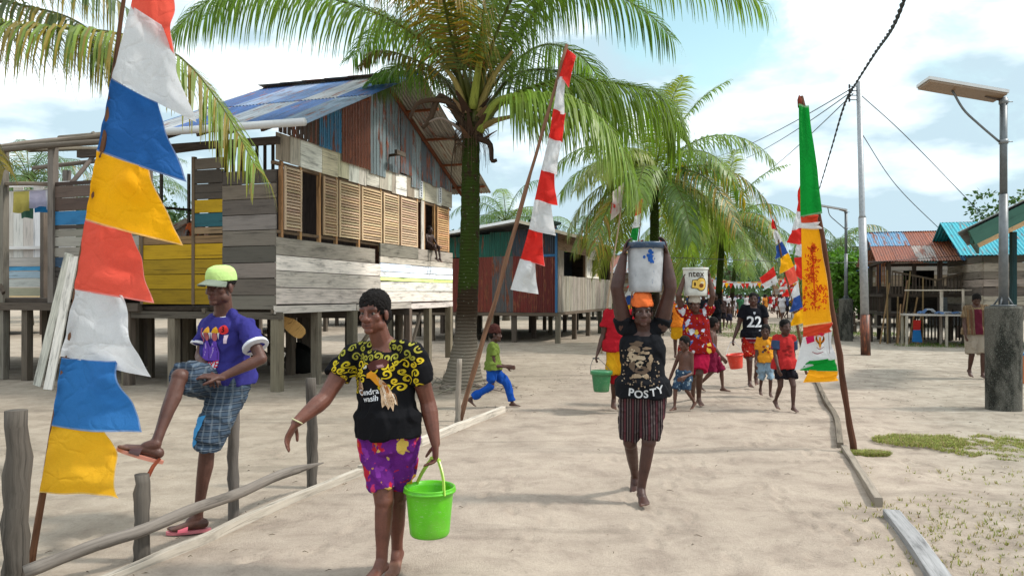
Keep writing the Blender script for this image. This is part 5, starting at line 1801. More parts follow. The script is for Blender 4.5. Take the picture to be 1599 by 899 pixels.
m = M('tree leaf', .5, .35)
m.col(m.attr())
m.translucent(.3, (1.1, 1.2, .6))
TLEAF = m.m
def tree(p, h, rx, rz, label, seed, col, n=3800, ls=.16, cat='tree', name='leafy_tree', grp='leafy trees behind the houses'):
    rr = random.Random(seed)
    root = thing(name, p, label, cat, grp)
    mb = MB()
    top = Vector(p) + UP * (h - rz * .6)
    mb.tube([Vector(p) - UP * .1, Vector(p) + UP * (h * .3) + Vector((.1, 0, 0)), top], [.16, .13, .06], rgb('6b5a48', .5), 8)
    cl = []
    for k in range(16):
        a = rr.uniform(0, 2 * PI); e = rr.uniform(-.6, 1); r_ = rr.uniform(.35, .85)
        c = Vector((p[0] + rx * r_ * math.cos(a), p[1] + rx * r_ * math.sin(a), h - rz + rz * e * .8))
        cl.append((c, rr.uniform(.25, .5) * rx, rr.uniform(.75, 1.25)))
        mb.tube([top - UP * rr.uniform(.1, .5), top.lerp(c, .5) + Vector((0, 0, .1)), c], [.05, .03, .012], rgb('6b5a48', .5), 5)
    mb.build('trunk', ROUGHWOOD, root, smooth=True)
    vs = []; fs = []; cs = []
    for k in range(n):
        c, r_, kk = rr.choice(cl)
        d = Vector((rr.gauss(0, 1), rr.gauss(0, 1), rr.gauss(0, .8))).normalized()
        q = c + d * r_ * rr.uniform(.55, 1.05)
        t = (d + Vector((rr.gauss(0, .5), rr.gauss(0, .5), rr.gauss(0, .5) - .3))).normalized()
        s_ = t.cross(Vector((rr.gauss(0, 1), rr.gauss(0, 1), rr.gauss(0, 1)))).normalized()
        l = ls * rr.uniform(.6, 1.3)
        b = len(vs)
        vs += [q, q + t * l * .5 + s_ * l * .3, q + t * l, q + t * l * .5 - s_ * l * .3]
        fs.append((b, b + 1, b + 2, b + 3))
        cs.append(jit(tuple(x * kk for x in col), .25, rr))
    mb = MB(); mb.add(vs, fs, cs)
    mb.build('crown', TLEAF, root)
BR = rgb('5c8f2c', .62)
tree(base(1310, 42), 3.9, 2.2, 1.7, 'bright green bush tree left of the pale electricity pole', 1, BR, 4200, .24)
tree(base(1352, 40), 3.8, 1.8, 1.6, 'bright green bush tree behind the electricity pole', 2, rgb('6a9a34', .62), 3400, .24)
tree(base(1285, 50), 3.6, 2.6, 1.7, 'green bush tree beside the street end, behind the yellow banner', 3, rgb('4f8030', .6), 3400, .26)
tree(base(1590, 34), 6.0, 1.8, 1.6, 'tree top showing above the cyan roof', 4, rgb('4f7430', .55), 2600, .22)
tree(base(1250, 78), 5.0, 3.5, 2.4, 'dark green tree at the far end of the street', 5, rgb('456a2c', .55), 3000, .36)
for k, (x, Y, h, rx) in enumerate(((-60, 48, 7.5, 3.2), (90, 44, 7.2, 3.0), (190, 56, 8.6, 3.4), (290, 50, 7.4, 3.2), (400, 55, 6.5, 3.4), (760, 58, 6.0, 3.5), (860, 64, 6.2, 3.5), (960, 62, 5.6, 3.5), (1040, 68, 5.8, 3.5), (1140, 85, 6, 3.8), (1420, 62, 4.4, 3.4), (1520, 55, 4.0, 3.2), (1640, 48, 4.4, 3))):
    tree(base(x, Y), h, rx, rx * .75, ['tree at the far left edge behind the unfinished house', 'tree behind the towels of the unfinished house', 'tree behind the big blue pennant', 'tree behind the opening beside the yellow wall', 'tree behind the blue patched roof', 'tree behind the coconut trunk', 'tree behind the red iron house', 'tree behind the iron house ridge', 'tree behind the bushy coconut palm', 'far tree at the left of the street end', 'tree behind the rusty pavilion roof', 'tree behind the cyan roof', 'tree at the right edge behind the shelter'][k], 30 + k, rgb('5a7a4a', .55), 2400, .34)
# distant wood closing the horizon
mb = MB()
rr = random.Random(77)
vs = []; fs = []; cs = []
for k in range(26000):
    x = rr.uniform(-150, 190); Y = rr.uniform(100, 140)
    h = 5.5 + 2.2 * noise.noise(Vector((x * .09, 3, 0))) + 1.3 * noise.noise(Vector((x * .31, 8, 0)))
    z = h * rr.random() ** .7
    q = Vector((x, Y, z))
    t = Vector((rr.gauss(0, 1), rr.gauss(0, .5), rr.gauss(0, 1))).normalized(); s_ = t.cross(Vector((rr.gauss(0, .4), 1, rr.gauss(0, .4)))).normalized()
    l = rr.uniform(.5, 1.1)
    b = len(vs)
    vs += [q - t * l * .5, q + s_ * l * .35, q + t * l * .5, q - s_ * l * .35]
    fs.append((b, b + 1, b + 2, b + 3))
    cs.append(jit(rgb('4f6f40', .6), .3, rr))
mb.add(vs, fs, cs)
tag(mb.build('distant_wood', TLEAF), 'distant green wood closing the view behind the village', 'wood', kind='stuff')
# ------------------------------------------------------------ people
def ring_piece(mb, secs, seg=14, dome0=False, dome1=False):
    """closed loft; secs = (centre, axis a, axis b)"""
    S_ = list(secs)
    def dome(sec, nxt, first):
        c, a, b = sec
        d = (c - nxt[0]).normalized()
        r = (a.length + b.length) / 2
        o = []
        for ang in (30, 60, 82):
            k = math.cos(math.radians(ang)); h = math.sin(math.radians(ang)) * r
            o.append((c + d * h, a * k, b * k))
        return o[::-1] if first else o
    if dome0: S_ = dome(secs[0], secs[1], True) + S_
    if dome1: S_ = S_ + dome(secs[-1], secs[-2], False)
    vs = []; fs = []
    for c, a, b in S_:
        for k in range(seg):
            t = 2 * PI * k / seg
            vs.append(c + a * math.cos(t) + b * math.sin(t))
    n = len(S_)
    for i in range(n - 1):
        for k in range(seg):
            k2 = (k + 1) % seg
            fs.append((i * seg + k, i * seg + k2, (i + 1) * seg + k2, (i + 1) * seg + k))
    fs.append(tuple(range(seg - 1, -1, -1)))
    fs.append(tuple((n - 1) * seg + k for k in range(seg)))
    mb.add(vs, fs, (0, 0, 0))
def cap(mb, p0, r0, p1, r1, seg=12, mid=None):
    p0 = Vector(p0); p1 = Vector(p1)
    d = p1 - p0
    if d.length < 1e-5: d = Vector((0, 0, 1e-4)); p1 = p0 + d
    a, b = frame(d)
    secs = [(p0, a * r0, b * r0)]
    if mid:
        for t, r in mid: secs.append((p0.lerp(p1, t), a * r, b * r))
    secs.append((p1, a * r1, b * r1))
    ring_piece(mb, secs, seg, True, True)
def ball(mb, c, r, ax=None, seg=14):
    """ellipsoid with radii r along axes ax"""
    if isinstance(r, (int, float)): r = (r, r, r)
    ax = ax or (Vector((1, 0, 0)), Vector((0, 1, 0)), Vector((0, 0, 1)))
    secs = []
    for i in range(1, 10):
        th = PI * i / 10
        secs.append((c + ax[2] * (-r[2] * math.cos(th)), ax[0] * (r[0] * math.sin(th)), ax[1] * (r[1] * math.sin(th))))
    ring_piece(mb, secs, seg)
def remesh(mb, vox, smooth=3, fac=.5):
    me = bpy.data.meshes.new('tmp')
    me.from_pydata(mb.v, [], mb.f)
    o = bpy.data.objects.new('tmp', me)
    C.objects.link(o)
    m = o.modifiers.new('r', 'REMESH'); m.mode = 'VOXEL'; m.voxel_size = vox
    if smooth:
        s_ = o.modifiers.new('s', 'SMOOTH'); s_.factor = fac; s_.iterations = smooth
    dg = bpy.context.evaluated_depsgraph_get()
    res = bpy.data.meshes.new_from_object(o.evaluated_get(dg))
    bpy.data.objects.remove(o); bpy.data.meshes.remove(me)
    res.polygons.foreach_set('use_smooth', [True] * len(res.polygons))
    return res
def coords(me):
    a = np.empty(len(me.vertices) * 3); me.vertices.foreach_get('co', a); return a.reshape(-1, 3)
def set_coords(me, a):
    me.vertices.foreach_set('co', a.ravel()); me.update()
def normals(me):
    a = np.empty(len(me.vertices) * 3); me.vertex_normals.foreach_get('vector', a); return a.reshape(-1, 3)
def paint(me, cols):
    ca = me.color_attributes.new('Col', 'FLOAT_COLOR', 'POINT')
    c = np.ones((len(me.vertices), 4)); c[:, :3] = cols
    ca.data.foreach_set('color', c.ravel())
def planar_uv(me, c, L, U):
    co = coords(me) - np.array(c)
    u = co @ np.array(L); v = co @ np.array(U)
    idx = np.empty(len(me.loops), dtype=np.int32); me.loops.foreach_get('vertex_index', idx)
    uvl = me.uv_layers.new(name='UVMap')
    uvl.data.foreach_set('uv', np.stack([u[idx], v[idx]], -1).ravel())
def folds(me, amp, seed, freq=9.0, gravity=True, mask=None):
    """drapery folds pushed along the normals"""
    co = coords(me); no = normals(me)
    rs = np.random.RandomState(seed)
    h = np.zeros(len(co))
    for k in range(9):
        th = rs.uniform(0, PI)
        el = rs.normal(0, .35)
        d = np.array([math.cos(th), math.sin(th), el * 1.4])
        f = freq * rs.uniform(.6, 2.4)
        warp = 1.2 * np.sin(co @ rs.normal(0, 4, 3) + rs.uniform(0, 6))
        h += np.abs(np.sin(co @ d * f * PI + warp + rs.uniform(0, 6))) ** 1.5 / (f / freq) - .45 / (f / freq)
    h = np.clip((h - h.mean()) * -amp * 2.2, -amp * .5, amp * 2.0) + amp * .1
    if mask is not None: h *= mask
    set_coords(me, co + no * h[:, None])

m = M('skin', .5, .38)
a = m.attr()
c = m.mul(a, m.ramp(m.noise(m.coord('Object'), 11, 5, .65), [(.28, .70), (.5, 1.0), (.72, 1.18)]))
m.col(m.mul(c, m.ramp(m.noise(m.coord('Object'), 120, 3, .7), [(.3, .86), (.7, 1.1)])))
m.bump(m.mix(m.noise(m.coord('Object'), 160, 3), m.noise(m.coord('Object'), 34, 4), .6), .35, .008)
m.rough(m.ramp(m.noise(m.coord('Object'), 9, 4), [(.35, .38), (.65, .62)]))
m.b.inputs['Subsurface Weight'].default_value = 0
SKIN = m.m
m = M('hair', .85, .25)
m.col(m.attr())
m.bump(m.noise(m.coord('Object'), 170, 3, .7), .9, .012)
HAIR = m.m
CLOTH = m_cloth('cotton', .9, .35, 0, .1)
PRINT = m_plain('print ink', .85, .1, .05, 20, 0)
EYEW = m_plain('eye', .25, .5, 0, 3, 0)
def m_pattern(name, fn):
    m = M(name, .9, .1)
    c = fn(m)
    c = m.mul(c, m.ramp(m.noise(m.coord('Object'), 260, 2), [(.3, .88), (.7, 1.08)]))
    m.col(c)
    m.bump(m.noise(m.coord('Object'), 14, 4, .6, .8), .35, .02)
    return m.m
def pal(m, fac, cols):
    r = m.n('ShaderNodeValToRGB'); r.color_ramp.interpolation = 'CONSTANT'
    e = r.color_ramp.elements
    while len(e) < len(cols): e.new(.5)
    for i, (q, c) in enumerate(zip(e, cols)):
        q.position = i / len(cols); q.color = (*c, 1)
    m.l(fac, r.inputs['Fac'])
    return r.outputs['Color']
def floral(scale, ground, cols, cover=.5, petal=.30):
    def f(m):
        P = m.coord('Object', (1, 1, 1), (R.random() * 9, 3, 1))
        nz = m.n('ShaderNodeTexNoise', i_Scale=scale * .9)
        m.l(P, nz.inputs['Vector'])
        nz.inputs['Detail'].default_value = 3
        Pw = m.mix(P, nz.outputs['Color'], .16, 'ADD')
        v = m.n('ShaderNodeTexVoronoi', i_Scale=scale)
        m.l(Pw, v.inputs['Vector'])
        sp = m.n('ShaderNodeSeparateColor'); m.l(v.outputs['Color'], sp.inputs[0])
        c = pal(m, sp.outputs[0], cols)
        k = m.ramp(v.outputs['Distance'], [(petal * .9, 1.0), (petal, 0.0)])
        g_ = m.ramp(sp.outputs[1], [(1 - cover - .01, 0.0), (1 - cover, 1.0)])
        c1 = m.mix(ground, c, m.mul(k, g_))
        v2 = m.n('ShaderNodeTexVoronoi', i_Scale=scale * 2.7)
        m.l(Pw, v2.inputs['Vector'])
        s2 = m.n('ShaderNodeSeparateColor'); m.l(v2.outputs['Color'], s2.inputs[0])
        k2 = m.ramp(v2.outputs['Distance'], [(petal * .55, .8), (petal * .7, 0.0)])
        return m.mix(c1, pal(m, s2.outputs[0], cols[::-1]), m.mul(k2, m.ramp(s2.outputs[2], [(.55, 0.0), (.56, 1.0)])))
    return f

class Person:
    """J: joints in world space. keys: head, hf (facing), neck, pel, sl sr el er wl wr hl hr kl kr al ar,
    hand_l/hand_r: (direction, palm normal, curl), foot_l/foot_r: (direction, up)"""
    def __init__(s, J, label, vox=.0075, sc=1.0, bw=1.0, bd=1.0, skin='4a2f25', group=None, hands=True, limb=1.0, hs=1.0, arm=1.0):
        s.J = J; s.sc = sc; s.vox = vox; s.bw = bw; s.bd = bd; s.limb = limb
        hd = J['hf'].normalized()
        s.hx = hd.cross(J.get('hup', UP)).normalized()          # the person's right
        s.hz = s.hx.cross(hd).normalized(); s.hy = hd
        s.hs = hs
        mb = MB()
        s.mb = mb
        s.torso()
        # neck
        H = J['head']
        cap(mb, J['neck'] - s.spine * .03 * sc, .062 * sc * (1 + .2 * (bw - 1)), H - s.hz * .05 * hs - s.hy * .012 * hs, .054 * hs)
        s.headm(mb)
        q = sc * limb
        for d in 'lr':
            S0, E_, W_ = J['s' + d], J['e' + d], J['w' + d]
            ball(mb, S0, .056 * q)
            cap(mb, J['neck'].lerp(S0, .35) - s.spine * .03 * sc, .05 * q, S0, .05 * q)
            cap(mb, J['neck'].lerp(S0, .12) + s.spine * .018 * sc, .034 * q, S0.lerp(J['neck'], .12), .045 * q)
            cap(mb, S0, .052 * q * arm, E_, .039 * q * arm, mid=[(.4, .049 * q * arm), (.75, .041 * q * arm)])
            cap(mb, E_, .040 * q * arm, W_, .025 * q * (1 + arm) / 2, mid=[(.25, .042 * q * arm), (.6, .034 * q * arm)])
            h = J.get('hand_' + d)
            if h: s.hand(mb, W_, h[0].normalized(), h[1], 1 if d == 'l' else -1, h[2], hs)
            Hp, K, A = J['h' + d], J['k' + d], J['a' + d]
            fr = (Hp - K).normalized()
            cap(mb, Hp, .088 * q, K, .054 * q, mid=[(.35, .080 * q), (.7, .063 * q)])
            ball(mb, K, .056 * q)
            # calf bulges backwards
            bk = -J['foot_' + d][0].normalized()
            dk = (A - K)
            bk = (bk - dk.normalized() * bk.dot(dk.normalized()))
            if bk.length > .1: bk.normalize()
            cap(mb, K, .050 * q, A, .033 * q, mid=[(.2, .050 * q), (.5, .045 * q), (.8, .034 * q)])
            cap(mb, K.lerp(A, .15) + bk * .012 * q, .040 * q, K.lerp(A, .62) + bk * .010 * q, .028 * q, mid=[(.35, .046 * q)])
            s.foot(mb, A, *[v.normalized() for v in J['foot_' + d][:2]], 1 if d == 'l' else -1, sc)
        me = remesh(mb, vox, 3)
        co = coords(me)
        base = np.array(rgb(skin, 1.35))
        cols = np.tile(base, (len(co), 1))
        rel = co - np.array(H)
        x = rel @ np.array(s.hx); y = rel @ np.array(s.hy); z = rel @ np.array(s.hz)
        lips = np.exp(-((x / (.024 * hs)) ** 2 + ((z + .060 * hs) / (.012 * hs)) ** 2) ** 2) * (y > .05 * hs)
        cols = cols * (1 - lips[:, None] * .55) + np.array(rgb('5e302c')) * lips[:, None] * .55
        seam = np.exp(-((x / (.022 * hs)) ** 4 + ((z + .061 * hs) / (.0035 * hs)) ** 2)) * (y > .05 * hs)
        brow = np.exp(-(((np.abs(x) - .030 * hs) / (.019 * hs)) ** 4 + ((z - .0335 * hs) / (.0065 * hs)) ** 2)) * (y > .03 * hs) * .75
        k = np.clip(seam * .7 + brow, 0, 1)
        cols = cols * (1 - k[:, None]) + np.array(rgb('1c100e')) * k[:, None]
        for d in 'lr':                                 # paler soles, palms
            f0, u0 = [v.normalized() for v in J['foot_' + d][:2]]
            r_ = co - np.array(J['a' + d])
            k = np.clip((-(r_ @ np.array(u0)) - .062 * sc) / (.012 * sc), 0, 1) * (np.abs(r_ @ np.array(f0)) < .25)
            cols = cols * (1 - k[:, None] * .5) + np.array(rgb('8a6450')) * k[:, None] * .5
        paint(me, cols)
        at = (J['pel'].x, J['pel'].y, 0 if J.get('z0') is None else J['z0'])
        s.o = link('person', me, SKIN, at=at)
        tag(s.o, label, 'person', group)
        # eyes
        mb = MB()
        for sx in (-1, 1):
            c = H + (s.hx * (.031 * sx) + s.hy * .0605 + s.hz * .004) * hs
            mb.tube([c - s.hy * .012 * hs, c - s.hy * .008 * hs, c, c + s.hy * .006 * hs, c + s.hy * .0098 * hs], [.006 * hs, .0095 * hs, .0125 * hs, .0100 * hs, .0045 * hs], rgb('8f7f74', .7), 12)
            mb.tube([c + s.hy * .004 * hs, c + s.hy * .0112 * hs], [.0075 * hs, .0058 * hs], rgb('120c0a'), 10)
        mb.build('eye', EYEW, s.o, smooth=True)
    def sec(s, t):
        J = s.J
        P, N = J['pel'], J['neck']
        sp = N - P
        Lv = (J['hl'] - J['hr']).normalized().lerp((J['sl'] - J['sr']).normalized(), max(0, min(1, t))).normalized()
        up = sp.normalized()
        Fv = Lv.cross(up).normalized()
        Lv = up.cross(Fv).normalized()
        return P + sp * t, Lv, Fv
    def wd(s, t):
        tt = [-.25, -.12, 0, .15, .33, .5, .68, .82, .93, 1.0]
        ww = [.10, .155, .168, .163, .140, .142, .152, .150, .115, .07]
        dd = [.09, .105, .112, .112, .100, .103, .110, .098, .075, .058]
        f = J_bust = 0
        w_ = np.interp(t, tt, ww) * s.sc * s.bw; d_ = np.interp(t, tt, dd) * s.sc * s.bd
        return float(w_), float(d_)
    def torso(s):
        s.spine = (s.J['neck'] - s.J['pel']).normalized()
        secs = []
        for t in (-.12, -.03, .08, .2, .33, .46, .6, .72, .82, .9, .97):
            c, Lv, Fv = s.sec(t); w_, d_ = s.wd(t)
            secs.append((c, Lv * w_, Fv * d_))
        ring_piece(s.mb, secs, 20, True, True)
    def headm(s, mb):
        H = s.J['head']; h = s.hs
        ax = (s.hx, s.hy, s.hz)
        P = lambda x, y, z: H + (s.hx * x + s.hy * y + s.hz * z) * h
        ball(mb, P(0, -.012, .036), (.073 * h, .092 * h, .080 * h), ax, 18)
        ball(mb, P(0, .020, -.036), (.057 * h, .064 * h, .074 * h), ax, 16)
        ball(mb, P(0, .064, -.090), (.026 * h, .022 * h, .020 * h), ax)
        for q in (-1, 1):
            ball(mb, P(.042 * q, .047, -.020), (.022 * h, .021 * h, .022 * h), ax)
            cap(mb, P(.008 * q, .078, .028), .0095 * h, P(.045 * q, .063, .026), .0105 * h)
            ball(mb, P(.016 * q, .092, -.030), .0125 * h)
            ball(mb, P(.074 * q, -.006, -.010), (.010 * h, .019 * h, .031 * h), ax)
            cap(mb, P(.018 * q, .073, .0165), .0058 * h, P(.045 * q, .060, .013), .0055 * h)
            cap(mb, P(.018 * q, .072, -.011), .005 * h, P(.044 * q, .060, -.007), .005 * h)
            ball(mb, P(.046 * q, .012, -.062), (.020 * h, .035 * h, .028 * h), ax)
        cap(mb, P(0, .082, .016), .0105 * h, P(0, .099, -.027), .0145 * h)
        cap(mb, P(-.022, .072, -.055), .009 * h, P(.022, .072, -.055), .009 * h, mid=[(.5, .013 * h)])
        cap(mb, P(-.020, .072, -.067), .009 * h, P(.020, .072, -.067), .009 * h, mid=[(.5, .0125 * h)])
        ball(mb, P(0, .082, -.055), (.014 * h, .010 * h, .007 * h), ax)
        ball(mb, P(0, .080, -.067), (.015 * h, .010 * h, .008 * h), ax)
    def hand(s, mb, W_, d, pn, side, curl, h):
        pn = (pn - d * pn.dot(d)).normalized()
        lat = d.cross(pn).normalized() * side          # towards the thumb for a left hand
        k = h * .98
        ring_piece(mb, [(W_ - d * .01 * k, lat * .027 * k, pn * .019 * k), (W_ + d * .03 * k, lat * .036 * k, pn * .016 * k), (W_ + d * .075 * k, lat * .040 * k, pn * .0135 * k), (W_ + d * .088 * k, lat * .038 * k, pn * .011 * k)], 12, True, False)
        for i, (o, l) in enumerate(((.029, .066), (.010, .076), (-.010, .071), (-.028, .056))):
            p = W_ + d * (.083 * k) + lat * (o * k)
            f = (d + lat * (o * 1.2)).normalized()
            a = curl * (1 + .12 * i)
            r = .0088 * k
            for j, fr in enumerate((.45, .32, .25)):
                a_ = a * (1 if j else .7)
                f = (f * math.cos(a_) + pn * math.sin(a_)).normalized()
                q = p + f * (l * fr * k)
                cap(mb, p, r, q, r * .9, 8)
                p = q; r *= .92
            pn_ = pn
        p = W_ + d * .022 * k + lat * .028 * k
        f = (d * .62 + lat * .70 + pn * .30).normalized()
        q = p + f * .042 * k
        cap(mb, p, .0125 * k, q, .0105 * k, 8)
        f = (d * .80 + lat * (.30 - .35 * min(1, curl)) + pn * (.35 + .3 * min(1, curl))).normalized()
        cap(mb, q, .0105 * k, q + f * .036 * k, .0085 * k, 8)
    def foot(s, mb, A, f, u, side, k):
        u = (u - f * u.dot(f)).normalized()
        lat = f.cross(u).normalized() * side * -1       # outwards
        ball(mb, A - f * .030 * k - u * .045 * k, (.031 * k, .030 * k, .030 * k))
        secs = []
        for x, z, w_, h_ in ((-.035, -.044, .030, .033), (.02, -.040, .033, .037), (.07, -.052, .037, .026), (.115, -.060, .043, .017), (.14, -.063, .042, .013)):
            secs.append((A + f * x * k + u * z * k + lat * (.004 * k), lat * w_ * k, u * h_ * k))
        ring_piece(mb, secs, 14, True, True)
        cap(mb, A, .034 * k, A + f * .045 * k - u * .030 * k, .030 * k)
        for i, (o, l, r) in enumerate(((-.027, .052, .0125), (-.008, .047, .0095), (.008, .042, .009), (.022, .036, .0085), (.034, .028, .0085))):
            p = A + f * (.138 - .006 * i) * k - u * .064 * k + lat * o * k
            cap(mb, p, r * k, p + f * l * .72 * k - u * .004 * k, r * .95 * k, 8)
    # ---- clothes
    def finish(s, mb, name, mat, col, fold=.006, seed=1, freq=8, vox=None, smooth=4, c=None):
        me = remesh(mb, vox or s.vox, smooth)
        if fold: folds(me, fold, seed, freq)
        cc, Lv, Fv = s.sec(.5)
        planar_uv(me, cc, Lv, s.spine)
        paint(me, np.tile(np.array(col), (len(me.vertices), 1)))
        return link(name, me, mat, s.o)
    def shirt(s, col=(0, 0, 0), mat=None, hem=-.12, sleeve=.5, ease=.016, flare=.012, top=.965, fold=.006, seed=1, freq=7, sr=1.0, deep=0, name='shirt', drop=0):
        mb = MB(); sc = s.sc
        secs = []
        n = 12
        for i in range(n + 1):
            t = hem + (top - hem) * i / n
            c, Lv, Fv = s.sec(t); w_, d_ = s.wd(max(t, -.05))
            # loose cloth: never narrower than the chest would hang
            e = ease * (1 - .5 * max(0, (t - .8) / .2))
            if t < .6:
                wc, dc = s.wd(.66)
                w_ = max(w_, wc * .97); d_ = max(d_, dc * .98)
            if t < .2:
                wp, dp = s.wd(.02)
                w_ = max(w_, wp + .016 * sc); d_ = max(d_, dp + .014 * sc)
            e += flare * max(0, (.6 - t))
            secs.append((c - UP * 0, Lv * (w_ + e * sc), Fv * (d_ + e * sc)))
        ring_piece(mb, secs, 28)
        q = s.limb * sc
        for d in 'lr':
            S0, E_ = s.J['s' + d], s.J['e' + d]
            nk = s.J['neck']
            o = nk.lerp(S0, .30) - s.spine * .045 * sc
            ax = (E_ - S0).normalized()
            a, b = frame(ax)
            cap(mb, o, .056 * q, S0, .061 * q)
            cap(mb, nk.lerp(S0, .27) + s.spine * .012 * sc, .045 * q, S0.lerp(nk, .1), .057 * q)
            if sleeve > 0:
                en = S0.lerp(E_, sleeve)
                r0_ = .061 * q; r1_ = .066 * q * sr
                ring_piece(mb, [(S0 - ax * .01, a * r0_, b * r0_), (S0.lerp(en, .5), a * (r0_ + r1_) / 2, b * (r0_ + r1_) / 2), (en, a * r1_, b * r1_)], 16, True, False)
        o = s.finish(mb, name, mat or CLOTH, col, fold, seed, freq)
        s.shirt_o = o
        return o
    def shorts(s, col=(0, 0, 0), mat=None, top=.12, to=(.85, .85), ease=.018, fold=.006, seed=2, name='shorts', flare=.02, freq=8):
        mb = MB(); sc = s.sc; q = sc * s.limb
        secs = []
        for t in (-.14, -.05, .03, top):
            c, Lv, Fv = s.sec(t); w_, d_ = s.wd(t)
            e_ = ease * (1 if t < .04 else .35)
            secs.append((c, Lv * (w_ + e_ * sc), Fv * (d_ + e_ * sc)))
        ring_piece(mb, secs, 24, True, False)
        for d, tt in zip('lr', to):
            Hp, K, A = s.J['h' + d], s.J['k' + d], s.J['a' + d]
            ax = (K - Hp).normalized(); a, b = frame(ax)
            e = ease * sc
            pts = [(Hp, .092 * q + e), (Hp.lerp(K, .3), .088 * q + e), (Hp.lerp(K, .65), .078 * q + e + flare * sc * .5)]
            if tt <= 1: pts.append((Hp.lerp(K, tt), (.082 - .022 * tt) * q + e + flare * sc))
            sec_ = [(p, a * r, b * r) for p, r in pts]
            if tt > 1:
                k2 = (A - K).normalized(); a2, b2 = frame(k2)
                mid = (ax + k2).normalized(); a3, b3 = frame(mid)
                r = .062 * q + e
                sec_.append((K, a3 * r, b3 * r))
                for u in (.3, .6, 1.0):
                    p = K.lerp(A, (tt - 1) * u)
                    r = (.058 - .012 * (tt - 1) * u) * q + e + flare * sc * u * .6
                    sec_.append((p, a2 * r, b2 * r))
            ring_piece(mb, sec_, 18, True, False)
        return s.finish(mb, name, mat or CLOTH, col, fold, seed, freq)
    def hair(s, style='short', col='0f0c0b', seed=0):
        mb = MB(); h = s.hs; H = s.J['head']; ax = (s.hx, s.hy, s.hz)
        P = lambda x, y, z: H + (s.hx * x + s.hy * y + s.hz * z) * h
        g = {'short': .004, 'crop': .002, 'afro': .016, 'bun': .009}[style]
        ball(mb, P(0, -.0165, .046 + g * .5), ((.0765 + g) * h, (.088 + g * .9) * h, (.078 + g) * h), ax, 20)
        if style != 'crop':
            ball(mb, P(0, -.045, .0), ((.066 + g) * h, (.058 + g) * h, (.070 + g) * h), ax, 18)
        for q in (-1, 1):
            ball(mb, P(.064 * q, .016, .022), (.012 * h, .016 * h, .022 * h), ax)
        if style == 'bun':
            ball(mb, P(-.01, -.100, -.02), (.042 * h, .032 * h, .05 * h), ax)
            cap(mb, P(0, -.105, -.03), .022 * h, P(.0, -.10, -.085), .014 * h)
        me = remesh(mb, max(.005, s.vox * .8), 2)
        co = coords(me); no = normals(me)
        dsp = np.array([noise.noise(Vector(c) * 120 + Vector((seed, 0, 0))) + .9 * noise.noise(Vector(c) * 48 + Vector((seed, 4, 0))) for c in co])
        set_coords(me, co + no * (dsp * (.0042 + g * .2) * h)[:, None])
        paint(me, np.tile(np.array(rgb(col, 1.0)), (len(co), 1)))
        return link('hair', me, HAIR, s.o)
    # ---- things printed on the shirt
    def decal(s, polys, name, parent=None, off=None, mat=None, cx=0.0, t=.5, fdir=None, maxe=.02):
        """polys: list of (verts2d, faces, colour) in metres across / up the chest; thrown onto the cloth from the front"""
        sh = parent or s.shirt_o
        if off is None: off = .0028 if s.vox < .007 else .0055
        org = origin(sh)
        me = sh.data
        bv = BVHTree.FromPolygons([v.co + org for v in me.vertices], [p.vertices[:] for p in me.polygons])
        c, Lv, Fv = s.sec(t)
        if fdir is not None:
            Fv = fdir.normalized(); Lv = s.spine.cross(Fv).normalized()
        Uv = s.spine
        bm = bmesh.new()
        lay = bm.verts.layers.float_vector.new('c')
        out_ = MB()
        for vs2, fs2, col in polys:
            bm = bmesh.new()
            vv = [bm.verts.new((x, y, 0)) for x, y in vs2]
            for f in fs2:
                try: bm.faces.new([vv[k] for k in f])
                except ValueError: pass
            bmesh.ops.triangulate(bm, faces=bm.faces[:])
            for _ in range(4):
                es = [e for e in bm.edges if e.calc_length() > maxe]
                if not es: break
                bmesh.ops.subdivide_edges(bm, edges=es, cuts=1)
                bmesh.ops.triangulate(bm, faces=bm.faces[:])
            pos = []
            bm.verts.ensure_lookup_table()
            last = None
            for v in bm.verts:
                o = c + Lv * (v.co.x + cx) + Uv * v.co.y
                hit = bv.ray_cast(o + Fv * .6, -Fv, 1.2)
                if hit[0] is not None and (hit[0] - o).dot(Fv) > -.02:
                    pos.append(hit[0] + Fv * off)
                else:
                    pos.append(None)
            bm.verts.index_update()
            good = [f for f in bm.faces if all(pos[v.index] is not None for v in f.verts)]
            mp_ = {}
            vs3 = []; fs3 = []
            for f in good:
                q = []
                for v in f.verts:
                    if v.index not in mp_:
                        mp_[v.index] = len(vs3); vs3.append(pos[v.index])
                    q.append(mp_[v.index])
                fs3.append(q)
            if fs3: out_.add(vs3, fs3, col)
            bm.free()
        return out_.build(name, mat or PRINT, sh, smooth=True)
    def cap_hat(s, col, brim, seed=0):
        h = s.hs * 1.04; H = s.J['head']; ax = (s.hx, s.hy, s.hz)
        P = lambda x, y, z: H + (s.hx * x + s.hy * y + s.hz * z) * h
        mb = MB()
        secs = []
        for z, k in ((.036, 1.0), (.062, 1.0), (.087, .95), (.107, .82), (.120, .60), (.127, .30)):
            secs.append((P(0, -.010, z), s.hx * (.079 * k * h), s.hy * (.098 * k * h)))
        ring_piece(mb, secs, 24, False, False)
        me = remesh(mb, .0045, 8)
        folds(me, .0006, 4, 14)
        paint(me, np.tile(np.array(col), (len(me.vertices), 1)))
        o = link('cap', me, CLOTH, s.o)
        mb = MB()
        vs = []; fs = []
        n = 14
        for i in range(n + 1):
            t = -1 + 2 * i / n
            for r_, dz in ((0, 0), (1, 0)):
                x = .076 * t
                y = .098 * math.sqrt(max(0, 1 - (t * .92) ** 2)) - .012 + r_ * .075 * math.sqrt(max(0, 1 - t * t * .98))
                z = .042 - r_ * .024 - .016 * t * t
                for e in (0, .006): vs.append(P(x, y, z + e))
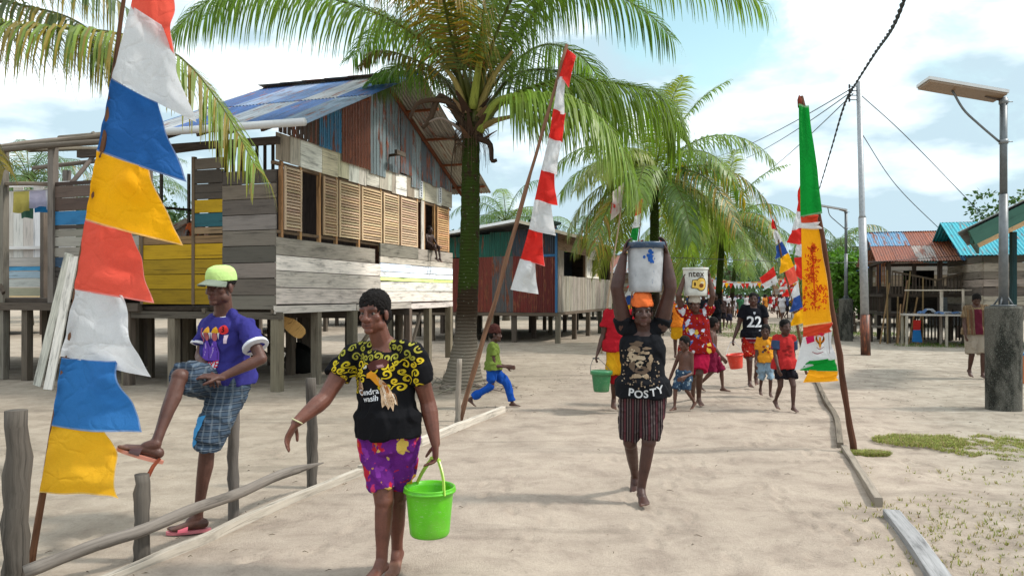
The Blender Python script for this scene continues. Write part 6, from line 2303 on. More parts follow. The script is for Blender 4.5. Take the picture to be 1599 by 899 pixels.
        for i in range(n):
            b = i * 4
            fs += [(b, b + 2, b + 6, b + 4), (b + 1, b + 5, b + 7, b + 3), (b + 2, b + 3, b + 7, b + 6)]
        mb.add(vs, fs, brim)
        mb.build('brim', CLOTH, o)
        return o

def text2d(txt, size, x=0, y=0, rot=0, bold=0.0, shear=0):
    cu = bpy.data.curves.new('t', 'FONT')
    cu.body = txt; cu.size = size; cu.align_x = 'CENTER'; cu.align_y = 'CENTER'
    cu.offset = bold * size; cu.shear = shear; cu.resolution_u = 3
    o = bpy.data.objects.new('t', cu)
    C.objects.link(o)
    dg = bpy.context.evaluated_depsgraph_get()
    me = bpy.data.meshes.new_from_object(o.evaluated_get(dg))
    ca, sa = math.cos(rot), math.sin(rot)
    vs = [(v.co.x * ca - v.co.y * sa + x, v.co.x * sa + v.co.y * ca + y) for v in me.vertices]
    fs = [tuple(p.vertices) for p in me.polygons]
    bpy.data.objects.remove(o); bpy.data.meshes.remove(me); bpy.data.curves.remove(cu)
    return vs, fs
def poly2d(pts): return list(pts), [tuple(range(len(pts)))]
def disc2d(x, y, rx, ry, n=18): return poly2d([(x + rx * math.cos(2 * PI * k / n), y + ry * math.sin(2 * PI * k / n)) for k in range(n)])
def ribbon2d(pts, w_):
    P = bez([Vector((x, y, 0)) for x, y in pts], max(5, len(pts) * 3))
    vs = []; fs = []; n = len(P)
    for i, p in enumerate(P):
        d = (P[min(i + 1, n - 1)] - P[max(i - 1, 0)])
        d = d.normalized() if d.length > 1e-6 else Vector((1, 0, 0))
        k = w_ / 2 * (.45 + .55 * math.sin(PI * (i + .5) / n))
        vs += [(p.x - d.y * k, p.y + d.x * k), (p.x + d.y * k, p.y - d.x * k)]
        if i: fs.append((2 * i - 2, 2 * i - 1, 2 * i + 1, 2 * i))
    return vs, fs

def bucket(c, r0, r1, h, col, label, cat='bucket', lid=None, rim=None, tilt=Vector((0, 0, 1)), handle=None, hcol=(.5, .5, .5), band=None, hr=.004, name='bucket', n=40, ends=None):
    """c centre of the bottom; open unless it has a lid"""
    r = thing(name, c, label, cat)
    up = tilt.normalized(); a, b = frame(up, Vector((0, 1, 0)))
    mb = MB()
    prof = [(0, .0), (r0 * .93, .0), (r0, .012)]
    for k in range(1, 9):
        prof.append((r0 + (r1 - r0) * k / 8, .012 + (h - .012) * k / 8))
    rr_ = rim or .012
    prof[-1:] = [(r1 * .995, h - .03), (r1 + rr_, h - .028), (r1 + rr_, h - .018), (r1 + .002, h - .014), (r1 + rr_ * .8, h - .004), (r1 + rr_ * .4, h), (r1 - .004, h - .002)]
    if not lid:
        prof += [(r1 - .008, h - .03), (r0 - .006, .014), (0, .012)]
    vs = []; fs = []
    for (q, z) in prof:
        for k in range(n):
            t = 2 * PI * k / n
            vs.append(Vector(c) + up * z + (a * math.cos(t) + b * math.sin(t)) * max(q, .0005))
    for i in range(len(prof) - 1):
        for k in range(n):
            k2 = (k + 1) % n
            fs.append((i * n + k, i * n + k2, (i + 1) * n + k2, (i + 1) * n + k))
    mb.add(vs, fs, col)
    body = mb.build('bucket_body', BUCKETM if name == 'bucket' else DIRTYM, r, smooth=True)
    if lid:
        mb = MB()
        vs = []; fs = []
        prof = [(0, h + .006), (r1 * .9, h + .006), (r1 * .94, h + .014), (r1 + .014, h + .012), (r1 + .016, h + .004), (r1 + .016, h - .035), (r1 + .010, h - .037), (r1 + .006, h - .02)]
        for (q, z) in prof:
            for k in range(n):
                t = 2 * PI * k / n
                vs.append(Vector(c) + up * z + (a * math.cos(t) + b * math.sin(t)) * max(q, .0005))
        for i in range(len(prof) - 1):
            for k in range(n):
                k2 = (k + 1) % n
                fs.append((i * n + k, (i + 1) * n + k, (i + 1) * n + k2, i * n + k2))
        mb.add(vs, fs, lid)
        mb.build('lid', BUCKETM, r, smooth=True)
    if handle is not None:
        top = Vector(handle)
        ax = ends if ends is not None else a
        e0 = Vector(c) + up * (h - .025) - ax * (r1 + .012); e1 = Vector(c) + up * (h - .025) + ax * (r1 + .012)
        mid0 = e0.lerp(top, .55) + (e0 - Vector(c) - up * h) * .25; mid1 = e1.lerp(top, .55) + (e1 - Vector(c) - up * h) * .25
        mb = MB()
        P = bez([e0, mid0, top - ax * .03, top, top + ax * .03, mid1, e1], 34)
        if hr > .006:
            for i in range(33):
                mb.bar(P[i], P[i + 1] + (P[i + 1] - P[i]) * .12, .022, .006, hcol, up=ax.cross(up))
        else:
            mb.tube(P, hr, hcol, 6)
        mb.tube([top - ax * .045, top + ax * .045], [.010, .010], hcol, 8)
        mb.build('handle', PLASTIC, r, smooth=False)
    return r, body
m = M('bucket plastic', .38, .5)
c = m.mul(m.attr(), m.ramp(m.noise(m.coord('Object'), 12, 5, .65), [(.3, .86), (.6, 1.03)]))
sc_ = m.ramp(m.noise(m.coord('Object', (1, 1, 9), (2, 3, 1)), 22, 4, .7, 1.5), [(.60, 0.0), (.68, .5)])
ds_ = m.ramp(m.noise(m.coord('Object'), 5, 6, .7), [(.5, 0.0), (.75, .30)])
m.col(m.mix(m.mix(c, rgb('c8ccb8', .8), sc_), rgb('a08c74', .7), ds_)); BUCKETM = m.m
m = M('paint stained plastic', .5, .4)
P_ = m.coord('Object')
c = m.mul(m.attr(), m.ramp(m.noise(P_, 9, 6, .7), [(.3, .72), (.6, 1.05)]))
st = m.ramp(m.noise(m.coord('Object', (1, 1, .5)), 11, 7, .7), [(.60, 0.0), (.68, 1.0)])
m.col(m.mix(c, rgb('3c587c', .8), m.mul(st, .75)))
DIRTYM = m.m

V = Vector
FRONT = V((0, -1, 0))
def LFT(f):   # a person's left for a facing direction
    return V((-f.y, f.x, 0)).normalized()
# ============ the woman in front with the lime bucket
Y = 4.4
J = dict(head=px(584, 489, 4.36), hf=V((-.34, -.94, -.06)), neck=px(600, 541, 4.43), pel=px(606, 664, 4.42),
         sl=px(646, 553, 4.35), sr=px(549, 554, 4.48), el=px(668, 628, 4.42), er=px(507, 622, 4.34), wl=px(680, 692, 4.36), wr=px(462, 660, 4.18),
         hl=px(627, 668, 4.40), hr=px(587, 668, 4.45), kl=px(620, 776, 4.50), kr=px(600, 782, 4.36), al=px(620, 858, 4.56), ar=px(596, 874, 4.33),
         hand_l=(V((.0, -.05, -1)), V((-.9, -.4, .1)), .85), hand_r=(V((-.42, -.25, -.85)), V((.75, -.2, -.45)), .35),
         foot_l=(V((-.1, -1, -.25)), V((0, -.2, 1))), foot_r=(V((-.3, -1, 0)), V((0, 0, 1))))
w1 = Person(J, 'woman in black shirt with yellow swirls and purple shorts, carrying a lime green bucket', .0048, 1.0, 1.0, 1.18, '563328', hs=1.03, limb=1.04, arm=1.12)
w1.hair('bun', '14100f', 3)
w1.shirt(rgb('141417', 1), hem=-.13, sleeve=.52, ease=.016, flare=.0, fold=.006, seed=5, sr=1.12, freq=5, top=.94)
rs = random.Random(8)
sw = []
yc = rgb('c9b02a', .85)
def swirl(x, y, r, s_, a0, w_):
    pts = []
    for k in range(9):
        t = k / 8
        rr_ = r * (1 - .80 * t)
        pts.append((x + rr_ * math.cos(a0 + s_ * t * 7.2), y + rr_ * math.sin(a0 + s_ * t * 7.2)))
    tail = (x + r * 1.35 * math.cos(a0 - s_ * .9), y + r * 1.35 * math.sin(a0 - s_ * .9))
    return ribbon2d([tail] + pts, w_)
pl = []
tries = 0
while len(pl) < 74 and tries < 6000:
    tries += 1
    x = rs.uniform(-.25, .25); y = rs.uniform(-.03, .27)
    r = rs.uniform(.014, .027)
    if y < .03 + abs(abs(x) - .16) * .15 and abs(x) < .13 and not (x > .02 and y > .0): continue
    if abs(x + .02) < .05 and y < .10: continue
    if any(math.hypot(x - a, y - b) < (r + q) * 1.02 for a, b, q in pl): continue
    pl.append((x, y, r))
    c = jit(yc, .12, rs) if y < .16 else jit(rgb('98933a', .85), .15, rs)
    vs2, fs2 = swirl(x, y, r, rs.choice((-1, 1)), rs.random() * 6.3, .0105)
    sw.append((vs2, fs2, c))
w1.decal(sw, 'swirl_print', t=.5, off=.004, maxe=.014)
# bird with a long pale tail, and the lettering below it
bird = []
bird.append((*poly2d([(-.045, .13), (-.01, .155), (.05, .165), (.085, .15), (.075, .12), (.02, .105), (-.02, .10)]), rgb('4a2a26')))
bird.append((*poly2d([(.02, .13), (.06, .135), (.065, .12), (.02, .115)]), rgb('8a6a6c')))
bird.append((*poly2d([(-.05, .135), (-.075, .11), (-.045, .118)]), rgb('c8ccd0', .8)))
bird.append((*poly2d([(-.04, .085), (-.015, .10), (.02, .085), (.05, .04), (.045, .005), (.015, .025), (-.02, .06), (-.04, .062)]), rgb('d8922a', .85)))
bird.append((*poly2d([(.02, .07), (.06, .045), (.10, -.03), (.12, -.10), (.105, -.085), (.10, -.13), (.085, -.10), (.075, -.12), (.065, -.09), (.05, -.105), (.045, -.06), (.035, -.02), (.04, .02)]), rgb('c9ab8c', .8)))
bird.append((*poly2d([(.05, .05), (.075, .02), (.085, -.03), (.065, -.02)]), rgb('9a5a28', .8)))
for k in range(9):
    x = .05 + .007 * k
    bird.append((*ribbon2d([(x - .01, .02 - .006 * k), (x + .005, -.04), (x + .012, -.09 - .004 * (k % 3))], .004), rgb(rs.choice(['e8dccc', '8a6a50', 'b08a68']), .8)))
bird.append((*poly2d([(-.115, .035), (-.085, .055), (-.075, .02), (-.08, -.02), (-.09, -.05), (-.105, -.02)]), rgb('8a6a54', .8)))
bird.append((*poly2d([(-.09, .03), (-.07, .04), (-.068, .0), (-.078, -.01)]), rgb('c0a48a', .8)))
w1.decal(bird, 'bird_print', t=.5, off=.0062, maxe=.02)
w1.decal([(*text2d('Cendra', .046, -.04, -.018, .10, .012), rgb('e4e6ea', .85)), (*text2d('wasih', .046, -.025, -.055, .10, .012), rgb('e4e6ea', .85))], 'lettering', t=.5, off=.0075, maxe=.015)
PURPLE = m_pattern('purple floral cotton', floral(10, rgb('66267c', .9), [rgb('d8a02a', .85), rgb('b8283c', .85), rgb('8a3aa0', .85), rgb('e0c060', .85), rgb('c83a6a', .85)], .8, .45))
w1.shorts(mat=PURPLE, top=.02, to=(.84, .84), ease=.012, fold=.006, seed=6, flare=-.004)
mb = MB()
wv = J['wr']; hd_ = J['hand_r'][0].normalized(); a, b = frame(hd_)
P = [wv + (a * math.cos(2 * PI * k / 18) + b * math.sin(2 * PI * k / 18)) * .031 - hd_ * .012 for k in range(19)]
mb.tube(P, .0045, rgb('c9c49a', .8), 6, cap=False); mb.build('bracelet', PLASTIC, w1.o, smooth=True)
hp = J['wl'] + V((0, -.008, -.088))
bc = px(674, 833, 4.33)
bucket(px(671, 834, 4.36), .112, .137, .275, rgb('62c814', .8), 'lime green plastic bucket hanging from the woman\'s hand', handle=hp, hcol=rgb('b4dc5a', .85), hr=.008, ends=V((.62, -.78, 0)))

# ============ the man half sitting on the fence post
J = dict(head=px(344, 448, 5.36), hf=V((-.36, -.92, -.06)), neck=px(350, 490, 5.42), pel=px(353, 588, 5.44),
         sl=px(385, 510, 5.32), sr=px(326, 511, 5.48), el=px(408, 560, 5.20), er=px(313, 556, 5.42), wl=px(345, 589, 5.08), wr=px(325, 583, 5.22),
         hl=px(362, 600, 5.36), hr=px(338, 598, 5.44), kl=px(325, 690, 5.16), kr=px(281, 588, 5.02), al=px(309, 806, 5.24), ar=px(243, 693, 4.80),
         hand_l=(V((-.85, -.15, .1)), V((-.1, .2, -1)), .25), hand_r=(V((.5, -.6, -.2)), V((0, .1, -1)), .3),
         foot_l=(V((-.96, -.3, 0)), V((0, 0, 1))), foot_r=(V((-.88, -.25, .36)), V((.42, .1, .9))))
mn = Person(J, 'man in lime cap, purple blue shirt and grey plaid shorts perched on a fence post', .0055, 1.06, .95, .95, '4a3028', hs=1.15, limb=.93)
mn.hair('crop', '120e0d', 4)
hat = mn.cap_hat(rgb('c8ec94', .8), rgb('8f9a8c', .7))
mn.shirt(rgb('3b3984', .8), hem=-.09, sleeve=.62, ease=.026, flare=.04, fold=.0055, seed=9, sr=1.22, freq=6)
fd = V((-.42, -.9, 0))
pr = []
pr.append((*disc2d(.075, .118, .032, .032, 24), rgb('d83a3c', .85)))
mn.decal(pr, 'badge_print', t=.5, off=.010, maxe=.02, fdir=fd, cx=.03)
mn.decal([(*text2d('3', .056, .075, .118, 0, .01), rgb('2a1420'))], 'lettering', t=.5, off=.0125, maxe=.02, fdir=fd, cx=.03)
fig = []
for x, hc in ((-.085, 'd8a23a'), (-.015, 'e0a830')):
    fig += [(*disc2d(x, .065, .021, .030), rgb('c06a6c', .8)), (*poly2d([(x - .03, .09), (x + .03, .09), (x + .02, .12), (x, .135), (x - .02, .12)]), rgb(hc, .85)),
            (*poly2d([(x - .035, .095), (x - .028, .045), (x - .02, .09)]), rgb('e6e0e4', .8)), (*poly2d([(x + .035, .095), (x + .028, .045), (x + .02, .09)]), rgb('e6e0e4', .8)),
            (*poly2d([(x - .04, -.10), (x - .035, -.01), (x - .012, .035), (x + .012, .035), (x + .035, -.01), (x + .04, -.10)]), rgb('6a4ab4', .85)),
            (*ribbon2d([(x - .03, -.08), (x - .01, -.02), (x - .02, .02)], .010), rgb('c0a8dc', .8)), (*ribbon2d([(x + .025, -.09), (x + .02, -.03), (x + .005, .02)], .008), rgb('3a2468'))]
fig += [(*poly2d([(-.145, .12), (-.13, .125), (-.115, .03), (-.13, .02)]), rgb('a85a7a', .8)), (*poly2d([(.05, .075), (.075, .08), (.072, .02), (.055, .02)]), rgb('d8c4d4', .8)),
        (*poly2d([(-.075, -.175), (.015, -.155), (.02, -.10), (-.065, -.12)]), rgb('dcdce8', .85))]
mn.decal(fig, 'figure_print', t=.51, off=.008, maxe=.02, fdir=fd, cx=.06)
mn.decal([(*text2d('IYE', .066, -.02, -.138, .2, .015, .1), rgb('c82a3c', .85))], 'lettering', t=.53, off=.0105, maxe=.02, fdir=fd, cx=.06)
# white cuffs and collar
def trim_piece(mb, P_, name, col, vox=.005):
    me = remesh(mb, vox, 2); paint(me, np.tile(np.array(col), (len(me.vertices), 1)))
    return link(name, me, CLOTH, P_.shirt_o)
wh_ = rgb('dfe2ea', .85)
for d in 'lr':
    S0, E_ = J['s' + d], J['e' + d]
    a, b = frame(E_ - S0); q = 1.06 * .93
    p0 = S0.lerp(E_, .55); p1 = S0.lerp(E_, .645)
    r = .066 * q * 1.22 + .011
    mb = MB(); ring_piece(mb, [(p0, a * r * .97, b * r * .97), (p1, a * r * 1.02, b * r * 1.02)], 24)
    trim_piece(mb, mn, 'cuff', wh_)
c_, Lv, Fv = mn.sec(.975)
Pc = [c_ + Lv * (math.cos(2 * PI * k / 28) * .079) + Fv * (math.sin(2 * PI * k / 28) * .072) - UP * (.018 * max(0, math.sin(2 * PI * k / 28))) for k in range(29)]
mb = MB(); mb.tube(Pc, .0115, (0, 0, 0), 8)
trim_piece(mb, mn, 'collar', wh_)
def plaid(m):
    u = m.coord('Object', (1, 1, 1))
    s1 = m.n('ShaderNodeTexWave', wave_type='BANDS', bands_direction='Z', i_Scale=7.5, i_Distortion=.6); m.l(u, s1.inputs['Vector'])
    s2 = m.n('ShaderNodeTexWave', wave_type='BANDS', bands_direction='X', i_Scale=6.5, i_Distortion=.6); m.l(u, s2.inputs['Vector'])
    c = m.mix(rgb('4a5a6c', .8), rgb('2c3846', .8), m.ramp(s1.outputs['Fac'], [(.45, 0.0), (.6, 1.0)]))
    c = m.mix(c, rgb('8a969f', .7), m.mul(m.ramp(s2.outputs['Fac'], [(.82, 0.0), (.92, 1.0)]), .4))
    return m.mix(c, rgb('8a94a0', .75), m.mul(m.ramp(s1.outputs['Fac'], [(.9, 0.0), (.97, 1.0)]), .45))
mn.shorts(mat=m_pattern('grey plaid', plaid), to=(1.08, .95), ease=.028, fold=.006, seed=12, flare=.012, freq=6)
sh_o = [c for c in mn.o.children if c.name.startswith('shorts')][0]
mn.decal([(*poly2d([(.165, -.46), (.225, -.44), (.20, -.69), (.14, -.71)]), rgb('4a9ad4', .85))], 'patch', parent=sh_o, t=.5, off=.006, fdir=V((-.75, -.66, 0)), maxe=.03)
# slippers
def slipper(A, f, u, k, col, strap, side):
    f = f.normalized(); u = (u - f * u.dot(f)).normalized(); lat = f.cross(u)
    mb = MB()
    n = 16
    vs = []; fs = []
    for z in (-.078, -.098):
        for i in range(2 * n):
            t = 2 * PI * i / (2 * n)
            x = .055 + .135 * math.cos(t)
            w_ = (.042 + .010 * math.cos(t)) * math.sin(t)
            vs.append(A + (f * x + lat * w_ + u * z) * k)
    m_ = 2 * n
    fs.append(tuple(range(m_))); fs.append(tuple(range(2 * m_ - 1, m_ - 1, -1)))
    for i in range(m_): fs.append((i, (i + 1) % m_, m_ + (i + 1) % m_, m_ + i))
    mb.add(vs, fs, col)
    o = mb.build('slipper', PLASTIC, mn.o)
    mb = MB()
    vs = []; fs = []
    for j, x in enumerate((.055, .085, .115)):
        for i in range(13):
            t = PI * i / 12
            vs.append(A + (f * x + lat * (.052 * math.cos(t)) + u * (-.082 + (.052 - .008 * j) * math.sin(t))) * k)
    for j in range(2):
        for i in range(12):
            b = j * 13 + i; fs.append((b, b + 1, b + 14, b + 13))
    mb.add(vs, fs, strap)
    mb.build('strap', PLASTIC, o, smooth=True)
slipper(J['al'], *J['foot_l'], 1.06, rgb('d8808a', .8), rgb('e06a7c', .85), 1)
slipper(J['ar'], *J['foot_r'], 1.06, rgb('d8907c', .8), rgb('4a2c2a', .8), -1)

# ============ woman carrying the white bucket with blue lid on her head
J = dict(head=px(1003, 487, 5.93), hf=V((-.03, -1, -.02)), neck=px(1003, 514, 6.0), pel=px(1004, 612, 6.02),
         sl=px(1031, 508, 6.0), sr=px(975, 508, 6.0), el=px(1047, 450, 5.93), er=px(963, 450, 5.93), wl=px(1040, 397, 5.95), wr=px(974, 399, 5.95),
         hl=px(1019, 617, 6.0), hr=px(988, 617, 6.02), kl=px(1013, 690, 5.95), kr=px(984, 690, 6.08), al=px(1001, 764, 5.95), ar=px(992, 744, 6.40),
         hand_l=(V((-.12, -.1, 1)), V((-1, -.1, -.1)), .42), hand_r=(V((.12, -.1, 1)), V((1, -.1, -.1)), .42),
         foot_l=(V((-.02, -1, -.02)), V((0, 0, 1))), foot_r=(V((-.1, -.9, -.5)), V((0, -.5, .85))))
w2 = Person(J, 'woman in black band shirt and striped shorts with a white bucket on her head', .0058, 1.03, 1.0, 1.05, '3a241e', hs=1.0, arm=1.22)
w2.hair('short', '14100f', 7)
w2.shirt(rgb('17181c', 1), hem=-.06, sleeve=.20, ease=.016, flare=.02, fold=.005, seed=21, sr=1.05, top=.91, freq=6)
def band(P_, rz0, rz1, grow, col, name='headband', mat=None, tail=False):
    mb = MB(); H = P_.J['head']; h = P_.hs
    secs = []
    for z, k in ((rz0, 1.0), ((rz0 + rz1) / 2, 1.03), (rz1, .97)):
        secs.append((H + (P_.hy * -.010 + P_.hz * z) * h, P_.hx * ((.078 + grow) * k * h), P_.hy * ((.096 + grow) * k * h)))
    ring_piece(mb, secs, 24, False, True)
    me = remesh(mb, .0055, 2)
    folds(me, .003, 3, 12)
    paint(me, np.tile(np.array(col), (len(me.vertices), 1)))
    return link(name, me, mat or CLOTH, P_.o)
band(w2, .042, .088, .003, rgb('e2703a', .85))
rs = random.Random(4)
spl = []
def blob(x, y, rx, ry, col, n=13, j=.35):
    return (*poly2d([(x + rx * (1 + rs.uniform(-j, j)) * math.cos(2 * PI * k / n), y + ry * (1 + rs.uniform(-j, j)) * math.sin(2 * PI * k / n)) for k in range(n)]), col)
be = [rgb('b09a80', .7), rgb('8f7a66', .7), rgb('c8b49a', .7), rgb('6e5c4e', .7)]
for x, y, rx, ry in ((-.07, .10, .045, .035), (-.085, .05, .03, .05), (-.03, .04, .05, .018), (-.04, -.01, .03, .025), (.0, .075, .035, .014), (-.02, -.055, .05, .025), (-.095, -.02, .018, .05), (.035, -.02, .02, .04), (-.05, .145, .05, .02), (-.06, -.10, .04, .016), (.01, -.10, .02, .02), (.05, .03, .018, .03), (.02, .11, .03, .012)):
    spl.append(blob(x, y, rx, ry, rs.choice(be)))
for k in range(120):
    x = rs.uniform(-.17, .12); y = rs.uniform(-.19, .10)
    r = rs.uniform(.003, .008)
    if rs.random() < .5 or y < -.08: spl.append(blob(x, y, r, r * rs.uniform(.6, 1.6), rs.choice(be), 6, .4))
w2.decal(spl, 'print', t=.5, off=.005, maxe=.02)
dk2 = rgb('1a1a1c')
w2.decal([blob(-.065, .075, .022, .010, dk2), blob(-.01, .062, .022, .009, dk2), blob(-.035, -.012, .012, .008, dk2), blob(-.03, -.052, .03, .008, dk2)], 'dark_print', t=.5, off=.0068, maxe=.02)
L5 = []
for k, (ch, y, rot) in enumerate(zip('POSTY', (-.225, -.237, -.235, -.222, -.205), (-.1, -.05, .02, .12, .22))):
    L5.append((*text2d(ch, .082, -.105 + .055 * k, y, rot, .022), rgb('cfd0d2', .85)))
w2.decal(L5, 'lettering', t=.5, off=.0065, maxe=.015)
def stripes(m):
    u = m.coord('UV')
    s1 = m.n('ShaderNodeTexWave', wave_type='BANDS', bands_direction='X', i_Scale=16, i_Distortion=.25); m.l(u, s1.inputs['Vector'])
    s2 = m.n('ShaderNodeTexWave', wave_type='BANDS', bands_direction='X', i_Scale=5.3, i_Distortion=.2); m.l(u, s2.inputs['Vector'])
    c = m.mix(rgb('2a2224'), rgb('8a7c7a', .7), m.ramp(s1.outputs['Fac'], [(.80, 0.0), (.92, .8)]))
    return m.mix(c, rgb('5a2c34', .8), m.ramp(s2.outputs['Fac'], [(.8, 0.0), (.9, .8)]))
w2.shorts(mat=m_pattern('striped cotton', stripes), to=(.93, .93), ease=.010, fold=.006, seed=22, flare=.0)
bb, body = bucket(px(1008, 456, 5.97), .128, .140, .372, rgb('c2c4c8', .72), 'white paint stained bucket with a dark blue lid, carried on the black shirted woman\'s head', lid=rgb('23405e', .85), rim=.006, name='paint_bucket')
mb = MB(); rs2 = random.Random(2)
for k in range(26):
    a = -PI / 2 + .05 + rs2.gauss(0, .13); z = .275 + rs2.gauss(0, .032)
    c = px(1008, 456, 5.97) + V((math.cos(a) * .1378, math.sin(a) * .1378, z)); t = V((-math.sin(a), math.cos(a), 0)); r = rs2.uniform(.004, .015)
    mb.add([c + t * r * math.cos(q) + UP * r * math.sin(q) * 1.2 + V((math.cos(a), math.sin(a), 0)) * .001 * k * .1 for q in [i * PI / 4 + rs2.uniform(-.2, .2) for i in range(8)]], [tuple(range(8))], rgb('2a5aa8', .8))
mb.build('paint_splash', PRINT, bb)

# ============ woman in red floral shirt with the white lettered bucket
J = dict(head=px(1085, 476, 11.15), hf=V((.05, -1, 0)), neck=px(1086, 489, 11.2), pel=px(1088, 546, 11.25),
         sl=px(1106, 486, 11.2), sr=px(1066, 488, 11.2), el=px(1113, 462, 11.1), er=px(1059, 462, 11.1), wl=px(1107, 431, 11.15), wr=px(1069, 432, 11.15),
         hl=px(1097, 549, 11.2), hr=px(1080, 549, 11.25), kl=px(1092, 584, 11.05), kr=px(1082, 585, 11.35), al=px(1091, 622, 11.15), ar=px(1082, 618, 11.8),
         hand_l=(V((-.12, -.1, 1)), V((-1, -.1, 0)), .4), hand_r=(V((.12, -.1, 1)), V((1, -.1, 0)), .4),
         foot_l=(V((.05, -1, -.05)), V((0, 0, 1))), foot_r=(V((-.1, -.9, -.4)), V((0, -.4, .9))))
w3 = Person(J, 'woman in red flowered shirt and crimson shorts with a lettered bucket on her head', .0085, 1.02, 1.05, 1.0, '42291f')
w3.hair('short', seed=2)
w3.shirt(mat=m_pattern('red flowered cotton', floral(9, rgb('9a1f1c', .75), [rgb('d8dce4', .85), rgb('3a5aa4', .85), rgb('e0b848', .85), rgb('c8d0e4', .85), rgb('4a68b0', .85)], .75, .42)), hem=-.05, sleeve=.38, ease=.025, flare=.07, fold=.006, seed=31, sr=1.2)
w3.shorts(rgb('b81e44', .85), to=(.85, .85), ease=.02, seed=32)
band(w3, .035, .10, .004, rgb('c4bcae', .8), 'head_cloth')
b3c = px(1086, 462, 11.17)
b3, body = bucket(b3c, .165, .182, .41, rgb('d9dad2', .8), 'white lettered bucket carried on the red flowered woman\'s head', rim=.006, name='paint_bucket')
def on_bucket(root, c, r, polys, off=.002, name='label_print', rise=0.0):
    mb = MB()
    for vs2, fs2, col in polys:
        bm = bmesh.new()
        vv = [bm.verts.new((x, y, 0)) for x, y in vs2]
        for f in fs2:
            try: bm.faces.new([vv[k] for k in f])
            except ValueError: pass
        bmesh.ops.triangulate(bm, faces=bm.faces[:])
        for _ in range(4):
            es = [e for e in bm.edges if abs(e.verts[0].co.x - e.verts[1].co.x) > .02]
            if not es: break
            bmesh.ops.subdivide_edges(bm, edges=es, cuts=1); bmesh.ops.triangulate(bm, faces=bm.faces[:])
        bm.verts.index_update()
        vs = []
        for v in bm.verts:
            R_ = r + off + rise * v.co.y
            a = -PI / 2 + v.co.x / R_
            vs.append(c + V((math.cos(a) * R_, math.sin(a) * R_, v.co.y)))
        mb.add(vs, [[v.index for v in f.verts] for f in bm.faces], col)
        bm.free()
    return mb.build(name, PRINT, root, smooth=True)
rise = .017 / .41
on_bucket(b3, b3c, .166, [(*text2d('ntex', .13, -.03, .315, 0, .01), rgb('3a2c24')), (*disc2d(.045, .17, .085, .10, 22), rgb('2a2018')), (*poly2d([(-.10, .11), (-.09, .23), (-.02, .24), (.0, .10)]), rgb('2a2018'))], .003, 'label_print', rise)
on_bucket(b3, b3c, .166, [(*disc2d(.045, .17, .075, .088, 22), rgb('e0b85a', .85)), (*poly2d([(-.09, .12), (-.082, .222), (-.025, .23), (-.01, .11)]), rgb('e8c060', .85)), (*disc2d(.06, .19, .03, .02), rgb('d8d0b0', .85))], .0055, 'label_print', rise)
on_bucket(b3, b3c, .166, [(*disc2d(.045, .15, .035, .03, 14), rgb('7a4a2a', .8)), (*disc2d(-.05, .17, .014, .03, 10), rgb('3a2c20'))], .008, 'label_print', rise)

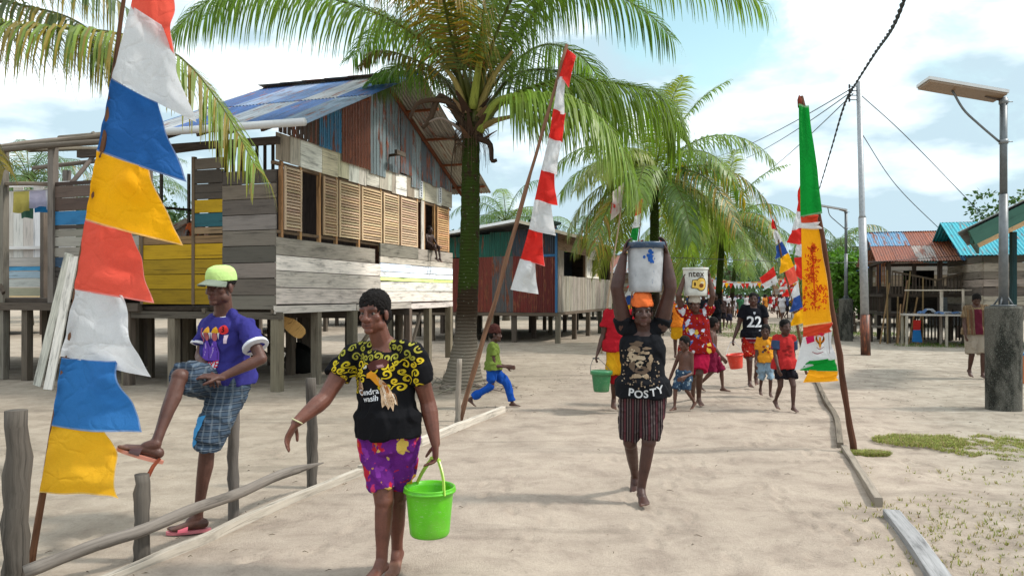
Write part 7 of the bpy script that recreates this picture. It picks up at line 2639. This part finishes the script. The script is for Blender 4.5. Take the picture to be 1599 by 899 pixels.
# ============ helper for the other walkers
def walker(x, yf, h, facing, step=.32, label='', shirt=None, shorts=None, vox=.009, bw=1.0, skin='3f2820', hair_='short', arms=None, sleeve=.5, to=.8, seed=1, lean=0.0, hf=None, group=None, child=False, phase=1, top=.96, hemv=-.08, smat=None, pmat=None, handb=None, limb=1.0, bd=1.0, Y=None):
    """a walking figure on the ground at column x with its feet at row yf, h metres tall"""
    g = gp(x, yf) if Y is None else base(x, Y)
    f = V((facing[0], facing[1], 0)).normalized(); l = LFT(f)
    s = h / 1.62
    hs = (1.0 if not child else .86 + .10 * (h - .9) / .5) * (1 if not child else 1)
    hs = hs if child else s * .99
    def q(a, b, z): return g + f * a * s + l * b * s + UP * z * s
    hz_ = .855 if not child else .80
    nk = h - .245 * hs
    J = dict(head=g + f * (.03 + lean) + UP * (h - .118 * hs), hf=(hf or f), neck=g + f * lean + UP * nk, pel=q(0, 0, hz_ + .01),
             sl=g + f * lean + l * (.165 * s * (1 if not child else .94)) + UP * (nk - .035 * s), sr=g + f * lean - l * (.165 * s * (1 if not child else .94)) + UP * (nk - .035 * s),
             hl=q(0, .085, hz_ - .02), hr=q(0, -.085, hz_ - .02))
    st = step / 2
    fl, fr_ = (1, -1) if phase > 0 else (-1, 1)
    def leg(k, b):
        if k > 0:
            A = q(st * 1.05, b * .085, .085); K = q(st * .55 + .07, b * .09, .45)
            return K, A, (f, UP)
        A = q(-st * 1.25, b * .08, .13 + .12 * st); K = q(-st * .18 + .05, b * .085, .44)
        return K, A, ((f - UP * (.35 + st)).normalized(), (UP + f * .4).normalized())
    J['kl'], J['al'], J['foot_l'] = leg(fl, 1)
    J['kr'], J['ar'], J['foot_r'] = leg(fr_, -1)
    sw = .5 * st
    for d, b, k in (('l', 1, -fl), ('r', -1, -fr_)):
        S0 = J['s' + d]
        if arms and d in arms:
            J['e' + d], J['w' + d] = [g + f * a * s + l * c * s + UP * z * s for a, c, z in arms[d][:2]]
            J['hand_' + d] = arms[d][2] if len(arms[d]) > 2 else ((J['w' + d] - J['e' + d]).normalized(), (-l * b * .9 - f * .2), .5)
        else:
            J['e' + d] = S0 + (f * (sw * k * .8 - .01) + l * (b * .045) - UP * .275) * s
            J['w' + d] = J['e' + d] + (f * (sw * k * 1.1 + .07) + l * (b * .015) - UP * .225) * s
            J['hand_' + d] = ((J['w' + d] - J['e' + d]).normalized(), (-l * b - f * .2), .35)
    P_ = Person(J, label, vox, s, bw, bd, skin, group, hs=hs, limb=limb * (.92 if child else 1.0))
    if hair_: P_.hair(hair_, seed=seed)
    if shirt is not None or smat: P_.shirt(shirt or (0, 0, 0), smat, hem=hemv, sleeve=sleeve, ease=.022, flare=.05, fold=.005, seed=seed, sr=1.15, top=top)
    if shorts is not None or pmat: P_.shorts(shorts or (0, 0, 0), pmat, to=(to, to), ease=.02, fold=.007, seed=seed + 1)
    return P_, J, g, f, l, s
# boy in the 22 shirt with the red bucket
P22, J, g, f, l, s = walker(1176, 602, 1.62, (-.12, -1), .30, 'tall youth in black number 22 shirt with a red bucket', rgb('15161c'), None, .009, .95, seed=41, arms={'r': ((-.02, -.24, 1.06), (.05, -.33, .84))}, hf=V((-.35, -1, 0)), hemv=-.03, to=.84,
    pmat=m_pattern('red spotted cotton', floral(16, rgb('a8241c', .8), [rgb('e0c0a0', .8), rgb('d8d0c0', .8), rgb('e08a3a', .8)], .5, .35)), phase=-1, sleeve=.55)
P22.decal([(*text2d('22', .26, .0, -.01, 0, .02), rgb('dfe2e6', .85))], 'lettering', t=.5, maxe=.03)
P22.decal([(*poly2d([(-.018, .17), (.018, .17), (.018, .14), (0, .12), (-.018, .14)]), rgb('b8bcc4', .8))], 'badge_print', t=.5, maxe=.03)
P22.decal([(*poly2d([(.07, -.14), (.115, -.135), (.115, -.155), (.07, -.16)]), rgb('a8acb4', .8))], 'badge_print', t=.5, maxe=.03)
mb = MB()
for i, (dz, cc) in enumerate(((0, 'd8d4dc'), (.022, '7a1c2c'), (.07, 'd8d4dc'))):
    c_, Lv, Fv = P22.sec(-.03); w_, d_ = P22.wd(-.03)
    P = [c_ + Lv * (math.cos(2 * PI * k / 30) * (w_ + .045)) + Fv * (math.sin(2 * PI * k / 30) * (d_ + .05)) - UP * (dz + .01) for k in range(31)]
    vs = []
    hgt = .06 if cc == '7a1c2c' else .012
    for p in P: vs += [p, p - UP * hgt]
    mb.add(vs, [(2 * k, 2 * k + 1, 2 * k + 3, 2 * k + 2) for k in range(30)], rgb(cc, .85))
mb.build('hem_stripe', CLOTH, P22.shirt_o, smooth=True)
hnd = J['wr'] + J['hand_r'][0] * .085
bucket(px(1150, 575, 13.1), .105, .14, .25, rgb('e8402a', .85), 'red orange bucket in the hand of the number 22 youth', handle=hnd, hcol=rgb('c8c8c8', .8), tilt=V((-.14, 0, 1)))
# boy in yellow shirt
Py, J, g, f, l, s = walker(1195, 618, 1.12, (-.15, -1), .26, 'small boy in yellow printed shirt and pale denim shorts', rgb('d8922a', .85), None, .009, 1.0, seed=45, child=True, phase=1, to=1.12, arms={'r': ((.1, -.22, .82), (.28, -.26, .74))},
    pmat=m_pattern('pale denim', lambda m: m.mix(rgb('6a8aa4', .8), rgb('a8bcc8', .8), m.noise(m.coord('Object'), 14, 5))), hf=V((-.5, -1, -.1)))
Py.decal([blob(x, y, r, r * .8, rgb(c, .8)) for x, y, r, c in ((-.04, .05, .02, '8a3a2c'), (.02, .06, .02, 'e8d8b0'), (.05, .02, .018, '6a2c2c'), (-.02, .0, .025, '5a3a2c'), (.03, -.03, .02, 'c8502a'), (-.05, -.03, .016, '3a4a6a'))], 'print', t=.5, maxe=.03)
# boy in red shirt
Pr_, J, g, f, l, s = walker(1225, 640, 1.25, (.10, -1), .30, 'boy in faded red shirt with blue sleeves and black shorts', rgb('b83030', .82), rgb('1c1a20'), .0085, 1.0, seed=51, child=True, phase=1, to=.62, hemv=-.12, sleeve=.72)
Pr_.decal([blob(x, y, .03, .014, rgb('8a2424', .8)) for x, y in ((-.05, .0), (.0, .02), (.05, -.01), (-.02, -.05), (.03, -.06), (.0, .06))], 'faded_print', t=.5, maxe=.03)
for d in 'lr':
    S0, E_ = J['s' + d], J['e' + d]; a, b = frame(E_ - S0); r = .0725 * s * .92 * 1.15 + .002
    mb = MB(); ring_piece(mb, [(S0.lerp(E_, .18), a * r * .98, b * r * .98), (S0.lerp(E_, .45), a * r, b * r), (S0.lerp(E_, .75), a * r * 1.02, b * r * 1.02)], 20)
    trim_piece(mb, Pr_, 'sleeve', rgb('3a4a68', .8), .008)
# shirtless toddler running
camo = m_pattern('blue grey shorts', floral(14, rgb('3a5068', .8), [rgb('8aa0b0', .8), rgb('24344a', .8), rgb('c0ccd0', .8)], .6, .4))
walker(1068, 640, 1.02, (-.75, -.65), .42, 'shirtless toddler in blue grey shorts beside the red flowered woman', None, None, .008, 1.0, '4a3026', seed=55, child=True, to=.95, pmat=camo, phase=-1, arms={'r': ((.02, -.30, .80), (.06, -.36, .60)), 'l': ((-.05, .18, .82), (.18, .16, .75))}, hf=V((-.8, -.5, -.2)), lean=-.04)
# boy in maroon shorts seen from the side
walker(1112, 611, 1.22, (.9, -.45), .40, 'shirtless boy in maroon shorts turned away beside the red flowered woman', None, rgb('7a1c3c', .85), .0085, .95, '4a3026', seed=58, child=True, to=1.0, phase=1, hf=V((.95, .3, 0)))
# red shirt figure behind the bucket carrier
P_, J, g, f, l, s = walker(968, 640, 1.60, (-.1, -1), .25, 'person in red shirt and yellow shorts half hidden behind the black shirted woman', rgb('a81c28', .85), rgb('e0a420', .85), .009, 1.1, seed=61, phase=1, to=.85, arms={'r': ((-.02, -.23, 1.04), (.06, -.31, .80))}, sleeve=.6)
mb = MB()
for d in 'lr':
    K, A = J['k' + d], J['a' + d]; Hp = J['h' + d]
    a, b = frame(A - K); r = .075
    ring_piece(mb, [(Hp.lerp(K, .78), a * r, b * r), (K, a * r, b * r), (K.lerp(A, .12), a * r * 1.04, b * r * 1.04)], 18)
me = remesh(mb, .01, 2); paint(me, np.tile(np.array(rgb('a81c28', .85)), (len(me.vertices), 1))); link('under_shorts', me, CLOTH, P_.o)
hnd = J['wr'] + J['hand_r'][0] * .08
bucket(px(939, 611, 10.4), .105, .135, .27, rgb('2f7a4a', .8), 'green bucket with lid in the hand of the red shirted person', lid=rgb('3a8a58', .8), handle=hnd, hcol=rgb('5a5a5a', .8))
# child in green shirt and blue trousers walking to the right
Pg, J, g, f, l, s = walker(770, 635, 1.13, (1, -.12), .72, 'child in green shirt and bright blue trousers walking by the coconut palm', rgb('6d7f3a', .8), rgb('1c4fa8', .85), .0075, 1.05, seed=64, child=True, to=1.9, phase=1, hemv=-.10, arms={'r': ((.05, -.17, .85), (.30, -.13, .83)), 'l': ((.04, .15, .85), (.27, .10, .82))}, hair_='short')
band(Pg, .03, .085, .006, rgb('4a2a26', .8), 'cap')
mb = MB()
for d, sd in (('r', -1),):
    for (p0, p1) in ((J['h' + d], J['k' + d]), (J['k' + d], J['a' + d])):
        o_ = (-l) * .089
        for dx in (-.012, .012):
            mb.bar(p0 + o_ + f * dx, p1 + o_ * .86 + f * dx, .008, .006, rgb('8ab0e8', .85), up=l)
# man in the striped vest at the right
Pm, J, g, f, l, s = walker(1524, 589, 1.60, (-.25, -1), .18, 'man in maroon and cream striped shirt looking down beside the concrete pedestal', None, rgb('a89c8c', .8), .0095, 1.2, seed=71, phase=1, to=.95, hf=V((-.3, -.8, -.5)), hemv=-.05, sleeve=.65,
    smat=m_pattern('maroon stripe shirt', lambda m: m.mix(m.ramp(m.n('ShaderNodeTexWave').outputs['Fac'], [(0, rgb('9a8468', .65)), (1, rgb('7a644c', .65))]), rgb('5e2030', .8), 0.0)))
st_ = []
for x, wdt, c in ((0, .13, '5e2030'), (-.115, .03, '6a4a3a'), (.115, .03, '6a4a3a'), (-.165, .02, '8a6a4a'), (.165, .02, '8a6a4a')):
    st_.append((*poly2d([(x - wdt / 2, -.34), (x + wdt / 2, -.34), (x + wdt / 2, .2), (x - wdt / 2, .2)]), rgb(c, .8)))
for q_ in st_: Pm.decal([q_], 'stripe', t=.5, off=.013, maxe=.03)
# boy on the window sill and boy at the side window of the big house
def sitter(o, f, label, shirt, seed, dangle=True, skin='33211b'):
    f = f.normalized(); l = LFT(f); k = .72
    def q(a, b, z): return o + (f * a + l * b + UP * z) * k
    J = dict(head=q(.03, 0, .62), hf=f, neck=q(0, 0, .48), pel=q(-.02, 0, .06), sl=q(0, .16, .44), sr=q(0, -.16, .44), el=q(.10, .2, .22), er=q(.10, -.2, .22), wl=q(.28, .12, .10), wr=q(.28, -.12, .10),
             hl=q(0, .08, .07), hr=q(0, -.08, .07), z0=o.z)
    if dangle:
        J.update(kl=q(.34, .10, .06), kr=q(.34, -.08, .08), al=q(.40, .10, -.34), ar=q(.42, -.08, -.32), foot_l=(f - UP * .5, UP + f * .5), foot_r=(f - UP * .5, UP + f * .5))
    else:
        J.update(kl=q(.0, .10, -.34), kr=q(0, -.08, -.34), al=q(-.02, .10, -.74), ar=q(-.02, -.08, -.74), foot_l=(f, UP), foot_r=(f, UP))
    J['hand_l'] = ((f - UP * .3), -UP, .3); J['hand_r'] = ((f - UP * .3), -UP, .3)
    P_ = Person(J, label, .009, k, 1, 1, skin, hs=.86, limb=.9)
    P_.hair('short', seed=seed)
    if shirt: P_.shirt(shirt, hem=.0, sleeve=.55, fold=.006, seed=seed)
    P_.shorts(rgb('4a3a34', .7), to=(.7, .7), seed=seed)
sitter(H1.w(fa(672), .03, 2.70), H1.nb + H1.na * .35, 'child sitting in the far window of the big house with legs hanging out', None, 81)
sitter(H1.w(.35, 1.88, 2.50), H1.na + H1.nb * .3, 'child in orange shirt looking out beside the yellow wall', rgb('a8522c', .8), 82, False)
# people further up the street
FP = 'people further up the street'
rs = random.Random(31)
far = [(1060, 560, 1.55, 'e8842a', 'e0a820', 'person in orange shirt walking behind the red flowered woman', (.2, 1)),
       (1138, 513, 1.2, None, '3a3a4a', 'small child with bare chest, the nearer of two in the empty street', (.1, -1)),
       (1127, 514, 1.5, '4a3a3a', '24242c', 'child in dark clothes walking up the empty street', (-.2, -1)),
       (1156, 505, 1.55, '3a6a4a', 'e06a2a', 'person in green shirt and orange shorts up the street', (.2, -1)),
       (1118, 520, 1.6, '1c1c22', '1c1c22', 'person in black behind the red flowered woman', (-.2, -1)),
       (1098, 522, 1.6, '22242c', '3a2a2a', 'person in dark shirt seen under the arm of the red flowered woman', (.2, -1))]
for k, (x, y, h, sc_, pc_, lab, fc) in enumerate(far):
    walker(x, y, h, fc, .25, lab, rgb(sc_, .8) if sc_ else None, rgb(pc_, .8), .014, seed=100 + k, group=FP)
# the crowd at the far end: a few figures built once, copied
protos = []
for k, (sc_, pc_) in enumerate((('e8e4e4', '8a2a34'), ('b8282c', 'e4e0e0'), ('dcd8dc', 'd8d4d8'), ('3a4a7a', '2a2a30'), ('d88a3a', '4a3a34'))):
    P_, J, g, f, l, s = walker(799.5, 500, 1.6, (0, -1), .25, 'distant person in the crowd at the far end of the street', rgb(sc_, .8), rgb(pc_, .8), .022, seed=120 + k, group='crowd at the far end of the street', phase=(-1) ** k, Y=60)
    protos.append(P_.o)
spots = []
for k in range(64):
    a = rs.uniform(44, 95); b = rs.uniform(-1.2, 6.8)
    p = road(a, b)
    spots.append(p)
for k, p in enumerate(spots):
    o = protos[k] if k < 5 else copy_tree(protos[k % 5])
    o.location = (p.x, p.y, -.02)
    o.rotation_euler.z = rs.uniform(-.9, .9) + (PI if rs.random() < .25 else 0)
